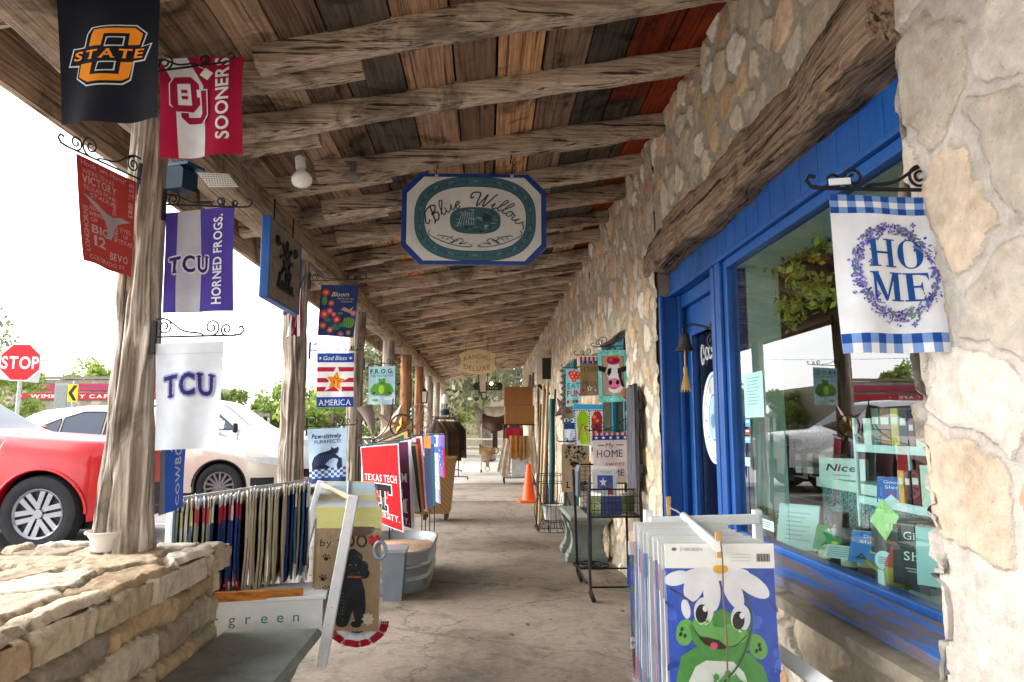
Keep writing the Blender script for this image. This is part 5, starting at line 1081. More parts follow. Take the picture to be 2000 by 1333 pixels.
# red SUV in front, nose toward the walk
car('parked_suv', 'bright red SUV with six double-spoke alloy wheels parked nearest the stone wall', -4.04, 7.75, 5.2, 1.92,
    [(0, 1.0), (.05, 1.12), (.3, 1.19), (1.35, 1.26), (1.85, 1.29), (2.6, 1.76), (2.9, 1.81), (4.6, 1.78), (4.95, 1.72), (5.2, 1.2)], [(0, .95), (.1, 1.06), (1.4, 1.17), (4.9, 1.2), (5.2, 1.1)], [.82, 3.85], .413, '#c8141c',
    [('w', [(2.1, 1.24), (2.65, 1.66), (3.3, 1.7), (3.3, 1.22)]), ('w', [(3.36, 1.22), (3.36, 1.7), (4.05, 1.68), (4.05, 1.22)]), ('w', [(4.15, 1.22), (4.15, 1.66), (4.7, 1.62), (4.8, 1.24)])], [(1.9, 2.55, .84)], taper=.42, tl=.6, spokes=6, flare=.035, double=True, lamp=(.05, .42, .9, .13, .06))
# pearl beige crossover
car('parked_crossover', 'pearl white crossover with tapered rear quarter windows parked behind the red SUV', -3.50, 11.55, 4.78, 1.88,
    [(0, .72), (.1, .86), (.5, 1.0), (1.2, 1.10), (1.35, 1.14), (2.2, 1.62), (2.6, 1.70), (3.3, 1.71), (4.0, 1.64), (4.5, 1.36), (4.78, 1.0)], [(0, .68), (.15, .8), (1.3, 1.02), (3.0, 1.1), (4.3, 1.2), (4.78, .98)], [.9, 3.65], .375, '#d6cdbd',
    [('w', [(1.7, 1.08), (2.3, 1.54), (2.85, 1.6), (2.85, 1.12)]), ('w', [(2.9, 1.12), (2.9, 1.6), (3.25, 1.6), (3.55, 1.5), (3.55, 1.16)]), ('w', [(3.6, 1.17), (3.6, 1.49), (4.12, 1.25), (4.08, 1.2)])], [(1.4, 2.15, .84)], spokes=14, lamp=(.15, .42, .78, .12), metal=.15)
# white pickup
car('pickup_truck', 'white pickup truck with a dark side mirror parked beyond the crossover', -3.35, 14.0, 5.7, 2.0,
    [(0, 1.0), (.1, 1.16), (.5, 1.24), (1.3, 1.3), (1.45, 1.33), (2.15, 1.86), (2.5, 1.92), (3.7, 1.9), (4.0, 1.5), (4.05, 1.32), (5.7, 1.3)], [(0, .95), (.15, 1.1), (1.4, 1.22), (4.0, 1.26), (5.7, 1.26)], [.95, 4.5], .41, '#e8eaec',
    [('w', [(1.72, 1.3), (2.3, 1.76), (2.85, 1.8), (2.85, 1.3)]), ('w', [(2.95, 1.3), (2.95, 1.8), (3.6, 1.78), (3.75, 1.3)])], [(1.5, 2.1, .84)], spokes=8, flare=.03, cat='pickup truck', lamp=(.1, .42, 1.0, .2))
car('parked_car', 'white car with a dark sloping windscreen at the far left behind the crossover', -10.2, 17.2, 4.6, 1.8,
    [(0, .75), (.1, .88), (.6, 1.0), (1.1, 1.08), (1.9, 1.52), (2.3, 1.58), (3.4, 1.55), (4.2, 1.15), (4.6, 1.0)], [(0, .7), (.2, .85), (1.2, 1.0), (4.2, 1.05), (4.6, .95)], [.85, 3.5], .34, '#e6e8ea',
    [('w', [(1.5, 1.05), (2.0, 1.45), (2.6, 1.5), (2.6, 1.06)]), ('w', [(2.65, 1.06), (2.65, 1.5), (3.2, 1.48), (3.6, 1.1)])], [(1.15, 1.88, .86)], spokes=10)
# ================================================================== signs and cafe
t = thing('stop_sign', 'red octagonal STOP sign on a grey post in front of a square grey sign back', 'road sign', aty(40, 780, 13.3)); c = aty(40, 708, 13.3); k = 13.3 / 1333
gm = flat('galvanised_steel', '#a3a9aa', metal=.5, rough=.5)
b = MB(); b.tube([(c.x - .03, 13.34, 0), (c.x + .01, 13.34, c.z + .3)], .035, 10); b.build('sign_post', gm, t, smooth=50)
oc = [(.385 * math.cos(math.pi / 8 + i * math.pi / 4), .385 * math.sin(math.pi / 8 + i * math.pi / 4)) for i in range(8)]
b = MB(); b.prism(oc, c, Vector((1, .12, 0)).normalized(), (0, 0, 1), (0, .01, 0)); b.build('sign_plate', paint('#e4e4e4'), t)
A = Art(100, 100, '#c31a24'); A.maxe = 50; A.poly([(50 + x * 122, 50 - y * 122) for x, y in oc], '#c31a24').up().text('STOP', 50, 50, 31, '#eceef0', w=84, bold=1)
ux = Vector((1, .12, 0)).normalized()
A.build('lettering', lambda u, v, l: c + ux * ((u - .5) * .77) + Vector((0, -.004 - l, (.5 - v) * .77)) if l else c + ux * ((u - .5) * .3) + Vector((0, .004, (.5 - v) * .3)), t, matf=paint, nu=1, nv=1, step=.002)
t = thing('square_sign', 'bare grey back of a square road sign just behind the STOP sign', 'road sign', (c.x, 13.9, 0))
b = MB(); b.cbox(aty(40, 712, 13.7), (.82, .008, .66), Matrix.Rotation(.09, 4, 'Y')); b.build('sign_plate', flat('sign_back', '#b4babb', metal=.3, rough=.5, var=.12), t)
b = MB(); q = aty(40, 712, 13.7); b.tube([(q.x, 13.73, -.05), (q.x, 13.73, q.z + .2)], .03, 8); b.build('sign_post', gm, t)
t = thing('chevron_sign', 'yellow and black chevron road sign standing in front of the cafe', 'road sign', aty(142, 800, 22)); A = Art(60, 100, '#f0c81e'); A.poly([(4, 50), (34, 6), (56, 6), (28, 50), (56, 94), (34, 94)], '#1c1c1e')
q = aty(142, 768, 22); A.build('sign_plate', lambda u, v, l: q + Vector(((u - .5) * .32, -l, (.5 - v) * .55)), t, matf=paint, nu=1, nv=1, step=.003); b = MB(); b.tube([(q.x, 22.04, -.05), (q.x, 22.04, q.z + .38)], .04, 8); b.build('sign_post', gm, t)
t = thing('utility_cabinet', 'grey roadside utility cabinet left of the chevron sign', 'cabinet', aty(122, 800, 22.5)); q = aty(125, 768, 22.5)
b = MB(); b.box((q.x - .24, 22.4, -.05), (q.x + .2, 22.8, q.z + .32)); o = b.build('cabinet_body', flat('grey_cabinet', '#9aa09c', rough=.5), t); b = MB(); b.box((q.x - .2, 22.38, .3), (q.x + .16, 22.399, q.z + .24)); b.build('cabinet_door', flat('grey_cabinet_door', '#8c928e'), t)
YC = 36
cafe = thing('cafe_building', 'low stone cafe with a crimson parapet band and a red WIMBERLEY CAFE sign', 'building', aty(120, 800, YC)); cz = lambda py: aty(120, py, YC).z; cx = lambda px: aty(px, 780, YC).x
csm = stonemat('cafe_stone', '#a39a8c', mw=.012)
stone_panel('wall', (cx(-160), YC, -.05), (1, 0, 0), (0, 0, 1), (0, -1, 0), cx(322) - cx(-160), cz(742) + .05, .07, csm, cafe, depth=.04, kind='course', seed=71, cell=.3, mw=.03, pal=[hx(c) for c in ('#b5aa98', '#a89d8c', '#c4b9a6', '#9c9284')])
b = MB(); b.box((cx(-160), YC + .06, -.05), (cx(322), YC + 10, cz(742))); b.build('wall_core', flat('cafe_side', '#a89d8c', var=.2), cafe)
b = MB(); b.box((cx(-160), YC - .15, cz(741)), (cx(324), YC + .2, cz(736))); b.build('coping', flat('weathered_coping', '#8a847a'), cafe)
b = MB(); b.box((cx(74), YC - .12, cz(763)), (cx(324), YC - .04, cz(750))); b.build('parapet_band', flat('crimson_band', '#b0365a', rough=.6, var=.12), cafe)
A = Art(300, 14, '#b81c2c'); A.maxe = 80; A.text('WIMBERLEY CAFE', 112, 7, 8, '#f0ece8', w=170, serif=1.4, bold=1).ell(8, 7, 1.8, 1.8, '#f0ece8').ell(216, 7, 1.8, 1.8, '#f0ece8')
x0, x1, za, zz_ = cx(38), cx(322), cz(768), cz(781)
b = MB(); b.box((x0, YC - .2, zz_), (x1, YC - .06, za)); sb = b.build('sign_board', paint('#b81c2c'), cafe)
A.build('lettering', lambda u, v, l: Vector((x0 + u * (x1 - x0), YC - .203 - l, za + (zz_ - za) * v)) if l else Vector((x0 + u * .5, YC - .15, za - .1 - v * .1)), sb, matf=paint, nu=1, nv=1, step=.003)
for px in (20, 90, 170, 250):
    b = MB(); b.box((cx(px), YC - .05, .8), (cx(px + 34), YC + .05, 2.1)); w = b.build('window', flat('cafe_window', '#3a4048', rough=.15), cafe)
    b = MB(); b.box((cx(px) - .06, YC - .08, .72), (cx(px + 34) + .06, YC - .051, .8)); b.build('sill', flat('cafe_sill', '#b8b0a4'), w)
# pale pergola building far behind the pickup
t = thing('pergola_house', 'small pale house with a flat pergola roof far behind the pickup', 'building', aty(500, 830, 38)); q0, q1 = aty(470, 812, 38), aty(527, 818, 38); PW = flat('pale_pergola_paint', '#cfc8ba')
b = MB(); b.box((q0.x, 38, q0.z - .05), (q1.x, 42, q0.z + .12)); b.build('roof', flat('grey_pergola_roof', '#8f8a84'), t)
b = MB(); b.box((q0.x + .2, 40, -.05), (q1.x - .2, 42, q0.z - .051)); b.build('wall', PW, t)
for i in range(5):
    x = q0.x + .1 + (q1.x - q0.x - .2) * i / 4; b = MB(); b.box((x - .06, 38.1, -.05), (x + .06, 38.22, q0.z - .051)); b.build('column', PW, t)
# power line
for i, (pa, pb) in enumerate((((0, 660), (330, 672)), ((300, 742), (700, 760)))):
    a, c = aty(*pa, 30 + i * 6), aty(*pb, 44); a = a + (a - c) * 1.2; c = c + (c - a) * 1.5; b = MB(); b.tube([a + (c - a) * k / 14 - Vector((0, 0, .9 * math.sin(math.pi * k / 14))) for k in range(15)], .012, 5)
    props(b.build('power_line', flat('cable', '#5a5a5c'), loc=a), ('thin overhead cable crossing the sky above the STOP sign', 'thin lower overhead cable crossing the sky behind the striped flags')[i], 'cable')
# ================================================================== trees
def leafmat(c1, c2, c3):
    key = ('leaf', c1, c2)
    if key in _M: return _M[key]
    m, t, p = newmat('leaves'); a = N(t, 'ShaderNodeAttribute', attribute_name='Col'); mp = mapped(t); n = N(t, 'ShaderNodeTexNoise', Scale=1.2, Detail=3); t.links.new(mp.outputs[0], n.inputs['Vector'])
    c = mix(t, a.outputs['Fac'], ramp(t, n.outputs['Fac'], [(.35, hx(c1)), (.6, hx(c2))]), hx(c3)); t.links.new(c, p.inputs['Base Color']); p.inputs['Roughness'].default_value = .55
    tr = N(t, 'ShaderNodeBsdfTranslucent'); t.links.new(c, tr.inputs['Color']); mx = N(t, 'ShaderNodeMixShader', Fac=.35); t.links.new(p.outputs[0], mx.inputs[1]); t.links.new(tr.outputs[0], mx.inputs[2]); t.links.new(mx.outputs[0], t.nodes['Material Output'].inputs['Surface'])
    _M[key] = m; return m
LG1 = leafmat('#3f5a22', '#6f8c3a', '#a3b45a'); LG2 = leafmat('#46523a', '#7b8060', '#a5a27c'); LG3 = leafmat('#4c6a28', '#86a044', '#bcc86c')
BARK = wood('tree_bark', 2, '#3a3028', '#6f6154', '#93857a', grain=.6, stain=.4)
def tree(label, base, h, r, lm, seed, n=5000, leaf=.12, trunk=.16, group='trees beyond the road', name='leafy_tree', lean=(0, 0), crown=(.62, 1, .5), cat='tree', stems=1, clumps=26):
    rs = np.random.RandomState(seed); base = Vector(base); t = thing(name, label, cat, base, group)
    b = MB(); tips = []; rr_ = random.Random(seed); cc = base + Vector((lean[0], lean[1], h * crown[0]))
    for s in range(stems):
        off = Vector((rr_.uniform(-.3, .3), rr_.uniform(-.3, .3), 0)) * (stems > 1); mid = base + off * 2 + (cc - base) * .5 + Vector((rr_.uniform(-.2, .2), rr_.uniform(-.2, .2), 0)) * h * .15
        path = crom([base + off, base + off * 1.3 + (mid - base - off) * .5, mid, cc], 5); b.tube(path, [trunk * (1 - .6 * i / len(path)) / stems ** .4 for i in range(len(path))], 9)
        for k in range(6):
            a = rr_.uniform(0, 6.28); e = cc + Vector((math.cos(a) * r * .7, math.sin(a) * r * .7, rr_.uniform(-.1, .8) * h * crown[2] * .6)); p0 = path[rr_.randint(len(path) // 2, len(path) - 1)]
            b.tube(crom([p0, (p0 + e) / 2 + Vector((0, 0, .06 * h)), e], 5), [trunk * .34, trunk * .3, trunk * .26, trunk * .2, trunk * .16, trunk * .14, trunk * .12, trunk * .1, trunk * .08, trunk * .06, trunk * .04][:11], 6)
    b.build('trunk', BARK, t, smooth=60)
    cl = rs.normal(size=(clumps, 3)); cl /= np.linalg.norm(cl, axis=1)[:, None]; cl *= (rs.uniform(.35, 1, (clumps, 1)) ** .6); cr = rs.uniform(.22, .42, clumps)
    i = rs.randint(0, clumps, n); d = rs.normal(size=(n, 3)); d /= np.linalg.norm(d, axis=1)[:, None]; P = cl[i] + d * (cr[i] * rs.uniform(.45, 1.05, n))[:, None]
    P = P * np.array([r, r, h * crown[2] * crown[1]]) + np.array(cc)
    P = P[P[:, 2] > base.z + .05]; n = len(P)
    nr = rs.normal(size=(n, 3)); nr /= np.linalg.norm(nr, axis=1)[:, None]; tg = np.cross(nr, rs.normal(size=(n, 3))); tg /= np.linalg.norm(tg, axis=1)[:, None]; bt = np.cross(nr, tg); s = leaf * rs.uniform(.6, 1.4, (n, 1))
    V = np.stack([P - tg * s, P - bt * s * .45, P + tg * s, P + bt * s * .45], 1).reshape(-1, 3); g = np.repeat(rs.uniform(0, .8, n), 4)[:, None] * np.ones((1, 3))
    npmesh('crown', V, np.arange(4 * n).reshape(-1, 4), lm, t, g, smooth=False); return t
tree('round green tree standing behind the pale pergola house', aty(585, 830, 40) * 1 - Vector((0, 0, 1.3)), 3.3, 2.3, LG1, 1, 3800, .16)
tree('bushy green tree behind the pickup, left of the pergola house', Vector((aty(450, 830, 42).x, 42, 0)), 3.2, 1.5, LG1, 2, 3000, .15)
tree('low rounded tree between the first two porch posts and the pergola house', Vector((aty(548, 830, 46).x, 46, 0)), 3.1, 1.9, LG3, 3, 3000, .16)
tree('yellow green tree seen between the striped flag and the frog flag', Vector((aty(650, 830, 34).x, 34, 0)), 3.1, 2.2, LG3, 4, 4000, .15)
tree('leafy tree behind the frog flag', Vector((aty(735, 830, 36).x, 36, 0)), 4.4, 2.2, LG1, 5, 4500, .15)
tree('treetop showing over the cafe roof beside the gnarled post', Vector((aty(182, 740, 48).x, 48, 0)), 5.5, 2.2, LG3, 6, 5000, .17)
tree('shrubby tree at the left edge by the STOP sign', Vector((aty(-5, 790, 26).x, 26, 0)), 3.2, 1.7, LG3, 7, 4000, .12)
tree('tall thin-leaved tree at the left edge of the cafe', Vector((aty(-40, 700, 30).x, 30, 0)), 6.2, 1.6, LG2, 8, 1500, .12, trunk=.12)
tree('dusty leafed oak at the end of the walk with a dark leaning trunk', Vector((aty(955, 830, 27).x, 27, 0)), 7.4, 3.4, LG2, 9, 5500, .15, trunk=.3, group='oaks past the end of the porch', lean=(-.5, .5), crown=(.66, 1, .34))
tree('grey green oak behind the cardboard boxes at the end of the walk', Vector((aty(1010, 830, 33).x, 33, 0)), 7.6, 3.8, LG2, 10, 7000, .17, trunk=.26, group='oaks past the end of the porch', crown=(.6, 1, .36))
tree('bright green oak at the left of the end of the walk', Vector((aty(890, 830, 35).x, 35, 0)), 7.0, 3.0, LG3, 11, 6500, .16, trunk=.2, group='oaks past the end of the porch', lean=(-.6, 0))
tree('multi-stemmed tree beyond the last cedar posts', Vector((aty(810, 830, 29).x, 29, 0)), 5.5, 2.3, LG2, 12, 6000, .14, stems=3, group='oaks past the end of the porch')
tree('spreading tree at the roadside left of the cafe', Vector((-24, 20, 0)), 5.2, 2.6, LG1, 13, 4000, .17)
# rail fence and building at the far end
t = thing('rail_fence', 'pale pipe rail fence beyond the end of the walk', 'fence', (0, 25.5, 0)); PL = flat('pale_rail', '#cfcdbf', var=.15)
for z in (.35, .62, .9):
    b = MB(); b.tube([(-5, 25.5, z + .05), (0, 25.5, z - .03), (5, 25.5, z + .06)], .028, 6); b.build('rail', PL, t)
for x in (-4, -2.4, -.9, .7, 2.2, 3.8):
    b = MB(); b.tube([(x, 25.55, -.05), (x, 25.55, 1.0)], .04, 7); b.build('fence_post', PL, t)
t = thing('far_shed', 'pale low building behind the oaks at the end of the walk', 'building', (0, 44, 0))
b = MB(); b.box((-6, 44, -.05), (6, 50, 2.6)); b.build('wall', flat('pale_render', '#b9ac98', var=.2, scale=2), t); b = MB(); b.prism([(-.4, 2.6), (6.4, 2.6), (3, 3.9)], (-6.3, 43.6, 0), (0, 1, 0), (0, 0, 1), (12.6, 0, 0)); b.build('roof', flat('brown_roof', '#6d5a48', var=.2), t)
for x in (-3.4, -.6, 2.2):
    b = MB(); b.box((x, 43.95, .9), (x + 1, 44.02, 2.0)); w = b.build('window', flat('shed_window', '#3c4246', rough=.15), t); b = MB(); b.box((x - .06, 43.92, .82), (x + 1.06, 43.98, .9)); b.build('sill', PL, w)
# ================================================================== goods along the walk: left side
p = atz(203, 1078, .824); b = MB(); b.lathe([(0, .004), (.042, .004), (.048, .012), (.052, .05), (.066, .072), (.07, .08), (.066, .082), (.05, .06), (.044, .016), (0, .014)], 28, p)
t = thing('bowl', 'white ribbed bowl standing on the flagstone cap beside the gnarled post', 'bowl', p); b.build('bowl_body', flat('white_glazed', '#dedad2', rough=.35, var=.06), t, smooth=50); b = MB(); b.tube([p + Vector((.069 * math.cos(a), .069 * math.sin(a), .078)) for a in [i * math.pi / 16 for i in range(32)]], .005, 6, closed=True); b.build('rim', flat('white_glazed', '#dedad2', rough=.35, var=.06), t, smooth=60)
CB = concrete('grey_green_cast_stone', '#7f8780', '#565e58', 3, .5, spots=False)
def stonebench(label, x0, x1, y0, y1, H, legs, legx):
    t = thing('concrete_bench', label, 'bench', ((x0 + x1) / 2, (y0 + y1) / 2, 0), 'cast concrete benches'); b = MB()
    pr = [(0, 0), (.012, .012), (.012, .022), (.03, .03), (.035, .045), (.028, .06), (.02, .07)]; cx, cy = (x0 + x1) / 2, (y0 + y1) / 2; hx_, hy = (x1 - x0) / 2 - .035, (y1 - y0) / 2 - .035
    vs = []; n = len(pr)
    for o_, z in pr:
        for sx, sy in ((-1, -1), (1, -1), (1, 1), (-1, 1)): vs.append((cx + sx * (hx_ + o_), cy + sy * (hy + o_), H - .07 + z))
    fs = [(i * 4 + k, i * 4 + (k + 1) % 4, i * 4 + 4 + (k + 1) % 4, i * 4 + 4 + k) for i in range(n - 1) for k in range(4)] + [(3, 2, 1, 0), (n * 4 - 4, n * 4 - 3, n * 4 - 2, n * 4 - 1)]
    b.add(vs, fs); b.build('seat', CB, t)
    for ly in legs:
        b = MB(); prof = [(.20, 0), (.20, .05), (.185, .065), (.185, .085), (.165, .1), (.145, .16), (.14, .22), (.15, .28), (.175, .33), (.185, H - .07)]; vs = []
        for w, z in prof:
            for sx, sy in ((-1, -1), (1, -1), (1, 1), (-1, 1)): vs.append((legx + sx * w, ly + sy * w * .55, z))
        n = len(prof); b.add(vs, [(i * 4 + k, i * 4 + (k + 1) % 4, i * 4 + 4 + (k + 1) % 4, i * 4 + 4 + k) for i in range(n - 1) for k in range(4)] + [(3, 2, 1, 0)]); b.build('leg', CB, t)
stonebench('grey cast concrete bench against the low stone wall in the near left corner', -1.165, -.735, 1.75, 3.22, .43, (2.05, 2.85), -.95)
stonebench('grey green concrete bench by the stone wall behind the wire rack', .80, 1.2, 6.72, 7.75, .45, (7.0, 7.5), .99)
# ---- packaged garden flags: one thing each, a folded cloth in a clear sleeve with a printed header
def pack(label, top, right, w, h, col, group, art=None, head='#e2e2de', hh=.05, col2=None, name='packaged_flag', bulge=0, sleeve=True):
    """top: middle of the upper edge; right: unit direction of the width"""
    top, right = Vector(top), Vector(right).normalized(); dn = Vector((0, 0, -1)); n = right.cross(Vector((0, 0, 1))).normalized()
    t = thing(name, label, 'flag', top, group); th = .0052; b = MB().mat(cloth(col)); ph = rnd.random() * 6
    sw = rnd.uniform(-.02, .02); tl = rnd.uniform(-.012, .012)
    S_ = lambda u, v, l: top + right * ((u - .5) * w + sw * v * .4) + dn * (hh + v * (h - hh) + tl * (u - .5)) + n * (l + .006 * math.sin(v * 5 + ph) * v + .004 * math.sin(u * 6 + ph) * v)
    if art is None:
        g = lambda l: [[S_(i / 3, j / 6, l) for j in range(7)] for i in range(4)]
        b.grid(g(th), 4, 7).grid(g(-th), 4, 7)
        e = [S_(i / 3, 0, th) for i in range(4)], [S_(i / 3, 0, -th) for i in range(4)]
        for u in (0, 1):
            for j in range(6):
                if col2 and j in (0, 5): b.mat(cloth(col2))
                else: b.mat(cloth(col))
                b.add([S_(u, j / 6, th), S_(u, j / 6, -th), S_(u, (j + 1) / 6, -th), S_(u, (j + 1) / 6, th)], [(0, 1, 2, 3)])
        b.build('cloth', None, t, recalc=False)
    else: art.build('cloth', S_, t)
    b = MB(); H = lambda u, v, l: top + right * ((u - .5) * w * 1.01) + dn * (v * hh) + n * l
    b.box((0, 0, 0), (1, 1, 1)); b.v = [H(v.x, v.y, (v.z - .5) * .004) for v in b.v]; b.build('header_card', paint(head), t)
    if sleeve:
        b = MB(); ov = .018; f = lambda s: [[top + right * ((u - .5) * (w + ov * 2)) + dn * (v * (h + ov)) + n * s * ((.019 if art else .0065) + .004 * math.sin(u * 3.14) + .003 * math.sin(v * 9 + ph)) for v in [j / 6 for j in range(7)]] for u in [i / 4 for i in range(5)]]
        b.grid(f(1), 5, 7).grid(f(-1), 5, 7); b.build('clear_sleeve', plastic_film(), t, smooth=60)
    return t
cartw = WHITEP()
cart = thing('flag_cart', 'white painted display cart of packaged garden flags beside the end of the low wall', 'cart', (-1.0, 3.6, 0))
def plank(name, a, c, w, d, parent, m=None, up=(0, 1, 0)):
    b = MB(); b.bar(a, c, w, d, up); o = b.build(name, m or cartw, parent); bv = o.modifiers.new('edge', 'BEVEL'); bv.width = .004; bv.segments = 2; return o
Af, Bf = aty(627, 1302, 3.38), aty(691, 968, 3.42); plank('leg', Af, Bf, .05, .035, cart)
Ab, Bb = aty(592, 1130, 4.15), aty(629, 940, 4.15); plank('leg', Vector((Ab.x - .12, 4.15, .1)), Bb, .05, .035, cart)
b = MB(); b.tube([Bf + Vector((0, 0, -.02)), Bb + Vector((0, 0, -.02))], .014, 10); b.build('handle', flat('pale_dowel', '#b59a78', var=.15), cart)
R0, R1 = Vector((-1.55, 3.50, .965)), Vector((-.955, 3.80, 1.035))
b = MB(); b.tube([R0, R1], .009, 8); b.build('hanging_rod', flat('steel_rod', '#b8b8b8', metal=.7, rough=.35), cart)
plank('post', Vector((-1.56, 3.52, .1)), Vector((-1.56, 3.52, 1.0)), .04, .04, cart)
L0, L1 = Vector((-1.56, 3.32, .43)), Vector((-.78, 3.42, .435))
plank('name_board', L0, L1, .15, .02, cart, up=(0, 1, 0))
plank('shelf', L0 + Vector((0, .12, .085)), L1 + Vector((-.0, .12, .085)), .02, .30, cart, up=(0, 1, 0)); plank('shelf_edge', L0 + Vector((0, -.03, .105)), L1 + Vector((-.09, -.03, .105)), .045, .02, cart, wood('orange_pine', 0, '#9a5a20', '#b87430', '#cf8f48', stain=.15, crack=.15))
A = Art(90, 14, '#e4e6e6'); A.maxe = 40
for i, ch in enumerate('evergreen'): A.text(ch, 6 + i * 9.8, 7, 7, '#1f7f6a')
A.build('lettering', lambda u, v, l: L0.lerp(L1, .06 + .84 * u) + Vector((.0, -.0105 - l, .05 - .1 * v)) if l else L0.lerp(L1, .3 + .1 * u) + Vector((0, 0, .02 - .04 * v)), cart, matf=paint, nu=1, nv=1)
c = aty(627, 1326, 3.36); c.z = .062; b = MB(); Rq = Matrix.Rotation(math.pi / 2, 4, 'Y'); b.lathe([(.04, -.016), (.062, -.012), (.062, .012), (.04, .016)], 24, c, Rq); wh = b.build('wheel', TYRE, cart, smooth=40); b = MB(); b.lathe([(0, -.012), (.042, -.014), (.042, .014), (0, .012)], 20, c, Rq); b.build('hub', flat('white_hub', '#d8d8d8', rough=.3), wh)
c2 = Vector((Ab.x - .12, 4.15, .062)); b = MB(); b.lathe([(.04, -.016), (.062, -.012), (.062, .012), (.04, .016)], 20, c2, Rq); b.build('wheel', TYRE, cart, smooth=40)
for q in (.0, .30, .62):
    for pt in (Af, Bf): pass
b = MB()
for f_ in (.08, .16, .24, .34, .45, .9): b.lathe([(.006, -.003), (0, 0)], 8, Af.lerp(Bf, f_) + Vector((0, -.0185, 0)), Matrix.Rotation(math.pi / 2, 4, 'X'))
b.build('bolt', IRON(), cart)
BE = ['#c4b498', '#b5a58a', '#cfc0a6', '#a8997f', '#c2b29c']; n = 36
for i in range(n):
    f_ = i / (n - 1); q = R0.lerp(R1, f_ * .97 + .015)
    if f_ < .27: col = rnd.choice(['#9a6a78', '#7f9486', '#6a8496', '#a8c0c8', '#b0a492', '#c8c4ba', '#8a8278', '#c8c090', '#d0d2d4']); c2_ = rnd.choice([None, '#d0c070', '#c8484a']); lab = 'thin packaged flag in the left bunch on the cart, above the stone wall'; g = 'packaged flags in the left bunch'
    elif f_ < .5: col = rnd.choice(['#243f7c', '#1f3468', '#2c4a8c', '#a8987c']); c2_ = rnd.choice(['#b02838', '#dcdce0', '#b02838']); lab = 'navy or beige packaged flag with red ends, edge-on on the cart rod'; g = 'navy packaged flags on the cart rod'
    elif f_ < .83: col = rnd.choice(BE); c2_ = None; lab = 'beige burlap packaged flag, edge-on in the middle of the cart rod'; g = 'beige packaged flags on the cart rod'
    else: col = rnd.choice(['#243f7c', '#3f6a8c', '#7a8894', '#8f4a6a', '#9c8c72', '#2a3850']); c2_ = rnd.choice([None, '#c8c8cc']); lab = 'dark mixed packaged flag at the right end of the cart rod'; g = 'packaged flags at the right end of the cart rod'
    a = math.atan2(q.x, q.y) + rnd.uniform(-.05, .05) + .02
    pack(lab, q + Vector((0, 0, -.004 + rnd.uniform(-.008, .006))), (math.sin(a), math.cos(a), 0), .31, rnd.uniform(.46, .49), col, g, col2=c2_, hh=.045, head=rnd.choice(['#d8d8d6', '#d0ccc0', '#cfcfd4', '#c8bca8']))
# facing row with the poodle flag in front
rod0, rod1 = Vector((-.69, 3.47, .915)), Vector((-.86, 4.35, .985)); b = MB(); b.tube([rod0, rod1], .009, 8); b.build('hanging_rod', flat('steel_rod', '#b8b8b8', metal=.7, rough=.35), cart)
A = Art(100, 150, '#a8906f')
for i in range(14): A.rect(i * 7.2, 0, i * 7.2 + .6, 150, '#9c8465')
A.up().text('by T', 24, 22, 11, '#2c2620', w=36).text('DO', 62, 18, 19, '#26221e', w=34, bold=1).poly([(80, 12), (85, 8), (90, 12), (95, 8), (99, 13), (97, 21), (90, 30), (82, 21)], '#c8242e').ell(64, 0, 26, 12, '#6a5846')
for x, y in ((16, 46), (12, 76), (18, 92)): paw(x, y, 6, .2, '#26221e')
A.up(); PD = '#23262c'
for x, y, r in ((58, 50, 13), (52, 44, 9), (64, 43, 9), (58, 38, 8), (44, 56, 9), (73, 56, 9), (42, 66, 7), (76, 66, 8), (58, 60, 11)): A.ell(x, y, r, r, PD, n=14)
A.poly([(48, 66), (70, 66), (78, 92), (80, 118), (76, 138), (66, 140), (60, 120), (54, 140), (38, 140), (30, 132), (28, 108), (40, 88)], PD).ell(76, 132, 8, 6, PD).ell(44, 140, 9, 5, PD).ell(66, 140, 8, 5, PD).up()
for i in range(5):
    for j in range(7): A.rect(31 + i * 3.4, 94 + j * 5, 32.6 + i * 3.4, 97 + j * 5, '#5a6676')
A.rect(50, 70, 72, 72.5, '#b85a2a').ell(58, 62, 3, 2, '#101014').star(84, 132, 10, '#d8d0ae', .7, n=8).ell(54, 54, 1.4, 1.4, '#8a8a90').ell(63, 54, 1.4, 1.4, '#8a8a90')
hc = Art(100, 26, '#d9d8a0')
pack('burlap poodle flag in a clear sleeve at the front of the white cart', aty(683, 992, 3.5), (1, -.05, 0), .32, .585, '#a8906f', None, art=A, hh=.10, head='#ccc87a')
ring_ = aty(742, 1075, 3.46); b = MB(); b.tube([ring_ + Vector((.028 * math.cos(a), 0, .04 * math.sin(a))) for a in [i * math.pi / 12 for i in range(24)]], .009, 8, closed=True); props(b.build('grey_ring', flat('grey_blue_ring', '#8f9ca8', rough=.4, metal=.3), loc=ring_, smooth=60), 'grey blue ring hanging at the right edge of the poodle flag', 'ring')
A = Art(100, 62, '#b8a890'); A = Art(100, 60, '#d9dbe0')
def fan(u, v, l, c=aty(698, 1214, 3.56)): a = math.pi * (1 + u); r = .02 + .13 * v; return c + Vector((r * math.cos(a) * 1.05, -l - .004 * math.sin(u * 40), r * math.sin(a) * .82))
A.rect(0, 42, 100, 60, '#b02234').rect(0, 22, 100, 30, '#d4d6da').rect(0, 8, 100, 24, '#26366e').up()
for i in range(10): A.star(5 + i * 10, 16, 4, '#e4e6ea')
A.rect(0, 0, 100, 8, '#b02234')
props(A.build('bunting', fan, loc=aty(698, 1214, 3.56), nu=30, nv=6), 'red white and blue half-round bunting hanging below the poodle flag', 'bunting')
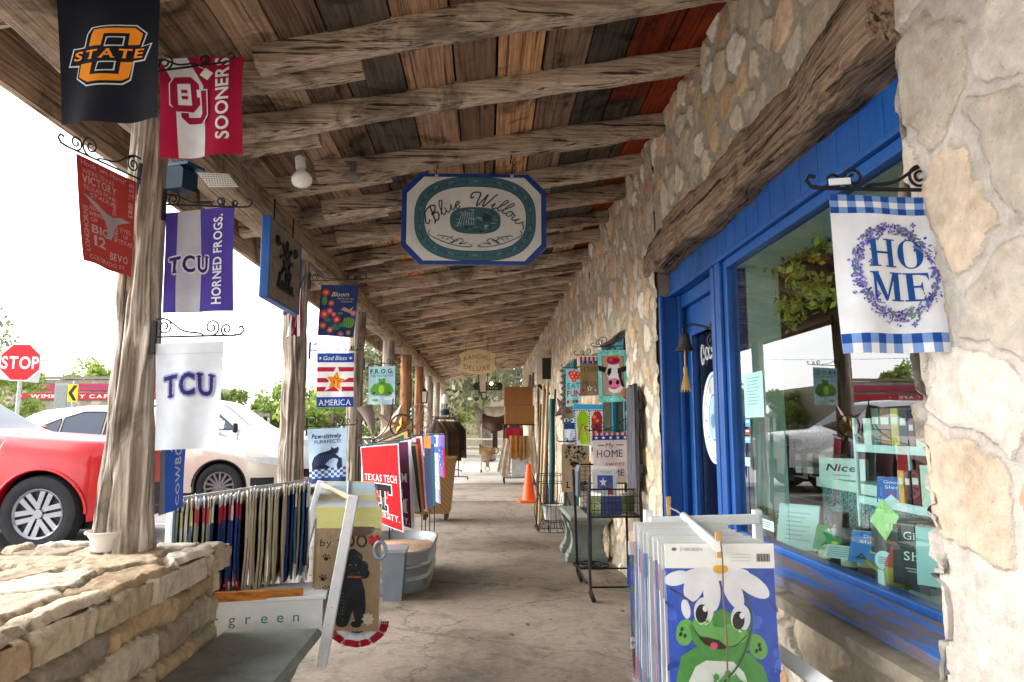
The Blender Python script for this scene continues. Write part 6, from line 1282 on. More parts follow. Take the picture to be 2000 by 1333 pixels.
for i in range(15):
    f_ = (i + 1) / 15.0; q = rod0.lerp(rod1, f_); col = rnd.choice(['#7f98b0', '#9c8c72', '#5a7a9c', '#b8b4a4', '#3a4f6c', '#8a6a58', '#4a4a50', '#c0bca8'])
    pack('packaged flag facing the walk in the row behind the poodle flag', q, (1, -.15 + rnd.uniform(-.06, .06), 0), .32, .5, col, 'packaged flags behind the poodle flag', hh=.05, head=rnd.choice(['#d8d8d6', '#bcd0dc', '#d0c89a']))
# ---- stock tank of sand with flags
tank = thing('stock_tank', 'oval galvanised stock tank filled with sand, flags planted in it', 'tub', (-.80, 6.2, 0)); gv = flat('galvanised_tub', '#9fa9ae', metal=.55, rough=.45, var=.15, scale=5)
b = MB(); prof = [(.93, 0), (.95, .03), (.96, .09), (.985, .10), (.985, .12), (.965, .13), (.98, .19), (1.0, .20), (1.0, .22), (.98, .23), (1.0, .30), (1.03, .305), (1.035, .325), (1.0, .33), (.975, .30), (.955, .2), (.95, .1)]
vs = []; K = 64
for s_, z in prof:
    for k in range(K):
        a = 2 * math.pi * k / K; cx_ = .34 * math.cos(a); cy_ = .34 * math.sin(a) + math.copysign(.28, math.sin(a)) * min(1, abs(math.sin(a)) * 6); rib = .004 * (1 if k % 2 else 0) if z < .3 else 0; vs.append((-.80 + cx_ * (s_ + rib), 6.2 + cy_ * (s_ + rib), z))
b.add(vs, [(i * K + k, i * K + (k + 1) % K, (i + 1) * K + (k + 1) % K, (i + 1) * K + k) for i in range(len(prof) - 1) for k in range(K)]); b.build('tub_wall', gv, tank, smooth=45)
sand = flat('coarse_sand', '#b8977a', rough=.95, var=.3, scale=18, bmp=.6, bscale=40)
g = [[Vector((-.80 + .335 * r * math.cos(a), 6.2 + r * (.335 * math.sin(a) + math.copysign(.275, math.sin(a)) * min(1, abs(math.sin(a)) * 6)), .235 + .035 * (1 - r) + .03 * float(vnoise(r * 5 + math.cos(a) * 3, math.sin(a) * 3 + 7, seed=4)))) for r in (0.01, .25, .5, .75, 1)] for a in [2 * math.pi * i / 40 for i in range(40)]]
b = MB(); b.grid(g, 40, 5, close_u=True); b.build('sand', sand, tank, smooth=70)
t = thing('grey_bin', 'small grey metal bin standing between the white cart and the stock tank', 'bin', aty(760, 1150, 5.2)); q = aty(766, 1160, 5.45); q.z = 0
b = MB(); b.prism([(-.07, 0), (.07, 0), (.09, .36), (-.09, .36)], q, (1, 0, 0), (0, 0, 1), (0, .2, 0)); b.build('bin_body', flat('grey_sheet_metal', '#7c868c', metal=.4, rough=.45), t); b = MB(); b.box((q.x - .1, q.y - .015, .36), (q.x + .1, q.y + .215, .385)); b.build('bin_rim', gv, t)
def standflag(label, px, art, foot, group='flags planted around the stock tank', pole=True):
    P = [aty(*q) for q in px]; t = thing('standing_flag', label, 'flag', (P[0] + P[1]) / 2, group)
    art.build('cloth', fsurf(*P, amp=.004, ph=rnd.random() * 6), t)
    m = MB(); a, c = P[0] + Vector((-.01, .01, .012)), P[1] + Vector((.0, .01, .012)); d = (c - a).normalized(); ft = Vector((a.x, a.y + .01, foot)); m.tube([ft, a - Vector((0, 0, .06)), a + Vector((0, 0, .0)), c], .006, 6); m.tube(spiral(a + Vector((0, 0, .02)), .03, .006, 0, 1.4, d, (0, 0, 1)), .004, 5); m.build('flag_stand', IRON(), t, smooth=60); return t
A = Art(100, 150, '#c8c8cc'); A.rect(2.5, 2.5, 97, 148, '#c5141c').up().text('TEXAS TECH', 50, 62, 13, '#e8e8ea', w=84, bold=1, serif=.7).text('UNIVERSITY.', 52, 130, 11, '#e8e8ea', w=84, bold=1, serif=.7); TT = lambda k: A.poly([(28 - k, 74 - k), (76 + k, 74 - k), (76 + k, 90 + k), (68 - k, 90 + k), (68 - k, 86), (57 + k, 86), (57 + k, 112 - k), (63 + k, 112 - k), (63 + k, 122 + k), (41 - k, 122 + k), (41 - k, 112 - k), (47 - k, 112 - k), (47 - k, 86), (36 + k, 86), (36 + k, 90 + k), (28 - k, 90 + k)], ('#e8e8ea', '#1b1a1e')[k < 1])
TT(2.2); A.up(); TT(0); A.up().stroke([(40, 94), (40, 98), (49, 98), (49, 114), (46, 118)], 1.2, '#d8d8da').stroke([(64, 94), (64, 98), (55, 98), (55, 114), (58, 118)], 1.2, '#d8d8da')
standflag('bright red TEXAS TECH UNIVERSITY flag with a T emblem, foremost in the stock tank', [(703, 873, 6.25), (779, 866, 5.75), (788, 1041, 5.75), (714, 1012, 6.25)], A, .2)
A = Art(100, 150, '#c9c9d0'); A.rect(0, 2, 93, 148, '#5b1c42').up().text('A&M', 66, 64, 15, '#d8d4da', w=44, bold=1, serif=1).rect(58, 84, 76, 100, '#d8d4da').text('M', 72, 112, 24, '#d8d4da', w=30, bold=1, serif=1).text('UNIVERSITY.', 52, 138, 11, '#d8d4da', w=78, bold=1, serif=.7)
standflag('maroon A&M flag with a white border, just behind the red TEXAS TECH flag', [(722, 868, 6.4), (803, 860, 5.95), (810, 1036, 5.95), (728, 1010, 6.4)], A, .2)
for lab, base, edge, px in (('deep green flag with a gold border showing above the maroon flag', '#1f5548', '#b8935a', [(712, 876, 6.7), (796, 842, 6.2), (806, 1010, 6.2), (722, 1010, 6.7)]),
                            ('silver white flag between the maroon flag and the gold edged black flag', '#c8c9d2', '#c8c9d2', [(745, 868, 6.8), (812, 856, 6.4), (820, 1000, 6.4), (752, 1000, 6.8)]),
                            ('black flag with a gold edge leaning in the stock tank', '#22262c', '#b08a4a', [(766, 866, 6.75), (815, 868, 6.35), (829, 1006, 6.35), (780, 1000, 6.75)]),
                            ('crimson flag with a white edge, furthest right in the stock tank', '#a81c34', '#d4d0d4', [(780, 856, 6.95), (824, 852, 6.6), (836, 1000, 6.6), (792, 990, 6.95)])):
    A = Art(100, 150, edge); A.rect(0, 4, 92, 146, base); standflag(lab, px, A, .2)
HF = [('narrow dark flag with an orange top, next to the crimson flag', '#1f2c4c', [(0, 0, 100, 26, '#d9792a')], (828, 852, 7.6, 841, 995)), ('dark teal flag between the orange topped and the blue and white flags', '#1e4a5c', [(0, 0, 100, 20, '#3a6ab0')], (835, 850, 8.0, 848, 990)), ('blue and white floral flag hanging beside the wicker basket', '#c9cfe2', [(10, 4, 60, 20, '#2c5ab0'), (30, 26, 90, 40, '#3a68bc'), (0, 120, 100, 150, '#a8aec8')], (843, 850, 8.3, 857, 985)), ('purple, blue and red flag hanging in front of the wicker basket', '#7a62ac', [(0, 40, 70, 110, '#2c4fae'), (60, 46, 100, 150, '#b81e30')], (852, 850, 8.6, 868, 935))]
for lab, base, rects, (xa, ya, y_, xb, yb) in HF:
    A = Art(100, 150, base)
    for r_ in rects: A.rect(*r_)
    A.up()
    if 'purple' in lab or 'floral' in lab:
        for q in range(30): A.ell(rr.uniform(6, 70), rr.uniform(46, 108), 4, 3.4, rr.choice(('#6f92d8', '#dfe4f0', '#2a3f8c', '#4a70c8')), n=7)
    standflag(lab, [(xa, ya, y_ + .35), (xb, ya, y_), (xb + 4, yb, y_), (xa + 4, yb - 6, y_ + .35)], A, .0, group='coloured flags beside the wicker basket')
# barn star, ring and curved hook
t = thing('barn_star', 'five-pointed metal barn star in a ring above the planted flags', 'ornament', aty(784, 832, 6.7)); c = aty(784, 832, 6.7); r = .105
b = MB(); vs = [c + Vector((0, -.03, 0))] + [c + Vector(((r if i % 2 == 0 else r * .42) * math.sin(math.pi * i / 5), 0, (r if i % 2 == 0 else r * .42) * math.cos(math.pi * i / 5))) for i in range(10)]; b.add(vs, [(0, 1 + i, 1 + (i + 1) % 10) for i in range(10)]); b.build('star', flat('brass_star', '#b8843c', metal=.6, rough=.4, var=.25), t)
b = MB(); b.tube([c + Vector((.108 * math.cos(a), 0, .108 * math.sin(a))) for a in [i * math.pi / 16 for i in range(32)]], .009, 6, closed=True); b.build('ring', flat('rust_brown_metal', '#5a3a28', metal=.5, rough=.6), t, smooth=60)
b = MB(); b.tube([c - Vector((0, -.01, .1)), c - Vector((.02, -.02, .75))], .006, 6); b.build('stake', IRON(), t)
t = thing('tin_star', 'big pale tin star with folded points behind the barn star', 'ornament', aty(768, 834, 7.0)); c = aty(770, 833, 7.0); r = .24
b = MB(); vs = [c + Vector((0, -.05, 0))] + [c + Vector(((r if i % 2 == 0 else r * .4) * math.sin(math.pi * i / 5 + .3), 0, (r if i % 2 == 0 else r * .4) * math.cos(math.pi * i / 5 + .3))) for i in range(10)]; b.add(vs, [(0, 1 + i, 1 + (i + 1) % 10) for i in range(10)]); b.build('star', flat('pale_tin', '#c0ab94', metal=.3, rough=.5, var=.25), t); b = MB(); b.tube([c, c - Vector((0, -.02, 1.1))], .008, 6); b.build('stake', IRON(), t)
hk = crom([aty(728, 862, 6.3), aty(752, 842, 6.35), aty(764, 812, 6.4), aty(768, 780, 6.4)], 6); b = MB(); b.tube(hk + [hk[-1] - Vector((0, -.02, 0))], .006, 6); b.tube([hk[0], Vector((hk[0].x, hk[0].y, .22))], .006, 6); b.tube(spiral(hk[0], .035, .006, 1, 1.3, (1, 0, 0), (0, 0, 1)), .004, 5)
props(b.build('shepherd_hook', IRON(), loc=hk[0]), 'curved black shepherd hook rising behind the red TEXAS TECH flag', 'hook')
pts = [(706, 795), (724, 792), (738, 846), (722, 842), (711, 826)]; c = aty(716, 815, 6.9); b = MB(); g = []
for i in range(9):
    f_ = i / 8; m0 = aty(712 + 16 * f_ + 4 * math.sin(f_ * 3), 794 + 56 * f_, 6.9); w_ = .075 * (1 - f_ * .9); g.append([m0 + Vector((w_ * math.cos(a), w_ * math.sin(a), .02 * math.cos(a))) for a in [j * math.pi / 7 for j in range(15)]])
b.grid(g, 9, 15); props(b.build('tin_horn', flat('pinkish_grey_tin', '#9a8880', metal=.4, rough=.5, var=.2), loc=c, smooth=60), 'pinkish grey tapering tin horn hanging left of the frog flag post', 'ornament')
# wagon wheel at the reddish post
t = thing('wagon_wheel', 'thin reddish wire wheel leaning against the far reddish post', 'wheel', aty(822, 830, 14.6)); c = aty(820, 815, 14.8); b = MB(); b.tube([c + Vector((.22 * math.cos(a), 0, .27 * math.sin(a))) for a in [i * math.pi / 16 for i in range(32)]], .014, 6, closed=True); b.build('rim', flat('reddish_iron', '#8a6a60', metal=.3, rough=.6), t, smooth=60)
for i in range(12): a = i * math.pi / 6; b = MB(); b.tube([c, c + Vector((.22 * math.cos(a), 0, .27 * math.sin(a)))], .007, 5); b.build('spoke', flat('reddish_iron', '#8a6a60', metal=.3, rough=.6), t)
b = MB(); b.tube([c - Vector((0, 0, .27)), Vector((c.x, 14.85, 0))], .015, 6); b.build('stand', flat('reddish_iron', '#8a6a60', metal=.3, rough=.6), t)
q = aty(805, 800, 12.0); b = MB()
for i in range(6): b.lathe([(0, -.03), (.03, -.02), (.035, .0), (.02, .025), (0, .03)], 10, q + Vector((0, 0, -.08 * i)))
b.tube([q + Vector((0, 0, .9)), q - Vector((0, 0, .45))], .005, 5); props(b.build('glass_chime', flat('turquoise_beads', '#3fa89a', rough=.2), loc=q, smooth=60), 'turquoise bead chime hanging beside the reddish cedar post', 'chime')
# ---- wicker basket
m, tt, pp = newmat('woven_wicker'); mp = mapped(tt, (1, 1, 1)); br = N(tt, 'ShaderNodeTexWave', Scale=22, Distortion=1.2); br.wave_type = 'BANDS'; br.bands_direction = 'Z'; tt.links.new(mp.outputs[0], br.inputs['Vector'])
br2 = N(tt, 'ShaderNodeTexWave', Scale=9, Distortion=.6); br2.bands_direction = 'DIAGONAL'; tt.links.new(mp.outputs[0], br2.inputs['Vector'])
cc_ = mix(tt, br.outputs['Fac'], hx('#7a5228'), hx('#d8a664')); cc_ = mix(tt, 1, cc_, ramp(tt, br2.outputs['Fac'], [(.2, .75), (.8, 1.1)]), 'MULTIPLY'); tt.links.new(cc_, pp.inputs['Base Color']); bump(tt, pp, br.outputs['Fac'], .8, .02)
t = thing('wicker_basket', 'tall tapered wicker basket on feet beside the hanging floral flags', 'basket', (-.74, 10.2, 0)); q = Vector((-.74, 10.2, 0))
b = MB(); b.lathe([(.28, .09), (.29, .1), (.37, .72), (.39, .86), (.405, .875), (.39, .89), (.365, .86), (.25, .14), (0, .12)], 4, q, Matrix.Rotation(.785, 4, 'Z')); b.build('basket_body', m, t)
for sx in (-1, 1):
    for sy in (-1, 1): b = MB(); b.cbox(q + Vector((sx * .15, sy * .15, .045)), (.05, .05, .09)); b.build('foot', flat('dark_wood_foot', '#3a2a1e'), t)
# ---- coat racks at the end
def rack(label, x, y, w, h, n, cols, yaw=1.4, kind='coat'):
    t = thing('clothes_rack', label, 'rack', (x, y, 0)); d = Vector((math.cos(yaw), math.sin(yaw), 0)); c = Vector((x, y, 0)); m = MB()
    for s in (-1, 1):
        e = c + d * s * w / 2; b = MB(); b.tube([e + Vector((0, 0, .07)), e + Vector((0, 0, h))], .014, 6); b.build('upright', IRON(), t); o_ = d.cross(Vector((0, 0, 1))); b = MB(); b.tube([e + o_ * .25 + Vector((0, 0, .07)), e - o_ * .25 + Vector((0, 0, .07))], .014, 6); b.build('foot', IRON(), t)
        for s2 in (-1, 1): b = MB(); b.lathe([(0, -.015), (.035, -.015), (.035, .015), (0, .015)], 12, e + o_ * .25 * s2 + Vector((0, 0, .035)), Matrix.Rotation(math.pi / 2, 4, 'Y')); b.build('caster', TYRE, t)
    b = MB(); b.tube([c - d * w / 2 + Vector((0, 0, h)), c + d * w / 2 + Vector((0, 0, h))], .014, 6); b.build('rail', IRON(), t); b = MB(); b.tube([c - d * w / 2 + Vector((0, 0, .25)), c + d * w / 2 + Vector((0, 0, .25))], .012, 6); b.build('rail', IRON(), t)
    for i in range(n):
        e = c + d * (w * (i + .5) / n - w / 2); o_ = d.cross(Vector((0, 0, 1))); L_ = rnd.uniform(.75, 1.2) * h / 1.6; g = []
        for j in range(9):
            f_ = j / 8; hw = (.05 + .17 * min(1, f_ * 4)) * (1 + .12 * f_); z = h - .06 - f_ * L_; th = .03 + .02 * f_
            g.append([e + o_ * (hw * math.cos(a)) + d * (th * math.sin(a) * (1 + .4 * math.sin(a * 5 + i))) + Vector((0, 0, z)) for a in [k * math.pi / 10 for k in range(20)]])
        b = MB(); vs = [p_ for r_ in g for p_ in r_]; b.add(vs, [(j * 20 + k, j * 20 + (k + 1) % 20, j * 20 + 20 + (k + 1) % 20, j * 20 + 20 + k) for j in range(8) for k in range(20)]); cl = rnd.choice(cols)
        props(b.build(kind, flat('garment_' + kind, cl, rough=.85, var=.3, scale=6), loc=e, smooth=60), 'long %s hanging on %s' % (kind, {'coat': 'the left clothes rack of dark coats', 'shirt': 'the rack of pale garments behind the last posts', 'jacket': 'the far rack beside the stone wall'}[kind]), kind, kind + 's on a far clothes rack')
rack('black wheeled clothes rack of dark coats on the left at the end of the walk', -.98, 16.9, 1.6, 1.52, 9, ['#3a2c22', '#4a3a2c', '#2a2420', '#7f7a5c', '#54402e', '#342a26'], 1.25)
rack('second clothes rack of pale garments behind the last porch posts', -1.3, 19.8, 1.4, 1.6, 6, ['#b8a894', '#8a3a44', '#7c7468', '#a89a8c'], 1.1, 'shirt')
b = MB(); q = aty(869, 800, 17.0); b.lathe([(0, -.14), (.1, -.14), (.12, -.05), (.07, .0), (0, .02)], 14, q); o = b.build('hat_stack', flat('navy_felt', '#26304a', rough=.9), loc=q, smooth=60); props(o, 'navy hat on top of the left coat rack', 'hat')
b = MB(); q2 = aty(870, 779, 17.0); b.lathe([(0, -.13), (.08, -.12), (.1, -.02), (.06, .1), (0, .12)], 14, q2); props(b.build('white_bundle', flat('white_cloth', '#d8dde2', rough=.9), loc=q2, smooth=60), 'white cloth bundle above the navy hat on the left coat rack', 'cloth')
# ---- saddle rack beyond the walk
t = thing('saddle_stand', 'white pipe saddle stand on casters beyond the end of the walk', 'stand', aty(965, 900, 20.5)); pc = flat('white_pipe', '#d4d2c8', rough=.4); f0 = aty(940, 905, 20.5); f0.z = 0; f1 = f0 + Vector((.75, 0, 0))
for e in (f0, f1):
    for dy in (-.25, .25):
        b = MB(); b.tube([e + Vector((0, dy, .06)), e + Vector((0, dy * .5, 1.4))], .016, 6); b.build('leg', pc, t); b = MB(); b.lathe([(0, -.02), (.045, -.02), (.045, .02), (0, .02)], 12, e + Vector((0, dy, .045)), Matrix.Rotation(math.pi / 2, 4, 'Y')); b.build('caster', TYRE, t)
for z in (1.4, .62): b = MB(); b.tube([f0 + Vector((0, 0, z)), f1 + Vector((0, 0, z))], .018, 6); b.build('bar', pc, t)
def saddle(label, c, s, col):
    t = thing('saddle', label, 'saddle', c); m = flat('saddle_leather', col, rough=.5, var=.25, scale=6); b = MB(); g = []
    for i in range(11):
        f_ = i / 10; z = .1 * s * (abs(f_ - .5) * 2) ** 2; g.append([c + Vector(((f_ - .5) * .6 * s, .3 * s * math.sin(a) * (1 - .2 * math.cos(f_ * 6)), .26 * s * math.cos(a) - .1 * s + z)) for a in [-1.9 + j * .38 for j in range(11)]])
    b.grid(g, 11, 11); b.build('seat', m, t, smooth=60); b = MB(); b.tube([c + Vector((.26 * s, 0, .24 * s)), c + Vector((.3 * s, 0, .34 * s))], [.03 * s, .045 * s], 8); b.build('horn', m, t, smooth=60)
    for sy in (-1,):
        b = MB(); b.box((c.x - .06 * s, c.y + sy * .3 * s - .012, c.z - .55 * s), (c.x + .06 * s, c.y + sy * .3 * s + .012, c.z - .12 * s)); b.build('fender', m, t); b = MB(); b.tube([c + Vector((.08 * s * math.cos(a), sy * .31 * s, -.62 * s + .08 * s * math.sin(a))) for a in [k * .524 for k in range(12)]], .014, 5, closed=True); b.build('stirrup', m, t)
saddle('dark brown saddle on the upper bar of the white stand', Vector((f0.x + .40, 20.5, 1.42)), 1.25, '#4a3028'); saddle('tan saddle on the lower bar of the white stand', Vector((f0.x + .18, 20.3, .62)), .8, '#b89468')
# ================================================================== right side: boxes, hides, cone
t = thing('hide_rack', 'low black wheeled rack draped with hides under the cardboard boxes', 'rack', (.73, 16.6, 0)); x0, x1 = .40, 1.10
for x in (x0, x1):
    for y in (16.3, 16.9):
        b = MB(); b.tube([(x, y, .07), (x, y, 1.36)], .016, 6); b.build('upright', IRON(), t); b = MB(); b.lathe([(0, -.02), (.05, -.02), (.05, .02), (0, .02)], 12, (x, y, .05), Matrix.Rotation(math.pi / 2, 4, 'Y')); b.build('caster', TYRE, t)
b = MB(); b.box((x0 - .03, 16.27, 1.36), (x1 + .03, 16.93, 1.385)); b.build('top_shelf', IRON(), t); b = MB(); b.box((x0, 16.3, .12), (x1, 16.9, .15)); b.build('bottom_shelf', flat('grey_deck', '#8c8c8c'), t)
b = MB(); b.box((x0 + .18, 16.45, .15), (x1 - .12, 16.8, .80)); o = b.build('white_chest', flat('white_enamel_chest', '#dfe6ee', rough=.35), loc=(.75, 16.6, .15)); props(o, 'plain white chest on the bottom of the hide rack', 'chest')
def hide(label, x, w, z0, z1, col, seed, sk=0):
    b = MB(); g = []; y = 16.22
    for i in range(10):
        f_ = i / 9; g.append([Vector((x + (f_ - .5) * w * (.8 + .35 * v) + sk * v, y - .03 * math.sin(f_ * 14 + seed) - .03 * v, z1 - (z1 - z0) * v * (.72 + .3 * float(vnoise(f_ * 4, seed, seed=seed))))) for v in [j / 7 for j in range(8)]])
    b.grid(g, 10, 8); props(b.build('cowhide', flat('hair_hide', col, rough=.95, var=.3, scale=7), loc=(x, y, z1), smooth=60), label, 'hide', 'hides on the low rack')
hide('cream hide draped over the left of the low rack', .50, .26, .10, 1.05, '#c8bca8', 3, -.12); hide('golden tan hide draped in the middle of the low rack', .64, .30, .42, 1.12, '#a87638', 5); hide('second tan hide beside the golden one on the low rack', .86, .24, .5, 1.12, '#9c7444', 7); hide('grey white hide at the right of the low rack', 1.02, .26, .15, 1.10, '#c4b8a6', 9, .05)
b = MB(); g = [[Vector((.42 + .38 * i / 5, 16.36 - .02 * math.sin(i * 2), 1.3 - .28 * j / 3)) for j in range(4)] for i in range(6)]; b.grid(g, 6, 4); props(b.build('red_garment', flat('red_cloth', '#b02438', rough=.9), loc=(.6, 16.36, 1.3), smooth=60), 'red garment hanging under the top of the low rack', 'garment')
CBX = flat('brown_cardboard', '#8f6238', rough=.85, var=.12, scale=3)
def carton(label, x0, x1, y0, y1, z0, z1):
    t = thing('cardboard_box', label, 'box', ((x0 + x1) / 2, (y0 + y1) / 2, z0), 'cardboard boxes on the low rack'); b = MB(); b.box((x0, y0, z0), (x1, y1, z1)); b.build('box_body', CBX, t); b = MB(); b.box((x0 + .002, (y0 + y1) / 2 - .035, z1), (x1 - .002, (y0 + y1) / 2 + .035, z1 + .002)); b.build('tape', flat('parcel_tape', '#b08a58', rough=.3), t)
    b = MB(); b.box((x0 - .002, y0 - .004, z1 - .012), (x1 + .002, y0, z1)); b.build('flap_edge', flat('cardboard_edge', '#a87c4c'), t)
carton('lower brown cardboard box on top of the hide rack', .42, 1.12, 16.3, 16.9, 1.387, 1.83); carton('upper brown cardboard box stacked above the other', .40, 1.08, 16.32, 16.88, 1.835, 2.28)
for i, (x, h_, c_) in enumerate(((1.02, .5, '#a87c6a'), (1.10, .6, '#5c98a4'), (1.16, .5, '#c8c4bc'))):
    b = MB(); b.tube([(x, 16.7, 2.285), (x + .03, 16.8, 2.285 + h_ * .6)], .035, 10); props(b.build('fabric_roll', flat('roll', c_, rough=.8), loc=(x, 16.7, 2.285), smooth=50), ('dusty pink', 'teal', 'white')[i] + ' fabric roll standing on the upper cardboard box', 'roll', 'rolls on the boxes')
q = Vector(((1032 - 952) * 12.55 / 1333, 12.55, -.02)); t = thing('traffic_cone', 'orange traffic cone standing on the walk in front of the hides', 'cone', q); OR = flat('orange_pvc', '#ef5a14', rough=.45, var=.08)
b = MB(); b.prism([(-.18, -.15), (-.15, -.18), (.15, -.18), (.18, -.15), (.18, .15), (.15, .18), (-.15, .18), (-.18, .15)], q, (1, 0, 0), (0, 1, 0), (0, 0, .035)); b.build('base', OR, t); b = MB(); b.lathe([(.135, .035), (.125, .05), (.04, .66), (.03, .675), (.0, .675)], 28, q); b.build('cone_body', OR, t, smooth=50)
# air conditioner
t = thing('window_air_conditioner', 'beige window air conditioner jutting from the stone wall', 'air conditioner', (1.1, 13.3, 2.1)); bz = aty(1070, 750, 13.2).z; tz = aty(1070, 693, 13.2).z
ACM = flat('beige_ac_casing', '#d6cdbc', rough=.5, var=.08)
b = MB(); b.box((.95, 13.2, bz), (1.25, 13.75, tz)); b.build('casing', ACM, t)
b = MB(); b.box((1.06, 13.185, bz + .09), (1.225, 13.199, tz - .07)); b.build('dark_grille', flat('dark_grille', '#2c2620', rough=.6), t); b = MB()
for i in range(11): b.box((.937, 13.25, bz + .06 + i * .045), (.95, 13.7, bz + .075 + i * .045))
b.build('louvres', ACM, t)
for i in range(2): b = MB(); b.bar((1.22, 13.3 + i * .35, bz - .2), (1.0, 13.3 + i * .35, bz), .03, .03); b.build('brace', IRON(), t)
# leaning poles, wire stand, pots
for i, (xa, ya, xb, yb, y_, c_, r_) in enumerate(((1052, 985, 1062, 752, 9.6, '#b59a72', .02), (1058, 985, 1070, 745, 9.8, '#c4a880', .022), (1066, 980, 1066, 770, 10.0, '#4a3626', .025), (1076, 965, 1078, 780, 10.1, '#26686e', .045), (1046, 985, 1056, 790, 9.4, '#6a4c30', .018))):
    a, c = aty(xa, ya, y_), aty(xb, yb, y_ + .2); a.z = -.02; b = MB(); b.tube([a, (a + c) / 2 + Vector((.01, 0, 0)), c], [r_, r_, r_ * .9], 8)
    props(b.build('leaning_pole', flat('pole_wood', c_, var=.25, scale=12, sx=(1, 1, .1)), loc=a, smooth=50), ('short straw coloured pole leaning by the wire plant stand', 'long pale pole leaning under the air conditioner', 'thick dark brown pole standing between the pale poles and the teal pole', 'teal pole leaning beside the paw print flag', 'thin brown pole, leftmost of the leaning poles')[i], 'pole', 'poles leaning by the wall')
b = MB(); c = aty(1100, 800, 8.4); vs = [c + Vector((.03 + .25 * 0, -.04, 0))] + [c + Vector(((.20 if i % 2 == 0 else .08) * math.sin(math.pi * i / 5 + .5) * .6, 0, (.20 if i % 2 == 0 else .08) * math.cos(math.pi * i / 5 + .5))) for i in range(10)]; b.add(vs, [(0, 1 + i, 1 + (i + 1) % 10) for i in range(10)]); props(b.build('rust_star', flat('purple_brown_star', '#6a4a4c', metal=.3, rough=.6, var=.2), loc=c), 'purple brown metal star hanging beside the leaning poles', 'ornament')
q = Vector((.83, 8.85, 0)); t = thing('wire_plant_stand', 'curly black wire plant stand on the walk holding a white pot', 'stand', q); b = MB(); ir = .005
for z, r_ in ((.02, .20), (.14, .15), (.34, .16), (.62, .20), (.72, .2)): b = MB(); b.tube([q + Vector((r_ * math.cos(a), r_ * math.sin(a), z)) for a in [i * math.pi / 12 for i in range(24)]], ir, 5, closed=True); b.build('hoop', IRON(), t)
for i in range(14):
    a = i * math.pi / 7; d = Vector((math.cos(a), math.sin(a), 0)); b = MB(); b.tube(crom([q + d * .2 + Vector((0, 0, .02)), q + d * .15 + Vector((0, 0, .14)), q + d * .14 + Vector((0, 0, .3)), q + d * .21 + Vector((0, 0, .56)), q + d * .19 + Vector((0, 0, .72))], 4), ir * .8, 5); b.build('wire', IRON(), t)
for a in (3.6, 4.4, 5.6, .4): d = Vector((math.cos(a), math.sin(a), 0)); b = MB(); b.tube(crom([q + d * .2 + Vector((0, 0, .03)), q + d * .27 + Vector((0, 0, .3)), q + d * .2 + Vector((0, 0, .5)), q + d * .28 + Vector((0, 0, .62)), q + d * .3 + Vector((0, 0, .56))], 5), ir, 5); b.tube(spiral(q + d * .22 + Vector((0, 0, .07)), .05, .01, 0, 1.5, d, (0, 0, 1)), ir, 5); b.build('scroll_leg', IRON(), t)
b = MB(); b.lathe([(0, .16), (.1, .16), (.135, .32), (.14, .33), (.12, .325), (0, .3)], 24, q); props(b.build('white_pot', flat('white_pot_glaze', '#d8d8d6', rough=.4), loc=q, smooth=50), 'white pot standing inside the curly wire plant stand', 'pot')
# hanging bottles chain near the EAT FUN flag
q = aty(1098, 745, 8.0); b = MB()
for i in range(9): b.lathe([(0, -.02), (.025, -.01), (.03, .01), (0, .025)], 8, q + Vector((.01 * (i % 2), 0, .12 - .07 * i)))
b.tube([q + Vector((0, 0, .2)), q - Vector((0, 0, .5))], .004, 5); props(b.build('bell_string', flat('grey_bells', '#77756c', metal=.5, rough=.5), loc=q, smooth=60), 'string of small grey bells hanging left of the EAT FUN flag', 'chime')
t = thing('post_lantern', 'small dark lantern fixed to the far reddish post', 'lantern', aty(829, 775, 15.3)); q = aty(829, 776, 15.35); b = MB(); b.lathe([(.09, .12), (.02, .2)], 4, q, Matrix.Rotation(.785, 4, 'Z'), capb=True, capt=True); b.lathe([(.08, -.14), (.08, -.12)], 4, q, Matrix.Rotation(.785, 4, 'Z'), capb=True, capt=True); b.tube([q + Vector((0, 0, .19)), q + Vector((-.02, .1, .24))], .01, 5)
for k in range(4): a = .785 + k * 1.571; b.tube([q + Vector((.085 * math.cos(a), .085 * math.sin(a), .12)), q + Vector((.075 * math.cos(a), .075 * math.sin(a), -.13))], .008, 5)
b.build('lantern_frame', IRON(), t); b = MB(); b.lathe([(.062, -.12), (.07, .12)], 4, q, Matrix.Rotation(.785, 4, 'Z')); b.build('lantern_glass', flat('frosted_lantern_glass', '#d8cdb8', rough=.3), t)
rack('third clothes rack of brown and grey jackets beside the stone wall at the far end', .78, 19.6, 1.5, 1.55, 7, ['#5a4a3c', '#8a8074', '#3c3630', '#a89478'], 1.5, 'jacket')
for i, (px, y_, h_, c_, lb) in enumerate(((1069, 10.6, 1.9, '#2a6a70', 'tall teal board leaning behind the poles'), (1060, 12.2, 1.7, '#8a7458', 'weathered brown board leaning on the wall under the air conditioner'), (1056, 14.6, 1.5, '#5a4636', 'dark brown board leaning on the wall behind the cone'))):
    q = aty(px, 900, y_); b = MB(); b.bar((q.x, y_, -.02), (min(q.x + .14, 1.19), y_ + .1, h_), .16, .025, (1, 0, 0)); props(b.build('leaning_board', flat('board_paint', c_, var=.25, scale=8, sx=(1, 1, .15)), loc=(q.x, y_, 0)), lb, 'board', 'boards leaning by the wall')
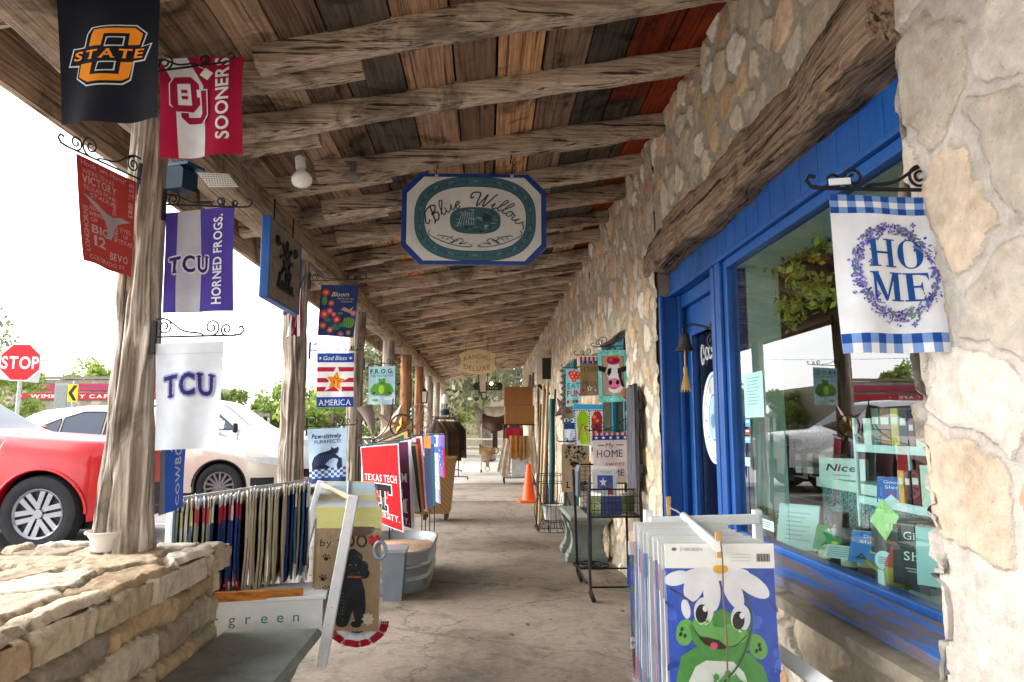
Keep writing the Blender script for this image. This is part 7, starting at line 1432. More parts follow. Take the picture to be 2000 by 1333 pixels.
# ---- wire rack cart
t = thing('wire_rack', 'black wire basket rack on casters beside the stone wall', 'rack', (.97, 5.6, 0)); X0, X1, Y0, Y1, ZB, ZT = .80, 1.19, 5.36, 5.95, .63, .84
def rod(nm, pts, r_=.008, par=None): b = MB(); b.tube(pts, r_, 6); return b.build(nm, IRON(), par or t, smooth=60)
N0, N1 = Vector((.80, Y0, .05)), Vector((.80, Y1 + .1, .05))
rod('leg', [N0 + Vector((-.01, 0, .03)), Vector((X0 - .02, Y0 + .02, .5)), Vector((X0, Y0 + .05, ZT + .1))], .011); rod('leg', [N1 + Vector((-.02, 0, .03)), Vector((X0 - .045, Y1, .6)), Vector((X0 - .06, Y1, .96))], .011)
rod('leg', [Vector((1.2, Y0, .0)), Vector((1.19, Y0 + .02, .9))], .011); rod('leg', [Vector((1.2, Y1, .0)), Vector((1.19, Y1, .98))], .011)
rod('rail', [Vector((.79, Y0, .11)), Vector((1.2, Y0, .11))], .008); rod('rail', [Vector((.79, Y1, .13)), Vector((1.2, Y1, .13))], .008); rod('rail', [Vector((.76, Y0, .14)), Vector((.76, Y1, .16))], .007)
for c in (N0, N1):
    b = MB(); b.lathe([(0, -.014), (.042, -.016), (.045, 0), (.042, .016), (0, .014)], 18, c - Vector((0, 0, .005)), Matrix.Rotation(1.2, 4, 'Y')); b.build('caster', TYRE, t, smooth=50)
bk = MB()
for k in range(5):
    z = ZB + (ZT - ZB) * k / 4; r_ = .007 if k in (0, 4) else .0025; bk.tube([(X0, Y0, z), (X1, Y0, z), (X1, Y1, z), (X0, Y1, z)], r_, 5, closed=True)
for i in range(15):
    x = X0 + (X1 - X0) * i / 14; bk.tube([(x, Y0, ZT), (x, Y0, ZB), (x, Y1, ZB), (x, Y1, ZT)], .0022, 4)
for i in range(18):
    y = Y0 + (Y1 - Y0) * i / 17; bk.tube([(X0, y, ZT), (X0, y, ZB), (X1, y, ZB), (X1, y, ZT)], .0022, 4)
bk.build('basket', IRON(), t)
bk = MB()
for k in range(5): bk.tube([(X0, Y1, ZT + k * .035), (X1, Y1, ZT + k * .035)], .0025, 4)
for i in range(10): x = X0 + (X1 - X0) * i / 9; bk.tube([(x, Y1, ZT), (x, Y1, ZT + .14)], .0025, 4)
bk.tube([(X0, Y1, ZT + .16), (X1, Y1, ZT + .16)], .007, 5); bk.build('back_grid', IRON(), t)
A = Art(100, 120, '#cfd2d6'); A.rect(20, 18, 84, 60, '#2c4a90').up().star(44, 40, 16, '#e8eaee').rect(62, 60, 84, 118, '#b02434').rect(20, 60, 60, 90, '#c8d2e4').rect(20, 90, 60, 118, '#3a5aa0').text('TEXAS', 56, 8, 8, '#8a8f98', w=50)
pack('packaged flag with a lone star standing upright in the wire rack', (.97, 5.72, 1.0), (1, -.1, 0), .2, .34, '#cfd2d6', None, art=A, hh=.03, sleeve=True)
A = Art(100, 70, '#27386a')
for i in range(5): A.rect(20, 14 + i * 10, 80 - i * 8, 16 + i * 10, '#3f5288')
pack('navy packaged flag lying at the front of the wire rack', (.97, 5.40, .795), (1, .05, 0), .17, .16, '#27386a', None, art=A, hh=.012)
pack('olive packaged flag leaning at the right side of the wire rack', (1.12, 5.55, .80), (.6, .6, 0), .2, .16, '#7f8a4a', None, hh=.03); pack('green packaged flag leaning at the left side of the wire rack', (.86, 5.55, .80), (.5, -.7, 0), .15, .16, '#5a6a38', None, hh=.03)
b = MB(); b.prism([(0, 0), (.02, 0), (.02, .26), (0, .2)], (X0 - .045, Y1 - .18, .74), (1, 0, 0), (0, 0, 1), (0, .2, 0)); props(b.build('slate_panel', flat('slate_grey_panel', '#56616a', rough=.6), loc=(X0, Y1, .74)), 'slate grey panel leaning on the left of the wire rack', 'panel')
# round based stand
q = Vector((1.0, 6.72, 0)); t = thing('round_stand', 'thin black stand with a scrolled round base in front of the bench', 'stand', q); b = MB(); b.tube([q + Vector((.17 * math.cos(a), .17 * math.sin(a), .012)) for a in [i * math.pi / 16 for i in range(32)]], .008, 6, closed=True); b.tube([q + Vector((.10 * math.cos(a), .10 * math.sin(a), .012)) for a in [i * math.pi / 12 for i in range(24)]], .006, 5, closed=True)
for i in range(6): a = i * math.pi / 3; b.tube([q + Vector((0, 0, .014)), q + Vector((.17 * math.cos(a), .17 * math.sin(a), .012))], .006, 5)
b.build('base', IRON(), t, smooth=60); b = MB(); b.tube([q, q + Vector((0, 0, .98))], .008, 6); b.build('pole', IRON(), t)
# shutter on the wall by the door
t = thing('grey_shutter', 'narrow weathered grey shutter fixed to the stone wall left of the blue door', 'shutter', (1.2, 5.5, 1.2)); sz0, sz1 = aty(1250, 955, 5.5).z, aty(1250, 752, 5.5).z; b = MB()
for i in range(4): b.box((1.15, 5.32 + i * .085, sz0), (1.175, 5.40 + i * .085, sz1 - .02 * (i % 2)))
b.build('boards', wood('grey_shutter_wood', 2, '#242428', '#4a4a50', '#6a6a70', stain=.3), t); b = MB(); b.box((1.176, 5.30, sz1 - .2), (1.2, 5.68, sz1 - .14)); b.box((1.176, 5.30, sz0 + .14), (1.2, 5.68, sz0 + .2)); b.build('batten', flat('dark_batten', '#2c2c30'), t)
b = MB(); b.lathe([(0, -.05), (.03, -.03), (.035, .02), (0, .05)], 10, (1.165, 5.75, sz1 - .06)); b.build('rusty_hinge', flat('rust', '#b8682a', rough=.9, var=.4), t)
# bell by the door
q = aty(1337, 668, 4.35); t = thing('door_bell', 'black iron bell with a straw tassel on a bracket beside the blue door', 'bell', q); IRD = flat('dark_cast_bell', '#4a4642', metal=.5, rough=.55, var=.2)
b = MB(); b.lathe([(0, .06), (.02, .058), (.028, .05), (.034, .02), (.045, -.03), (.062, -.055), (.06, -.06), (.04, -.04), (0, .0)], 24, q); b.build('bell_body', IRD, t, smooth=50)
e = aty(1405, 655, 4.0); b = MB(); b.tube(crom([q + Vector((0, 0, .06)), q + Vector((0, 0, .1)), q + Vector((.06, -.08, .1)), e + Vector((0, 0, .02))], 6), .008, 6); b.tube(spiral(e + Vector((-.03, .05, -.03)), .05, .01, 0, 1.6, (.5, -.6, 0), (0, 0, 1)), .006, 5); b.tube(spiral(e + Vector((-.02, .03, .06)), .04, .01, 0, 1.6, (.5, -.6, 0), (0, 0, 1)), .006, 5); b.cbox(e, (.02, .03, .3)); b.build('bracket', IRON(), t, smooth=60)
STR = flat('straw_rope', '#c09a5c', rough=.9, var=.25, scale=60, sx=(1, 1, .1)); b = MB(); b.tube([q - Vector((0, 0, .04)), q - Vector((0, 0, .16))], .006, 6); b.lathe([(.007, -.16), (.014, -.17), (.015, -.2), (.011, -.21), (.016, -.24), (.032, -.31), (.028, -.312), (0, -.3)], 14, q)
for i in range(12): a = i * .524; b.tube([q + Vector((.012 * math.cos(a), .012 * math.sin(a), -.22)), q + Vector((.034 * math.cos(a), .034 * math.sin(a), -.325))], .003, 4)
b.build('tassel', STR, t, smooth=50)
# ---- second white cart with the frog flags
cart = thing('flag_cart', 'white display cart with the green frog flag in front, by the shop window', 'cart', (.8, 2.5, 0))
for px in (1266, 1478):
    q = aty(px, 1000, 2.86); plank('upright', Vector((q.x, 2.86, .02)), Vector((q.x, 2.86, aty(px, 996, 2.86).z)), .035, .035, cart)
za = aty(1300, 1018, 2.86).z; plank('crossbar', Vector((aty(1266, 1000, 2.86).x, 2.835, za)), Vector((aty(1478, 1000, 2.86).x, 2.835, za + .01)), .04, .02, cart)
plank('foot', aty(1505, 1262, 2.45), aty(1640, 1362, 1.95), .045, .03, cart); q = aty(1505, 1262, 2.45); plank('side_rail', q, Vector((q.x - .02, 2.86, q.z)), .045, .03, cart, up=(1, 0, 0)); e = aty(1640, 1362, 1.95); plank('leg', e, Vector((e.x + .02, 1.93, .0)), .045, .03, cart)
plank('side_rail', Vector((.5, 2.0, .34)), Vector((.66, 2.86, .34)), .045, .03, cart, up=(1, 0, 0)); plank('leg', Vector((.5, 2.02, .0)), Vector((.5, 2.02, .34)), .045, .03, cart); plank('stretcher', Vector((.5, 1.99, .34)), Vector((e.x, 1.95, e.z)), .04, .025, cart)
r0, r1 = aty(1335, 1008, 2.84), aty(1402, 1068, 2.06); b = MB(); b.tube([r0, r0.lerp(r1, .3), r1], .016, 12); b.build('hanging_rod', flat('white_dowel', '#dcdcda', rough=.4), cart, smooth=60)
A = Art(100, 145, '#3259c4'); fz = lambda X, Y: ((X - 360) / 7.3, (Y - 490) / 7.3)
for i in range(60): A.ell(rr.uniform(0, 100), rr.uniform(0, 145), rr.uniform(3, 9), rr.uniform(2, 5), rr.choice(('#2c50b8', '#3f6ad6', '#2848a4', '#4a74dc')), rr.uniform(0, 3), 8)
A.up(); G1, G2, GW, GD = '#4f9a4a', '#6fb45c', '#e6ebe6', '#1e3f26'
P_ = lambda pts, c: A.poly([fz(*p) for p in pts], c)
P_([(380, 1340), (400, 1150), (440, 1010), (560, 940), (900, 1000), (980, 1080), (1040, 1250), (1060, 1560), (370, 1560)], G1)
A.ell(*fz(470, 870), 8, 11, G2, .3); A.ell(*fz(950, 960), 8, 11, G2, -.5); A.up()
for X, Y in ((450, 850), (468, 890), (440, 880), (960, 950), (940, 985), (965, 975)): A.ell(*fz(X, Y), 1.5, 2, GD, .4, 8)
P_([(500, 830), (530, 790), (640, 770), (720, 730), (800, 770), (880, 820), (915, 890), (890, 980), (760, 1040), (620, 1010), (520, 930)], G1)
P_([(500, 1250), (480, 1160), (530, 1070), (600, 1035), (780, 1045), (850, 1110), (880, 1200), (860, 1340), (820, 1560), (560, 1560)], GW); A.up()
A.ell(*fz(600, 840), 11, 8, G2, .3).ell(*fz(800, 880), 12, 8, G2, .2).ell(*fz(700, 900), 17, 8, G2, .2)
for X, Y in ((600, 745), (845, 790)): A.ell(*fz(X, Y), 9, 11.5, '#e8ecee', .2); A.up().ell(*fz(X - 15, Y + 12), 5.5, 7.5, '#1a1c20', .2); A.up().ell(*fz(X + 8, Y - 16), 2.2, 2.6, '#f0f0f0', n=10); A.z -= 2
A.up().stroke([fz(*p) for p in ((520, 830), (560, 890), (640, 920), (720, 950), (800, 950), (880, 890))], .8, GD, 4); P_([(555, 895), (620, 898), (690, 915), (755, 965), (700, 970), (640, 960), (590, 935)], '#3a2a2a'); A.up().ell(*fz(655, 948), 3.6, 2.8, '#d8587a', n=12)
A.stroke([fz(*p) for p in ((655, 815), (668, 830), (680, 818))], .7, GD, 3).stroke([fz(*p) for p in ((380, 605), (450, 640), (520, 690))], 1.6, '#22304a')
for X, Y, rx, ry, ro in ((430, 545, 12, 6, -.2), (545, 585, 15, 9, -1.15), (660, 630, 16, 8, 1.57), (800, 620, 17, 8, 1.15), (930, 590, 18, 8, .55), (700, 520, 30, 6, 0), (480, 730, 8, 4, 1.4)): A.ell(*fz(X, Y), rx, ry, '#eef0f2', ro)
A.up().ell(*fz(725, 492), 7, 4, '#e8b83a')
for p0, p1 in (((620, 1250), (660, 1130)), ((640, 1235), (700, 1260)), ((640, 1200), (740, 1110))): A.stroke([fz(*p0), fz(*p1)], 2.6, G1); A.ell(*fz(*p1), 2.8, 2.8, G1, n=10)
P_([(380, 1250), (480, 1230), (610, 1215), (780, 1120), (800, 1160), (640, 1290), (560, 1330), (400, 1400)], G1); P_([(1020, 1260), (960, 1210), (820, 1150), (790, 1110), (770, 1160), (820, 1230), (960, 1330)], G1)
A.up().stroke([fz(*p) for p in ((880, 640), (915, 760), (900, 880), (820, 1050), (700, 1170), (620, 1260), (590, 1400))], 1.8, '#2f5a3a', 5)
front = aty(1404, 1062, 2.10)
pack('packaged green frog flag with white daisy petals, front of the right white cart', Vector((front.x, 2.10, front.z)), (1, -.04, 0), .325, .58, '#3259c4', None, art=A, hh=.072, head='#e2e4e0')
A = Art(100, 22, '#e2e4e0'); A.maxe = 60; A.text('EVERGREEN', 24, 5, 3, '#5a6a5c', w=20).ell(8, 5, 2.5, 1.6, '#4a6a4a', n=9)
for i in range(14): A.rect(84 + i * .9, 9, 84.4 + i * .9 + .2 * (i % 3), 16, '#26282c')
for i in range(3): A.rect(60, 9 + i * 3, 78, 9.8 + i * 3, '#c4c8c4')
nf = bpy.data.objects['packaged_flag'] if False else None
hp = lambda u, v, l: Vector((front.x + (u - .5) * .325, 2.10 - .0026 - l - (u - .5) * .325 * .04, front.z - v * .072))
lb_root = [o for o in S.objects if o.get('label', '').startswith('packaged green frog')][0]
A.build('header_print', lambda u, v, l: hp(u, v, l) if l else Vector((front.x + (u - .5) * .1, 2.1, front.z - .02 - v * .02)), lb_root, matf=paint, nu=1, nv=1, step=.0004)
NF = 20
for i in range(1, NF):
    f_ = i / NF; c = Vector((front.x + .02 * f_ + rnd.uniform(-.006, .006), 2.10 + .60 * f_, front.z - .01 + .0 * f_ + rnd.uniform(-.006, .006)))
    col = rnd.choice(['#6f88c0', '#cfd0d4', '#8aa6cc', '#c8ccd8', '#c08486', '#d8d6cc', '#9abcd0', '#b0a0bc', '#cfd8dc', '#d4d4d8', '#c4ccd0']); pack('packaged flag edge in the stack behind the green frog flag', c, (1, rnd.uniform(-.05, .05), 0), .325, .56, col, 'packaged flags behind the green frog flag', hh=.07, head=rnd.choice(['#dcdedc', '#d2d6d6', '#d8d6c8']), col2=rnd.choice([None, None, '#2a6a9a', '#e0c040', '#c03040']))
A = Art(100, 145, '#2f62b0')
for i in range(70): A.ell(rr.uniform(0, 100), rr.uniform(0, 95), rr.uniform(5, 11), rr.uniform(4, 8), rr.choice(('#e8d23a', '#e4e6ea', '#2f8a5a', '#2458b8', '#3f7ad0', '#d87a2a')), rr.uniform(0, 3), 8)
A.rect(0, 98, 100, 145, '#6a2a3a').up()
for i in range(40): A.ell(rr.uniform(0, 100), rr.uniform(98, 145), 4, 4, rr.choice(('#e4e6ea', '#a82a3a', '#3a2a3a')), 0, 8)
q = aty(1236, 1062, 2.74); pack('bright blue and yellow floral packaged flag at the back left of the frog cart', Vector((q.x + .13, 2.74, q.z + .01)), (1, .1, 0), .30, .5, '#2f62b0', None, art=A, hh=.05)
PIN = flat('pine_clothespin', '#c9a064', rough=.7, var=.15)
for i, (px, py, y_) in enumerate(((1306, 990, 2.83), (1404, 1066, 2.07))):
    q = aty(px, py, y_); t = thing('clothespin', ('wooden clothespin standing on the back bar of the frog cart', 'wooden clothespin clipped on the header of the green frog flag')[i], 'clothespin', q)
    for s in (-1, 1): b = MB(); b.bar(q + Vector((s * .003, s * .004, -.035)), q + Vector((s * .006, s * .006, .04)), .011, .006, (0, 1, 0)); b.build('jaw', PIN, t)
    b = MB(); b.tube([q + Vector((-.009, 0, .006 + .004 * math.sin(k))) + Vector((.018 * k / 8, 0, 0)) for k in range(9)], .003, 5); b.build('spring', flat('steel_spring', '#8c8c8c', metal=.7, rough=.4), t)
q0, q1 = aty(1408, 1060, 2.055), aty(1424, 1345, 2.04); b = MB(); b.tube([q0 + (q1 - q0) * k / 12 + Vector((0, -.006 * math.sin(k), 0)) for k in range(13)], .0025, 5); props(b.build('brown_cord', flat('brown_cord', '#6a5848'), loc=q0), 'thin brown cord hanging down in front of the green frog flag', 'cord')
q0 = aty(1308, 992, 2.83); b = MB(); b.tube([q0, q0.lerp(r0, .5) + Vector((0, 0, .004)), r0], .003, 5); props(b.build('white_string', flat('white_string', '#d8d8d4'), loc=q0), 'short white string from the clothespin to the rod of the frog cart', 'string')
# ================================================================== behind the shop glass
def wx(px, py, X): return atx(px, py, X)
ZL = .701
def book(label, px, py0, py1, X, w, col, title=None, lean=.25, yaw=.5, th=.03, tc='#e8e8e0', cat='book', name='book', art=None, z=None, group=None):
    """an upright or leaning card or book on the ledge; its foot under pixel (px, py1), its front toward the walk and the viewer"""
    q0, q1 = wx(px, py1, X), wx(px, py0, X); z0 = z if z is not None else max(ZL, q0.z); h = max(.06, q1.z - q0.z); c = Vector((X, q0.y, z0)); t = thing(name, label, cat, c, group)
    ux = Vector((math.cos(yaw), -math.sin(yaw), 0)); ux = Vector((math.sin(yaw), -math.cos(yaw), 0)); nrm = Vector((-math.cos(yaw), -math.sin(yaw), 0)); up = (Vector((0, 0, 1)) * math.cos(lean) - nrm * math.sin(lean))
    b = MB(); P = lambda u, v, d: c + ux * ((u - .5) * w) + up * (v * h) + nrm * d
    b.add([P(u, v, d) for d in (0, -th) for u, v in ((0, 0), (1, 0), (1, 1), (0, 1))], [(0, 1, 2, 3), (7, 6, 5, 4), (0, 4, 5, 1), (1, 5, 6, 2), (2, 6, 7, 3), (3, 7, 4, 0)]); b.build('cover_block', paint('#d8d6cc') if th > .02 else paint(col), t)
    A = art or Art(100, 100 * h / w, col)
    if title and not art:
        n = len(title)
        for i, (s_, hh) in enumerate(title): A.text(s_, 50, A.h * (.2 + .6 * (i + .0) / max(n - 1, 1)) if n > 1 else A.h * .35, hh, tc, w=min(84, len(s_) * hh * .85))
    A.maxe = 60; A.build('front_cover', lambda u, v, l: P(u, 1 - v, .001 + l), t, matf=paint, nu=1, nv=1, step=.0006); return t
XB = GX + .10
A = Art(100, 110, '#bcd8d4')
for i in range(7): A.text(('JOURNAL', 'of small', 'things to', 'do and', 'places to', 'go and', 'see')[i], 50, 22 + i * 12, 5 if i else 9, '#8fb0ac', w=60 - 4 * (i % 3)) if False else A.rect(20, 20 + i * 11, 80 - 9 * (i % 3), 23 + i * 11, '#93b4b0')
book('white memo board with faint lines leaning on the display ledge by the left end', 1555, 985, 1072, 1.52, .20, '#bcd8d4', art=A, lean=.3, yaw=.75, th=.012, cat='memo board', name='memo_board')
A = Art(60, 100, '#1f8a4c'); A.rect(3, 3, 57, 97, '#2f9c5c').rect(5, 5, 55, 95, '#1f8a4c').up().text('Do', 32, 16, 9, '#e6eee6').text('No Stuff', 32, 32, 8, '#e6eee6', w=36) if False else A.rect(3, 3, 57, 97, '#2f9c5c').up().rect(5, 5, 55, 95, '#1f8a4c').up().text('Do', 32, 16, 10, '#e6eee6').poly([(14, 84), (24, 62), (34, 84)], '#1a2420').poly([(18, 84), (24, 72), (30, 84)], '#e8e8e8').ell(42, 66, 7, 6, '#d8c22a')
book('green book with a dark triangle and yellow dot tilted on the display ledge', 1616, 1022, 1076, 1.50, .13, '#1f8a4c', art=A, lean=.6, yaw=.75, th=.02)
A = Art(60, 100, '#2478c4'); A.rect(3, 3, 57, 97, '#3a8ad2').up().rect(5, 5, 55, 95, '#2474be').up().text('Do', 30, 14, 10, '#e4ecf4').text('Shit', 30, 32, 10, '#e4ecf4', w=28).poly([(12, 88), (22, 68), (32, 88)], '#1c2026').poly([(16, 88), (22, 77), (28, 88)], '#e8e8e8').ell(42, 62, 7, 6, '#d8c22a')
book('blue book with a dark triangle and yellow dot tilted on the display ledge', 1690, 1035, 1100, 1.49, .13, '#2474be', art=A, lean=.55, yaw=.75, th=.025)
A = Art(100, 50, '#c4dcd8')
for i in range(5): A.rect(8, 8 + i * 8, 92, 10 + i * 8, '#4a5a5c')
book('small white leaflet with dark lines between the green and the blue book', 1645, 1058, 1092, 1.47, .15, '#c4dcd8', art=A, lean=.9, yaw=.8, th=.006, cat='leaflet', name='leaflet')
A = Art(100, 130, '#16191a'); A.text('Give', 58, 22, 18, '#e4e8de', w=64, serif=.8).text('a', 56, 44, 9, '#c8b45a').rect(40, 44, 48, 45, '#c8b45a').rect(64, 44, 72, 45, '#c8b45a').text('Shit', 58, 66, 20, '#e4e8de', w=62, serif=.8).rect(30, 92, 82, 94, '#b8bcb4').rect(36, 98, 76, 100, '#b8bcb4')
book('black book reading Give a Shit near the right end of the display ledge', 1786, 1030, 1146, 1.50, .14, '#16191a', art=A, lean=.12, yaw=.62, th=.03)
book('blank pale board leaning right of the black book', 1834, 1036, 1148, 1.52, .13, '#9cc4c2', art=Art(100, 140, '#a9cfcc'), lean=.1, yaw=.7, th=.03, cat='board', name='display_board')
A = Art(100, 130, '#111414'); book('dark back cover behind the yellow figure', 1745, 1020, 1130, 1.56, .16, '#111414', art=A, lean=.1, yaw=.62, th=.02)
# yellow plush figure with red hat
q = wx(1746, 1112, 1.49); q.z = ZL + .01; t = thing('plush_figure', 'mustard yellow plush figure with outstretched arms and a red hat on the ledge', 'toy', q); YF = flat('mustard_plush', '#a89a3a', rough=.95, var=.2, scale=40); s = .155
b = MB(); b.lathe([(0, 0), (.25 * s, .02 * s), (.3 * s, .2 * s), (.27 * s, .45 * s), (.2 * s, .62 * s), (.14 * s, .72 * s), (0, .76 * s)], 16, q); d = Vector((.62, -.78, 0)).normalized()
for sg in (-1, 1): b.tube([q + d * sg * .2 * s + Vector((0, 0, .5 * s)), q + d * sg * .45 * s + Vector((0, 0, .58 * s)), q + d * sg * .62 * s + Vector((0, 0, .72 * s))], [.08 * s, .065 * s, .075 * s], 8)
b.build('figure_body', YF, t, smooth=60); b = MB(); b.lathe([(.2 * s, .66 * s), (.17 * s, .8 * s), (.02 * s, 1.12 * s), (0, 1.13 * s)], 14, q); b.build('hat', flat('red_felt', '#b04a42', rough=.9), t, smooth=60)
A = Art(100, 140, '#b8d88c')
for i in range(6): A.rect(18, 34 + i * 14, 82 - 8 * (i % 2), 37 + i * 14, '#6f8a5a')
A2 = Art(100, 140, '#b8d88c'); q = wx(1724, 1015, 1.47); tq = [q + Vector(v) for v in ((0, 0, .075), (.03, -.055, .015), (.0, -.01, -.075), (-.02, .05, -.01))]
b = MB(); b.add(tq + [v + Vector((.003, .003, 0)) for v in tq], [(0, 1, 2, 3), (7, 6, 5, 4), (0, 4, 5, 1), (1, 5, 6, 2), (2, 6, 7, 3), (3, 7, 4, 0)]); o = b.build('price_note', paint('#b4d884'), loc=q); props(o, 'lime green diamond shaped price note above the yellow figure', 'note')
b = MB(); b.tube([q - Vector((0, 0, .07)), Vector((q.x + .01, q.y, ZL))], .003, 5); b.build('note_stick', flat('stick', '#8a7a5c'), o)
q = wx(1727, 1095, 1.465); b = MB(); Mq = Vector((-.85, -.5, .1)).to_track_quat('Z', 'Y').to_matrix().to_4x4(); b.lathe([(.034, 0), (.034, .003), (0, .004)], 18, q, Mq); o = b.build('round_tag', paint('#c8dce0'), loc=q); props(o, 'round white tag low in front of the yellow figure', 'tag'); b = MB()
for i in range(4): b.box((-.018, -.012 + i * .007, .0045), (.018, -.009 + i * .007, .0055), Matrix.Translation(q) @ Mq)
b.build('tag_print', flat('tag_print', '#5a7a84'), o)
# birch logs along the ledge
m, tt, pp = newmat('birch_bark'); mp = mapped(tt, (20, 60, 20)); mp2 = mapped(tt, (30, 9, 30)); n = N(tt, 'ShaderNodeTexNoise', Scale=1, Detail=4); tt.links.new(mp2.outputs[0], n.inputs['Vector']); tt.links.new(ramp(tt, n.outputs['Fac'], [(.32, hx('#4a5450')), (.42, hx('#c4cfc6')), (.7, hx('#dde4de'))]), pp.inputs['Base Color']); pp.inputs['Roughness'].default_value = .8
for i, (ya, yb, x_, r_) in enumerate(((1.55, 2.25, 1.432, .026), (2.0, 2.75, 1.475, .022), (2.3, 2.95, 1.43, .024), (2.9, 3.62, 1.435, .023), (1.5, 2.0, 1.49, .022))):
    b = MB(); b.tube([(x_, ya, ZL + r_), (x_ + .008, (ya + yb) / 2, ZL + r_ + .003), (x_ - .002, yb, ZL + r_)], [r_, r_ * .96, r_ * 1.03], 12); props(b.build('birch_log', m, loc=(x_, ya, ZL), smooth=50), ('birch stick at the near right end of the ledge, against the glass', 'birch stick lying behind the blue book', 'birch stick against the glass under the blue book', 'birch stick against the glass under the memo board', 'short birch stick behind the nearest one, under the pale board')[i], 'log', 'birch sticks along the display ledge')
q = wx(1798, 1122, 1.41); b = MB(); b.cbox(wx(1722, 1128, 1.405), (.004, .04, .05)); props(b.build('price_tag', paint('#cfe0dc'), loc=wx(1722, 1128, 1.405)), 'small white price tag standing against the glass below the blue book', 'tag')
# shelves behind
SX = 1.80
t = thing('display_cabinet', 'low cabinet with a dark speckled front and pale top in the window', 'cabinet', (2.0, 3.0, 0)); zt = 1.05
m2, tt, pp = newmat('speckled_front'); mp = mapped(tt); vo = N(tt, 'ShaderNodeTexVoronoi', Scale=70); tt.links.new(mp.outputs[0], vo.inputs['Vector']); tt.links.new(ramp(tt, vo.outputs['Distance'], [(.3, hx('#1e2c34')), (.55, hx('#7f9494'))]), pp.inputs['Base Color'])
b = MB(); b.box((SX + .02, 2.55, .03), (SX + .4, 3.72, zt - .05)); b.build('cabinet_front', m2, t); b = MB(); b.box((SX, 2.5, zt - .049), (SX + .45, 3.74, zt)); b.build('cabinet_top', flat('pale_shelf', '#d4e0d6', var=.08), t)
A = Art(100, 46, '#d4deda'); A.text('Nice', 50, 20, 16, '#2c3436', w=64, shear=.3, bold=1).rect(30, 36, 70, 38, '#7f8a8a')
book('white sign with the word Nice on the cabinet top', 1645, 905, 946, SX + .04, .26, '#d4deda', art=A, lean=.05, yaw=.5, th=.03, cat='sign', name='word_sign', z=zt)
A = Art(90, 50, '#d8e0e0')
for i in range(6):
    for j in range(3): A.rect(i * 15, j * 17, i * 15 + 15, j * 17 + 17, ('#d8e0e0', '#6a7478', '#6a7478', '#22282c')[(i % 2) * 2 + (j % 2)])
book('black and white gingham box on the cabinet top left of the Nice sign', 1590, 905, 942, SX + .12, .24, '#d8e0e0', art=A, lean=0, yaw=.5, th=.15, cat='box', name='gingham_box', z=zt)
q = wx(1572, 905, SX + .22); q.z = zt; t = thing('flower_pot', 'pot of pale dried hydrangea on the cabinet behind the gingham box', 'plant', q); b = MB(); b.lathe([(0, 0), (.07, 0), (.09, .12), (.085, .125), (0, .11)], 16, q); b.build('pot', flat('dark_pot', '#3a4448'), t)
rs = np.random.RandomState(4); n = 900; d = rs.normal(size=(n, 3)); d /= np.linalg.norm(d, axis=1)[:, None]; Pp = np.array(q) + np.array((0, 0, .21)) + d * np.array((.13, .16, .1)) * rs.uniform(.6, 1, (n, 1)); tg = np.cross(d, rs.normal(size=(n, 3))); tg /= np.linalg.norm(tg, axis=1)[:, None]; bt = np.cross(d, tg); s_ = .014
npmesh('blossom', np.stack([Pp - tg * s_, Pp - bt * s_, Pp + tg * s_, Pp + bt * s_], 1).reshape(-1, 3), np.arange(4 * n).reshape(-1, 4), leafmat('#9a948c', '#b8b2a6', '#d8d2c8'), t, np.repeat(rs.uniform(0, 1, n), 4)[:, None] * np.ones((1, 3)), smooth=False)
t = thing('tiered_rack', 'white three-tier metal book rack in the middle of the window', 'rack', (1.75, 2.75, ZL)); TR = flat('white_metal_rack', '#cfe0e0', rough=.35); X0, X1, Y0, Y1 = 1.62, 1.86, 2.25, 2.98
for z in (.80, 1.0, 1.22):
    b = MB(); b.box((X0, Y0, z), (X1, Y1, z + .012)); b.box((X0 - .006, Y0, z - .006), (X0, Y1, z + .026)); b.build('tier', TR, t)
for x, y in ((X0, Y0), (X0, Y1), (X1, Y0), (X1, Y1)): b = MB(); b.tube([(x, y, ZL), (x, y, 1.36)], .010, 8); b.build('rack_post', TR, t)
BC = ['#1d4fa8', '#16181c', '#a82a34', '#d8d4c4', '#2f5a4a', '#5a3a2c', '#c8a83a', '#3a4a6a', '#7a2430', '#dfe2e2', '#1e2226', '#8a5a2c']
GS = Art(70, 100, '#1c58b8'); GS.text('Good', 36, 18, 13, '#e8eef4', w=40).text('Shit', 36, 38, 13, '#e8eef4', w=32).ell(36, 64, 6, 6, '#c82a34').poly([(16, 92), (36, 66), (56, 92)], '#e8e8e8').rect(8, 93, 62, 95, '#e0c84a')
book('blue book reading Good Shit on the middle tier of the white rack', 1740, 925, 975, X0 + .02, .12, '#1c58b8', art=GS, lean=.12, yaw=.5, th=.03, z=1.013)
k = 0
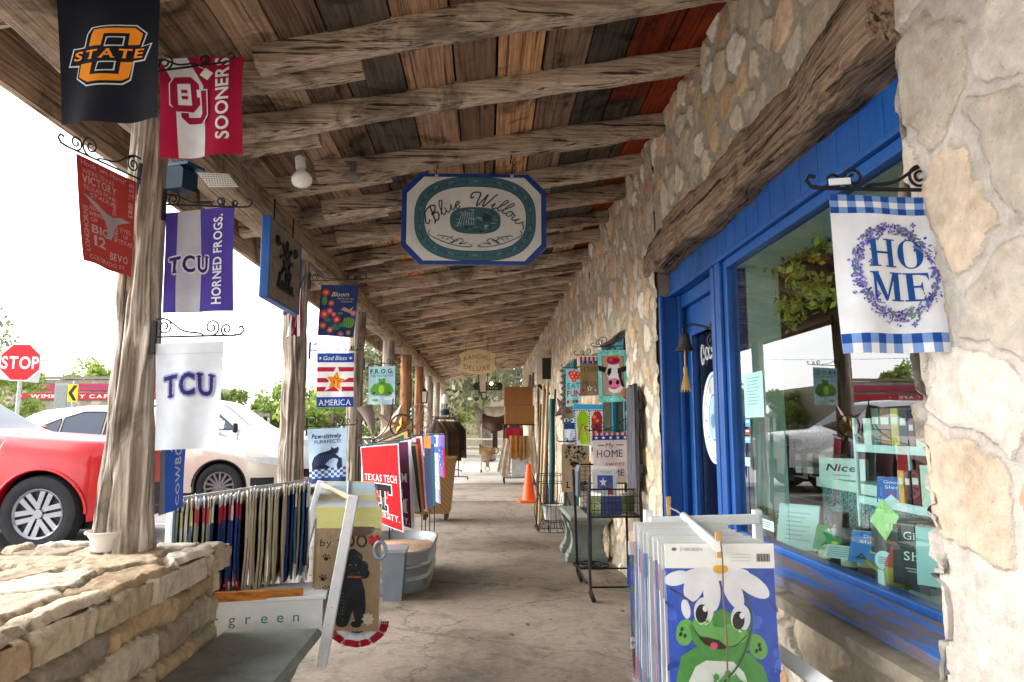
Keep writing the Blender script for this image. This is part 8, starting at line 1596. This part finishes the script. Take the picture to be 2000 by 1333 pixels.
for z, lo in ((.813, 'bottom'), (1.013, 'middle'), (1.233, 'top')):
    y = Y0 + .03
    while y < Y1 - .06:
        w_ = rnd.uniform(.035, .07); h_ = rnd.uniform(.12, .17); c_ = BC[(k * 5) % len(BC)]; k += 1
        if not (lo == 'middle' and 2.7 < y < 2.97):
            t2 = thing('book', '%s book standing among others on the %s tier of the white rack' % ({'#1d4fa8': 'blue', '#16181c': 'black', '#a82a34': 'red', '#d8d4c4': 'cream', '#2f5a4a': 'dark green', '#5a3a2c': 'brown', '#c8a83a': 'yellow', '#3a4a6a': 'slate blue', '#7a2430': 'maroon', '#dfe2e2': 'white', '#1e2226': 'charcoal', '#8a5a2c': 'tan'}[c_], lo), 'book', (X0 + .1, y, z), 'books on the %s tier' % lo)
            b = MB(); b.box((X0 + .03, y, z), (X0 + .16, y + w_, z + h_)); b.build('cover_block', paint(c_), t2); b = MB(); b.box((X0 + .0285, y + .006, z + h_ * .6), (X0 + .03, y + w_ - .006, z + h_ * .78)); b.build('spine_label', paint('#d8d8cc'), t2)
        y += w_ + .008
for i, (px, py0, py1, c_, X) in enumerate(((1640, 950, 1010, '#2c201c', 1.58), (1662, 985, 1030, '#33241e', 1.56), (1690, 975, 1010, '#6a4a40', 1.60), (1618, 1000, 1040, '#2a3a38', 1.56))):
    q = wx(px, py1, X); q.z = ZL; t2 = thing('jar', ('tall dark bottle shaped candle behind the green book', 'squat dark jar behind the blue book', 'brown boxed jar by the foot of the white rack', 'dark green jar behind the memo board')[i], 'jar', q, 'jars on the display ledge'); h_ = (.24, .17, .2, .15)[i]; b = MB(); b.lathe([(0, 0), (.045, 0), (.047, .01), (.047, h_ * .7), (.035, h_ * .78), (.035, h_ * .8)], 18, q); b.build('jar_body', flat('dark_jar', c_, rough=.25), t2, smooth=40); b = MB(); b.lathe([(.038, h_ * .8), (.038, h_), (0, h_)], 18, q); b.build('lid', flat('black_lid', '#1a1818', rough=.4), t2, smooth=40); b = MB(); b.lathe([(.0478, h_ * .2), (.0478, h_ * .5)], 18, q); b.build('paper_label', paint('#b8b8a4'), t2, smooth=40)
for i, (px, z, c_) in enumerate(((1822, 1.05, '#7a2a34'), (1840, 1.05, '#8a3a3c'), (1850, .75, '#6a2430'))):
    q = wx(px, 900, 1.9); t2 = thing('display_box', ('dark red box stacked at the right of the window', 'rust red box beside the dark red one at the right of the window', 'maroon box low at the right edge of the window')[i], 'box', (1.95, q.y, z)); b = MB(); b.box((1.9, q.y - .12, z), (2.1, q.y + .12, z + .24)); b.build('box_body', paint(c_), t2); b = MB(); b.box((1.895, q.y - .125, z + .2), (2.105, q.y + .125, z + .245)); b.build('box_lid', paint('#5a2028'), t2)
t2 = thing('hanging_towel', 'striped white tea towel hanging at the right edge of the window', 'towel', wx(1872, 900, 1.55)); A = Art(100, 180, '#c4d8d8')
for y in (20, 26, 120, 126, 132): A.rect(0, y, 100, y + 2.5, '#2f4a6a')
P = [wx(1856, 860, 1.56), wx(1890, 860, 1.54), wx(1890, 985, 1.54), wx(1862, 985, 1.56)]; A.build('cloth', fsurf(*P, amp=.006), t2); b = MB(); b.tube([P[0] + Vector((0, 0, .004)), P[1] + Vector((0, 0, .004))], .006, 6); b.tube([P[0], P[0] + Vector((.3, 0, .0))], .005, 5); b.build('towel_rail', TR, t2)
for i, (px, X, w_, h_, c_, nm) in enumerate(((1538, 1.60, .09, .10, '#6a8a94', 'slate blue'), (1575, 1.68, .08, .14, '#c8b48a', 'sand coloured'), (1608, 1.66, .07, .09, '#8a3a44', 'dark red'), (1650, 1.70, .1, .12, '#d8d8cc', 'off white'), (1705, 1.62, .07, .08, '#2f4a40', 'bottle green'), (1760, 1.64, .08, .1, '#c88a3a', 'amber'), (1800, 1.66, .1, .16, '#4a4a58', 'charcoal'), (1835, 1.62, .08, .1, '#b8c4c0', 'pale grey'))):
    y_ = wx(px, 1000, X).y; t2 = thing('gift_box', nm + ' gift box on the display ledge behind the cards', 'box', (X, y_, ZL), 'gift boxes on the display ledge'); b = MB(); b.xf = Matrix.Translation((X, y_, ZL)) @ Matrix.Rotation(.3 - .12 * (i % 4), 4, 'Z')
    b.box((-.03, -w_ / 2, 0), (.03, w_ / 2, h_)); b.build('box_body', paint(c_), t2); b2 = MB(); b2.xf = b.xf; b2.box((-.0315, -w_ * .35, h_ * .35), (-.0302, w_ * .35, h_ * .75)); b2.build('paper_label', paint('#dcd8c8'), t2); b3 = MB(); b3.xf = b.xf; b3.box((-.033, -w_ / 2 - .002, h_ * .84), (.033, w_ / 2 + .002, h_ + .002)); b3.build('box_lid', paint('#2c2c30' if i % 2 else '#d0ccc0'), t2)
# fern and vine
def leaves(name, parent, pts, s_, lm, seed): 
    rs = np.random.RandomState(seed); Pp = np.array(pts); n = len(Pp); d = rs.normal(size=(n, 3)); d /= np.linalg.norm(d, axis=1)[:, None]; tg = np.cross(d, rs.normal(size=(n, 3))); tg /= np.linalg.norm(tg, axis=1)[:, None]; bt = np.cross(d, tg); q = s_ * rs.uniform(.6, 1.3, (n, 1))
    return npmesh(name, np.stack([Pp - tg * q, Pp - bt * q * .55, Pp + tg * q, Pp + bt * q * .55], 1).reshape(-1, 3), np.arange(4 * n).reshape(-1, 4), lm, parent, np.repeat(rs.uniform(0, .9, n), 4)[:, None] * np.ones((1, 3)), smooth=False)
q = wx(1516, 1010, 1.56); q.z = ZL; t2 = thing('fern', 'small dark green fern at the left end of the display ledge', 'plant', q); pts = []; b = MB(); b.lathe([(0, 0), (.05, 0), (.06, .07), (0, .065)], 14, q); b.build('pot', flat('dark_pot', '#3a4448'), t2)
for i in range(18):
    a = rr.uniform(0, 6.28); 
    for k in range(14): f_ = k / 13; pts.append((q.x + math.cos(a) * .1 * f_ + rr.gauss(0, .006), q.y + math.sin(a) * .13 * f_ + rr.gauss(0, .006), q.z + .08 + .10 * math.sin(f_ * 2.2) + rr.gauss(0, .006)))
leaves('foliage', t2, pts, .016, leafmat('#1f4a24', '#2f6a30', '#4a8a3c'), 5)
VM = leafmat('#76781a', '#a8a82a', '#d8d044'); VN = 0
for i, (pts_, lb) in enumerate((([(1620, 452), (1560, 470), (1510, 500), (1482, 540), (1490, 600), (1475, 640)], 'yellow green vine trailing down the left of the window'), ([(1640, 470), (1600, 480), (1560, 505), (1545, 540), (1580, 560), (1600, 575)], 'yellow green vine hanging behind the HOME flag'), ([(1650, 560), (1600, 590), (1560, 600), (1530, 640)], 'lowest yellow green vine spray left of the HOME flag'), ([(1520, 500), (1540, 580), (1520, 610), (1490, 660)], 'yellow green vine strand nearest the window frame'))):
    cv = crom([wx(a, c_, 1.60 + .02 * i) for a, c_ in pts_], 8); t2 = thing('hanging_vine', lb, 'vine', cv[0], 'vines hung inside the window'); b = MB(); b.tube(cv, .004, 5); b.tube([cv[0], Vector((cv[0].x, cv[0].y, 2.74))], .003, 4); b.build('stem', flat('vine_stem', '#4a4a1c'), t2)
    pts = [tuple(p_ + Vector((rr.gauss(0, .028), rr.gauss(0, .038), rr.gauss(0, .034)))) for p_ in cv for _ in range(rr.choice((2, 5, 12)))]; leaves('foliage', t2, pts, .024, VM, 20 + i)
# papers on the glass and a bell-shaped light by the frame
A = Art(60, 110, '#a8d8d4')
for i in range(9): A.rect(10, 12 + i * 8, 50 - 5 * (i % 3), 14 + i * 8, '#6f9c9c')
XG = GX - .0022
def onglass(label, px0, py0, px1, py1, art, name, cat):
    a, c_ = wx(px0, py0, XG), wx(px1, py1, XG); props(art.build(name, lambda u, v, l: Vector((XG - l, a.y + (c_.y - a.y) * u, a.z + (c_.z - a.z) * v)), loc=a, matf=paint, nu=1, nv=1), label, cat)
onglass('pale green notice with lines of writing stuck on the glass by the blue frame', 1452, 732, 1493, 815, A, 'notice', 'notice')
for i, (y0, y1, c_) in enumerate(((818, 834, '#4a9ac0'), (838, 850, '#8a4a3a'), (853, 866, '#7ab8c4'), (893, 912, '#a8d4d4'))):
    A = Art(40, 60, c_); A.rect(8, 14, 32, 30, '#d8ecec'); onglass('small %s sticker on the glass below the pale green notice' % ('blue', 'brown', 'pale teal', 'whitish')[i], 1455, y0, 1466, y1, A, 'sticker', 'sticker')
A = Art(100, 40, '#b8d4d0')
for i in range(3): A.rect(10, 9 + i * 9, 84 - 10 * i, 12 + i * 9, '#3f5558')
onglass('small white card with dark lines low on the glass at the left', 1487, 1012, 1512, 1040, A, 'card', 'card')
